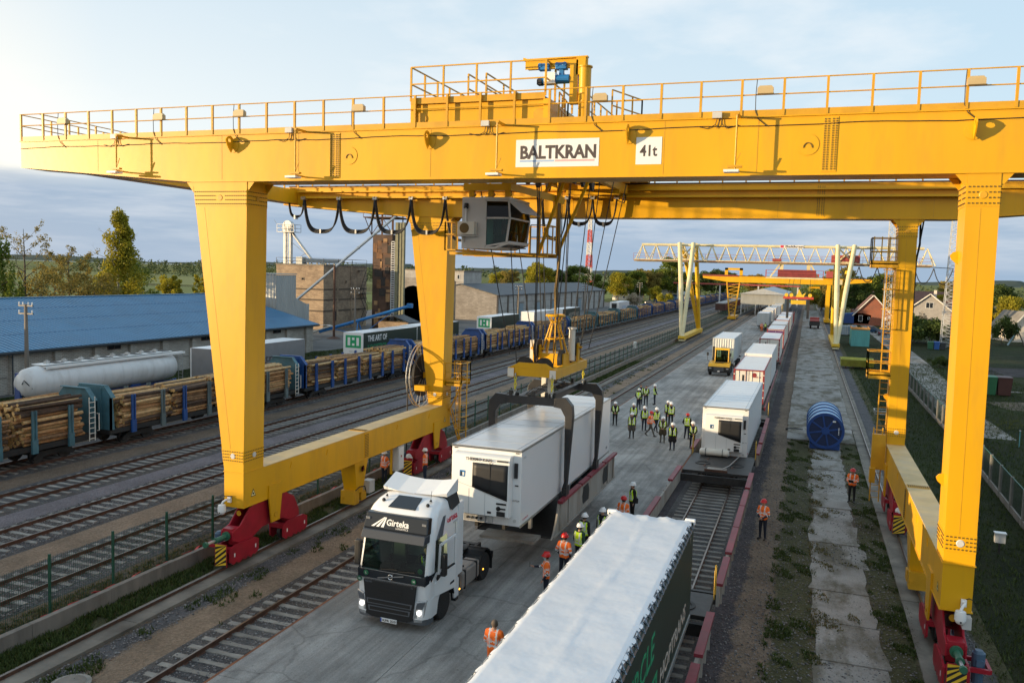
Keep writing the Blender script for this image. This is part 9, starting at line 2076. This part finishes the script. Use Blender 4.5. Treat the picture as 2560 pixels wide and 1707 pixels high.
def wood(name,label,pts,h,size,seed,leaf='far',npc=60):
 R=random.Random(seed);cs,rs=[],[]
 for(x0,y0),(x1,y1),dens in pts:
  L=math.hypot(x1-x0,y1-y0);n=max(2,int(L/dens))
  for k in range(n):
   t=k/n;hh=h*R.uniform(.55,1.1);cs.append((x0+(x1-x0)*t+R.uniform(-5,5),y0+(y1-y0)*t+R.uniform(-8,8),hh*.5-.6));rs.append((h*.42*R.uniform(.8,1.4),h*.42*R.uniform(.8,1.4),hh*.52))
 v,f,c=leaf_cloud(cs,rs,npc,size,seed);o=bpy.data.objects.new(name,np_mesh(name,v,f,LEAF[leaf],colors=c));COL.objects.link(o);return tag(o,label,'wood',kind='stuff')
wood('far_wood','dark wood edge beyond the fields on the left',[((-620,560),(-330,620),9),((-600,575),(-320,640),9)],16,1.7,1,npc=90)
wood('far_wood','distant tree belt across the middle of the horizon',[((-900,1500),(-100,1700),22),((-1500,1400),(-600,1500),26)],22,4.5,2)
wood('far_wood','distant trees along the right horizon',[((-60,700),(420,760),11),((60,520),(330,560),9)],13,2.2,3,npc=70)
wood('hedgerow','field hedges on the plain at the left',[((-520,330),(-260,420),14),((-700,700),(-420,760),16),((-420,300),(-300,350),20)],5,1.0,4,'yellow',30)
wood('far_wood','trees beyond the far end of the yard',[((-40,560),(40,580),6),((-120,480),(-50,520),8)],13,1.6,5,'green',80)
def ridge(name,x0,y0,x1,y1,h,seed,m):
 R=np.random.RandomState(seed);n=80;t=np.linspace(0,1,n);X=x0+(x1-x0)*t;Y=y0+(y1-y0)*t;H=h*(.6+.25*np.sin(t*9+seed)+.18*np.sin(t*23+1))+R.rand(n)*h*.06;H[0]=H[-1]=0
 d=Vector((y1-y0,x0-x1,0)).normalized()*900;b=MB();v=[]
 for i in range(n):v+=[(X[i]-d.x*.0,Y[i]-d.y*.0,-.7),(X[i]+d.x*.3,Y[i]+d.y*.3,H[i]),(X[i]+d.x,Y[i]+d.y,-.7)]
 b.add(v,[(i*3+k,i*3+k+1,(i+1)*3+k+1,(i+1)*3+k)for i in range(n-1)for k in range(2)]);return tag(b.build(name,m,smooth=True),kind='structure')
M_HILL=gmat('hazy wooded hill',((.045,.065,.05),(.075,.09,.06)),.004,.05,0,stone_amt=0.0)
ridge('hills',-3000,6200,-7200,3800,52,1,M_HILL);ridge('hills',1500,6500,-3200,6000,48,2,M_HILL);ridge('hills',4500,4200,1200,6300,50,3,M_HILL)
tag(MB().quad((-5600,3300,-.5),(-4600,2700,-.5),(-2600,3900,-.5),(-3300,4700,-.5)).build('lake',mat('lake water',(.30,.34,.38),.08,var=0,spec=1.0)),kind='structure')
for k,(x0,x1,y0,y1,cc)in enumerate(((-420,-140,190,330,(.17,.20,.045)),(-900,-300,360,640,(.23,.24,.07)),(-300,-130,130,190,(.13,.16,.04)),(-200,-90,345,700,(.22,.25,.055)),(90,400,260,480,(.10,.14,.03)))):sheet('field',x0,x1,y0,y1,-.52+.01*k,gmat('field crop %d'%k,(tuple(c*.8 for c in cc),cc),.03,1.5,0,stone_amt=.0),1,1)
# ------------------------------------------------------------------ people
M_SKIN=mat('skin',(.46,.26,.18),.6,var=.05);M_HAIR=mat('dark hair',(.03,.022,.017),.7,var=.2);M_HAIRG=mat('grey brown hair',(.11,.085,.065),.7,var=.2)
M_NAVY=mat('navy cloth',(.012,.016,.030),.85,var=.2,vs_=8);M_BLKC=mat('black cloth',(.010,.010,.011),.85,var=.2,vs_=8);M_GREYC=mat('grey brown cloth',(.075,.068,.058),.85,var=.2,vs_=8);M_BROWNC=mat('brown coat cloth',(.055,.042,.026),.85,var=.2,vs_=8);M_JEANS=mat('dark jeans',(.018,.028,.055),.85,var=.2,vs_=8);M_GREENC=mat('dark green cloth',(.012,.05,.03),.85,var=.2);M_GREYTR=mat('grey trousers',(.10,.095,.085),.85,var=.15)
M_SHOE=mat('dark shoe',(.014,.011,.009),.5,var=.1);M_HIVY=mat('hi-vis yellow',(.66,.95,.012),.7,var=.06);M_HIVO=mat('hi-vis orange',(.95,.17,.015),.7,var=.06);M_REFL=mat('silver reflective tape',(.66,.68,.68),.35,var=.03)
M_HELW=mat('white helmet',(.80,.80,.80),.25,var=0);M_HELR=mat('red helmet',(.55,.012,.012),.3,var=0);M_EYE=mat('eye dark',(.02,.02,.02),.3,var=0);M_MASK=mat('pale blue mask',(.35,.55,.62),.8,var=0)
def cap(b,p,q,r0,r1):b.cyl(p,q,r0,r1,n=10);b.sphere(p,r0,n=10,k=6);b.sphere(q,r1,n=10,k=6)
REG={}
def skeleton(P):
 """P: joint table -> list of bones (region, a, b, ra, rb)"""
 V={k:Vector(v)for k,v in P.items()};B=[]
 pc,cc,nk,hd=V['pelvis'],V['chest'],V['neck'],V['head'];rt=V.get('rt',Vector((1,0,0)))
 w=rt
 B+=[('hips',pc-w*.075,pc+w*.075,.125,.125),('torso',pc.lerp(cc,.45)-w*.07,pc.lerp(cc,.45)+w*.07,.118,.118),('torso',cc-w*.10,cc+w*.10,.125,.125),('torso',cc+Vector((0,0,.09))-w*.13,cc+Vector((0,0,.09))+w*.13,.082,.082)]
 for s in(-1,1):B+=[('torso',pc+w*s*.075,cc+w*s*.08,.118,.125)]
 B+=[('neck',cc+Vector((0,0,.08)),nk+Vector((0,0,.05)),.072,.058),('head',hd+Vector((0,.01,.03)),hd+Vector((0,.0,-.02)),.095,.090),('head',hd+V['look']*.03+Vector((0,0,-.03)),hd+V['look']*.035+Vector((0,0,-.085)),.068,.048)]
 for s,n in((-1,'L'),(1,'R')):
  sh,el,wr=V['sh'+n],V['el'+n],V['wr'+n];B+=[('uarm',sh,el,.070,.055),('farm',el,wr,.054,.038)]
  hp,kn,an,to=V['hip'+n],V['kn'+n],V['an'+n],V['to'+n];B+=[('thigh',hp,kn,.100,.068),('shin',kn,an,.066,.048),('foot',an+Vector((0,0,-.04)),to,.05,.038),('foot',an+Vector((0,0,-.04)),an+(an-to).normalized()*.05+Vector((0,0,-.05)),.05,.042)]
 if 'coat' in P:
  for s in(-1,1):k=V['hip'+('L' if s<0 else 'R')];B+=[('coat',k+Vector((0,0,.06)),k+Vector((s*.03,0,-.30)),.135,.150)]
 return V,B
def finger_set(b,wr,d,side):
 d=d.normalized();lat=d.cross(Vector((0,1,0.2)));lat=lat.normalized()if lat.length>.1 else Vector((1,0,0));pn=lat.cross(d)
 palm=wr+d*.05;b.cbox((0,0,0),0,0,0)if False else None
 b.bar(wr,wr+d*.095,.075,.030,0,up=pn)
 for k,L in enumerate((.060,.072,.068,.052)):
  o=wr+d*.09+lat*(.028-.019*k);m_=o+d*L*.55+pn*.006;b.tube([o,m_,m_+d*L*.40+pn*.022],[.0095,.009,.0075],n=5)
 o=wr+d*.03+lat*.036*1;b.tube([o,o+lat*.022+d*.025,o+lat*.022+d*.055+pn*.01],[.012,.011,.009],n=5)
BODY={}
def body(pose):
 if pose in BODY:return BODY[pose]
 V,B=skeleton(POSES[pose]);b=MB()
 for reg,p,q,r0,r1 in B:cap(b,p,q,r0,r1)
 lk=V['look'];hd=V['head'];sd=Vector((0,0,1)).cross(lk).normalized();b.sphere(hd+lk*.105+Vector((0,0,-.025)),.018,.018,.024,8,6)
 for s in(-1,1):b.sphere(hd+sd*s*.095+Vector((0,0,-.02)),.016,.024,.030,8,6)
 o=b.build('tmp',M_SKIN);rm=o.modifiers.new('r','REMESH');rm.mode='VOXEL';rm.voxel_size=.019;sm=o.modifiers.new('s','SMOOTH');sm.iterations=3;sm.factor=.5;dc=o.modifiers.new('d','DECIMATE');dc.ratio=.30
 dg=bpy.context.evaluated_depsgraph_get();me=o.evaluated_get(dg).to_mesh()
 n=len(me.vertices);v=np.empty(n*3,np.float32);me.vertices.foreach_get('co',v);v=v.reshape(-1,3).astype(float);nr=np.empty(n*3,np.float32);me.vertices.foreach_get('normal',nr);nr=nr.reshape(-1,3).astype(float)
 f=[tuple(p.vertices)for p in me.polygons];o.evaluated_get(dg).to_mesh_clear();me0=o.data;bpy.data.objects.remove(o);bpy.data.meshes.remove(me0)
 ce=np.array([v[list(q)].mean(0)for q in f]);best=np.full(len(f),9.);reg=np.zeros(len(f),int);tt=np.zeros(len(f))
 for i,(rg,p,q,r0,r1)in enumerate(B):
  p_,q_=np.array(p),np.array(q);d=q_-p_;L2=max(d@d,1e-9);t=np.clip((ce-p_)@d/L2,0,1);dist=np.linalg.norm(ce-(p_+t[:,None]*d),axis=1)-(r0+(r1-r0)*t);m_=dist<best;best[m_]=dist[m_];reg[m_]=i;tt[m_]=t[m_]
 regs=[B[i][0]for i in reg];h=MB()
 for n_ in('L','R'):finger_set(h,V['wr'+n_],(V['ha'+n_]-V['wr'+n_]),n_)
 e=MB()
 for s in(-1,1):e.sphere(hd+lk*.092+sd*s*.034+Vector((0,0,.008)),.012,n=6,k=4)
 e.bar(hd+lk*.100+sd*-.022+Vector((0,0,-.070)),hd+lk*.100+sd*.022+Vector((0,0,-.070)),.008,.008)
 BODY[pose]=(V,v,nr,f,ce,regs,tt,h,e);return BODY[pose]
def joints(**kw):
 P=dict(pelvis=(0,0,.96),chest=(0,0,1.33),neck=(0,.01,1.46),head=(0,-.015,1.625),look=(0,-1,-.08),shL=(-.195,0,1.41),shR=(.195,0,1.41),elL=(-.25,.03,1.13),elR=(.25,.03,1.13),wrL=(-.24,-.05,.88),wrR=(.24,-.05,.88),haL=(-.23,-.07,.78),haR=(.23,-.07,.78),hipL=(-.095,0,.92),hipR=(.095,0,.92),knL=(-.11,-.01,.50),knR=(.11,-.01,.50),anL=(-.12,.02,.09),anR=(.12,.02,.09),toL=(-.15,-.13,.035),toR=(.15,-.13,.035));P.update(kw);return P
POSES=dict(stand=joints(),clasp=joints(elL=(-.27,-.02,1.13),elR=(.27,-.02,1.13),wrL=(-.07,-.20,.98),wrR=(.07,-.20,.98),haL=(.0,-.22,.95),haR=(0,-.23,.95)),behind=joints(elL=(-.27,.08,1.14),elR=(.27,.08,1.14),wrL=(-.08,.19,.95),wrR=(.08,.19,.95),haL=(.0,.21,.92),haR=(.0,.22,.93)),pockets=joints(elL=(-.30,.06,1.14),elR=(.30,.06,1.14),wrL=(-.21,-.08,.94),wrR=(.21,-.08,.94),haL=(-.18,-.12,.88),haR=(.18,-.12,.88),knR=(.13,-.02,.50),anR=(.17,.0,.09),toR=(.22,-.13,.035)),coat=joints(coat=(0,0,0),elL=(-.28,.0,1.13),elR=(.28,.0,1.13),wrL=(-.10,-.20,.98),wrR=(.10,-.20,.98),haL=(-.02,-.23,.96),haR=(.02,-.23,.96)),coatstand=joints(coat=(0,0,0)),walk=joints(knL=(-.10,-.20,.53),anL=(-.10,-.36,.12),toL=(-.12,-.53,.09),knR=(.10,.10,.50),anR=(.10,.40,.16),toR=(.11,.27,.04),elL=(-.25,.12,1.14),wrL=(-.22,.10,.90),haL=(-.21,.08,.80),elR=(.25,-.05,1.13),wrR=(.20,-.22,.95),haR=(.18,-.28,.88),chest=(0,-.03,1.33),head=(0,-.05,1.62)),reach=joints(elL=(-.30,-.14,1.18),wrL=(-.33,-.40,1.16),haL=(-.33,-.50,1.18),wrR=(.22,-.12,.90),haR=(.20,-.18,.82)),tablet=joints(elL=(-.26,.0,1.14),elR=(.26,.0,1.14),wrL=(-.11,-.26,1.10),wrR=(.11,-.26,1.10),haL=(-.05,-.31,1.12),haR=(.05,-.31,1.12),look=(0,-.85,-.5),head=(0,-.05,1.61)),lean=joints(pelvis=(0,.0,.96),chest=(.02,-.10,1.30),neck=(.02,-.14,1.43),head=(.03,-.20,1.58),shL=(-.18,-.08,1.38),shR=(.21,-.10,1.37),elR=(.30,-.28,1.15),wrR=(.22,-.44,1.10),haR=(.20,-.52,1.08),elL=(-.27,-.10,1.12),wrL=(-.15,-.32,1.05),haL=(-.10,-.40,1.04)),sit=joints(hipL=(-.10,0,.92),hipR=(.10,0,.92),knL=(-.13,-.40,.93),knR=(.13,-.40,.93),anL=(-.13,-.45,.52),anR=(.13,-.45,.52),toL=(-.14,-.60,.46),toR=(.14,-.60,.46),elL=(-.26,-.12,1.13),wrL=(-.16,-.36,1.08),haL=(-.10,-.43,1.10),elR=(.27,-.16,1.14),wrR=(.20,-.40,1.14),haR=(.14,-.46,1.15)))
def person(label,x,y,face,pose='stand',jacket=M_BLKC,trousers=M_NAVY,vest='open',helmet='w',z=0.02,hgt=1.0,hair=M_HAIR,sleeves=None,extra=None,mask=False):
 """face: heading in degrees, 0 looks towards -Y (camera side), 90 towards +X, 180 away"""
 V,v,nr,f,ce,regs,tt,hand,eye=body(pose)
 T=thing('person',label,'person',(x,y,z),radians(face));T.scale=(hgt,hgt,hgt)
 mats=[M_SKIN,jacket,trousers,M_SHOE,hair,M_EYE,sleeves or jacket,M_REFL,M_HIVO,M_MASK];mi=[]
 hd,lk=np.array(V['head']),np.array(V['look'])
 for i,rg in enumerate(regs):
  c=ce[i]
  if rg in('torso','hips','coat'):m_=1 if(c[2]>V['pelvis'].z-.06 or rg=='coat')else 2
  elif rg in('uarm','farm'):m_=6 if rg=='farm' else 1
  elif rg=='neck':m_=1 if c[2]<V['neck'].z-.02 else 0
  elif rg=='head':m_=4 if((c-hd)@lk<.012 and c[2]>hd[2]-.07)or(c[2]>hd[2]+.062)else(9 if mask and c[2]<hd[2]-.03 and(c-hd)@lk>.03 else 0)
  elif rg in('thigh','shin'):m_=2
  else:m_=3
  if vest=='jacket':
   if rg in('torso','hips','coat')and m_==1:m_=8
   if rg=='uarm':m_=8
   z_=c[2]
   if m_==8 and rg in('torso','hips')and(abs(z_-1.05)<.028 or abs(z_-1.18)<.028 or(z_>1.18 and abs(abs(c[0])-.10)<.026)):m_=7
   if rg=='uarm' and(abs(tt[i]-.55)<.08 or tt[i]>.90):m_=7
   if rg=='farm' and abs(tt[i]-.25)<.07:m_=7
  mi.append(m_)
 b=MB();b.v=[tuple(p)for p in v];b.f=list(f);b.m=mi
 b.merge(hand);
 k=len(eye.f);b.merge(eye,dm=5)
 me=bpy.data.meshes.new('body');me.from_pydata(b.v,[],b.f)
 for q in mats:me.materials.append(q)
 me.polygons.foreach_set('material_index',b.m);me.polygons.foreach_set('use_smooth',[True]*len(b.f));me.update();o=bpy.data.objects.new('body',me);COL.objects.link(o);o.parent=T
 if vest in('open','closed','back'):
  vb=MB();vv=v+nr*.016;idx={}
  for i,q in enumerate(f):
   c=ce[i]
   if regs[i]not in('torso','hips','coat')or c[2]<V['pelvis'].z-.02:continue
   if abs(c[0])>.205 or c[2]>1.455:continue
   front=nr[list(q)].mean(0)[1]<-.1
   if front:
    open_w=(.055 if vest=='open' else.012)+max(0,(c[2]-1.22))*.30
    if abs(c[0])<open_w:continue
   elif c[2]>1.43 and abs(c[0])<.07:continue
   m_=1 if(abs(c[2]-1.04)<.030 or abs(c[2]-1.16)<.026 or(c[2]>1.17 and abs(abs(c[0])-.115)<.022))else 0
   fq=[]
   for j in q:
    if j not in idx:idx[j]=len(vb.v);vb.v.append(tuple(vv[j]))
    fq.append(idx[j])
   vb.f.append(tuple(fq));vb.m.append(m_)
  if vb.f:
   me=bpy.data.meshes.new('vest');me.from_pydata(vb.v,[],vb.f);me.materials.append(M_HIVY);me.materials.append(M_REFL);me.polygons.foreach_set('material_index',vb.m);me.polygons.foreach_set('use_smooth',[True]*len(vb.f));me.update();o=bpy.data.objects.new('vest',me);COL.objects.link(o);o.parent=T;so=o.modifiers.new('s','SOLIDIFY');so.thickness=.008;so.offset=1
 if helmet in 'wr' and helmet:
  hb=MB();c=Vector(V['head'])+Vector((0,.008,.045));n=14;prof=[(.145,-.018),(.142,-.004),(.132,.0),(.130,.04),(.112,.085),(.075,.115),(.02,.128)]
  hb.lathe(prof,c,'z',n);hb.v=[(px,py-(.035 if pz<c.z+.005 and(py-c.y)<-.05 else 0),pz)for px,py,pz in hb.v];hb.box(c.x-.012,c.x+.012,c.y-.10,c.y+.10,c.z+.10,c.z+.135)
  ang=atan2(V['look'].x,-V['look'].y)if V['look'].length else 0
  hb.build('helmet',M_HELW if helmet=='w' else M_HELR,T,smooth=50)
 if extra=='bag':MB().box(.16,.26,-.02,.18,.86,1.10).build('shoulder_bag',M_BLKC,T,bevel=.02);MB().tube([(.22,.08,1.10),(.12,-.16,1.25),(-.10,-.06,1.47),(-.02,.14,1.35),(.2,.12,1.1)],.014,n=5).build('bag_strap',M_BLKC,T)
 if extra=='phone':MB().cbox((-.33,-.55,1.22),.07,.015,.14).build('phone',M_BLKC,T)
 if extra=='tablet':MB().hexa([(-.12,-.34,1.10),(.12,-.34,1.10),(.12,-.33,1.10),(-.12,-.33,1.10),(-.12,-.42,1.24),(.12,-.42,1.24),(.12,-.41,1.24),(-.12,-.41,1.24)]).build('tablet',M_BLKC,T)
 return T
person('man in black coat and open yellow vest standing alone left of the group',-12.96,60.24,10,'clasp',M_BLKC,M_BLKC)
person('man in long grey coat and yellow vest facing the lifted trailer',-10.86,56.02,4,'coatstand',M_GREYC,M_BLKC)
person('man in yellow vest partly behind the grey-coated man',-11.59,60.29,5,'stand',M_NAVY,M_NAVY,'closed')
person('man in white helmet and bright vest seen from behind in the far trio',-12.77,68.4,175,'behind',M_NAVY,M_NAVY,'closed')
person('dark-capped man at the back of the far trio',-13.15,71.2,10,'stand',M_BLKC,M_NAVY,'open','')
person('bareheaded dark-haired man right of the far trio',-12.6,70.8,-5,'clasp',M_BLKC,M_NAVY,'closed','')
person('man in white helmet standing sideways right of the far trio',-12.01,71.73,-75,'behind',M_NAVY,M_NAVY,'closed')
person('man in white helmet and navy jeans behind the striding orange worker',-10.6,59.25,30,'stand',M_NAVY,M_NAVY,'closed')
person('striding worker in orange jacket and red helmet amid the group',-9.8,57.24,75,'walk',M_NAVY,M_GREYC,'jacket','r',sleeves=M_HIVO)
person('man in yellow vest mid-stride right of the orange worker',-9.72,59.07,40,'walk',M_NAVY,M_NAVY,'closed')
person('man in brown coat and vest with clasped hands',-8.66,55.5,5,'coat',M_BROWNC,M_GREYTR,'open')
person('broad man in yellow vest behind the brown-coated man',-9.1,61.84,20,'stand',M_BLKC,M_BLKC,'closed',hgt=1.03)
person('man almost hidden behind the broad man in yellow vest',-9.46,62.82,-15,'stand',M_BLKC,M_BLKC,'closed')
person('man in black coat and jeans foremost of the standing group',-7.69,53.41,0,'coatstand',M_BLKC,M_JEANS)
person('worker in red helmet and yellow vest with his back turned',-7.32,57.58,165,'pockets',M_BLKC,M_NAVY,'closed','r')
person('man in white helmet with hands low at the platform edge',-6.56,54.47,20,'clasp',M_NAVY,M_NAVY,'open')
person('man with shoulder bag at the corner of the near green trailer',-6.99,36.95,-60,'stand',M_BLKC,M_BLKC,'closed',extra='bag')
person('worker in red helmet whose orange shoulders show behind the trailer corner',-6.89,34.4,165,'stand',M_NAVY,M_NAVY,'jacket','r')
person('man in white helmet nearest the tarpaulin corner',-7.29,32.29,-25,'pockets',M_BLKC,M_BLKC,'open')
person('man in white helmet and hooded black jacket by the tarpaulin',-7.78,31.23,160,'stand',M_BLKC,M_BLKC,'closed')
person('man in green sleeves and bright vest by the tarpaulin',-7.61,29.9,150,'stand',M_GREENC,M_NAVY,'closed')
person('worker in orange jacket and red helmet second from the truck',-7.8,28.47,165,'pockets',M_NAVY,M_NAVY,'jacket','r',sleeves=M_NAVY)
person('worker in orange jacket, red helmet and face mask reaching out a hand',-7.79,26.25,-70,'reach',M_NAVY,M_NAVY,'jacket','r',sleeves=M_NAVY,extra='phone',mask=True)
person('bareheaded worker in orange seen from behind at the bottom of the frame',-7.51,20.53,178,'clasp',M_NAVY,M_HIVO,'jacket','',hair=M_HAIRG,sleeves=M_HIVO)
person('worker in orange jacket under the sill beam by the grey cabinet',-20.53,38.6,-20,'pockets',M_NAVY,M_NAVY,'jacket','w',z=-.2,sleeves=M_HIVO)
person('worker in orange jacket beside the rear red bogie',-18.91,40.14,-80,'stand',M_NAVY,M_JEANS,'jacket','w',z=-.2,sleeves=M_HIVO)
person('worker in orange jacket and red helmet reading a tablet on the slab path',2.69,45.47,-15,'tablet',M_BLKC,M_BLKC,'jacket','r',z=-.14,sleeves=M_HIVO,extra='tablet')
person('worker in orange and navy with red helmet beside the gravel',-1.3,37.39,-25,'clasp',M_NAVY,M_NAVY,'jacket','r',z=-.2,sleeves=M_NAVY)
person('distant worker all in orange by the grey corrugated container',-8.78,183.8,10,'stand',M_NAVY,M_HIVO,'jacket','',sleeves=M_HIVO,hgt=1.1)
person('distant worker in yellow vest beside the orange one',-8.05,184.4,170,'stand',M_BLKC,M_BLKC,'closed','',hgt=1.1)
person('truck driver in dark cap and vest leaning by the open door',-11.02,23.66,30,'sit',M_BLKC,M_NAVY,'open','',z=.62)
person('crane driver in a red top seated inside the cab',-11.62,31.75,90,'sit',mat('faded red top',(.45,.07,.06),.8),M_NAVY,'','',z=11.70)
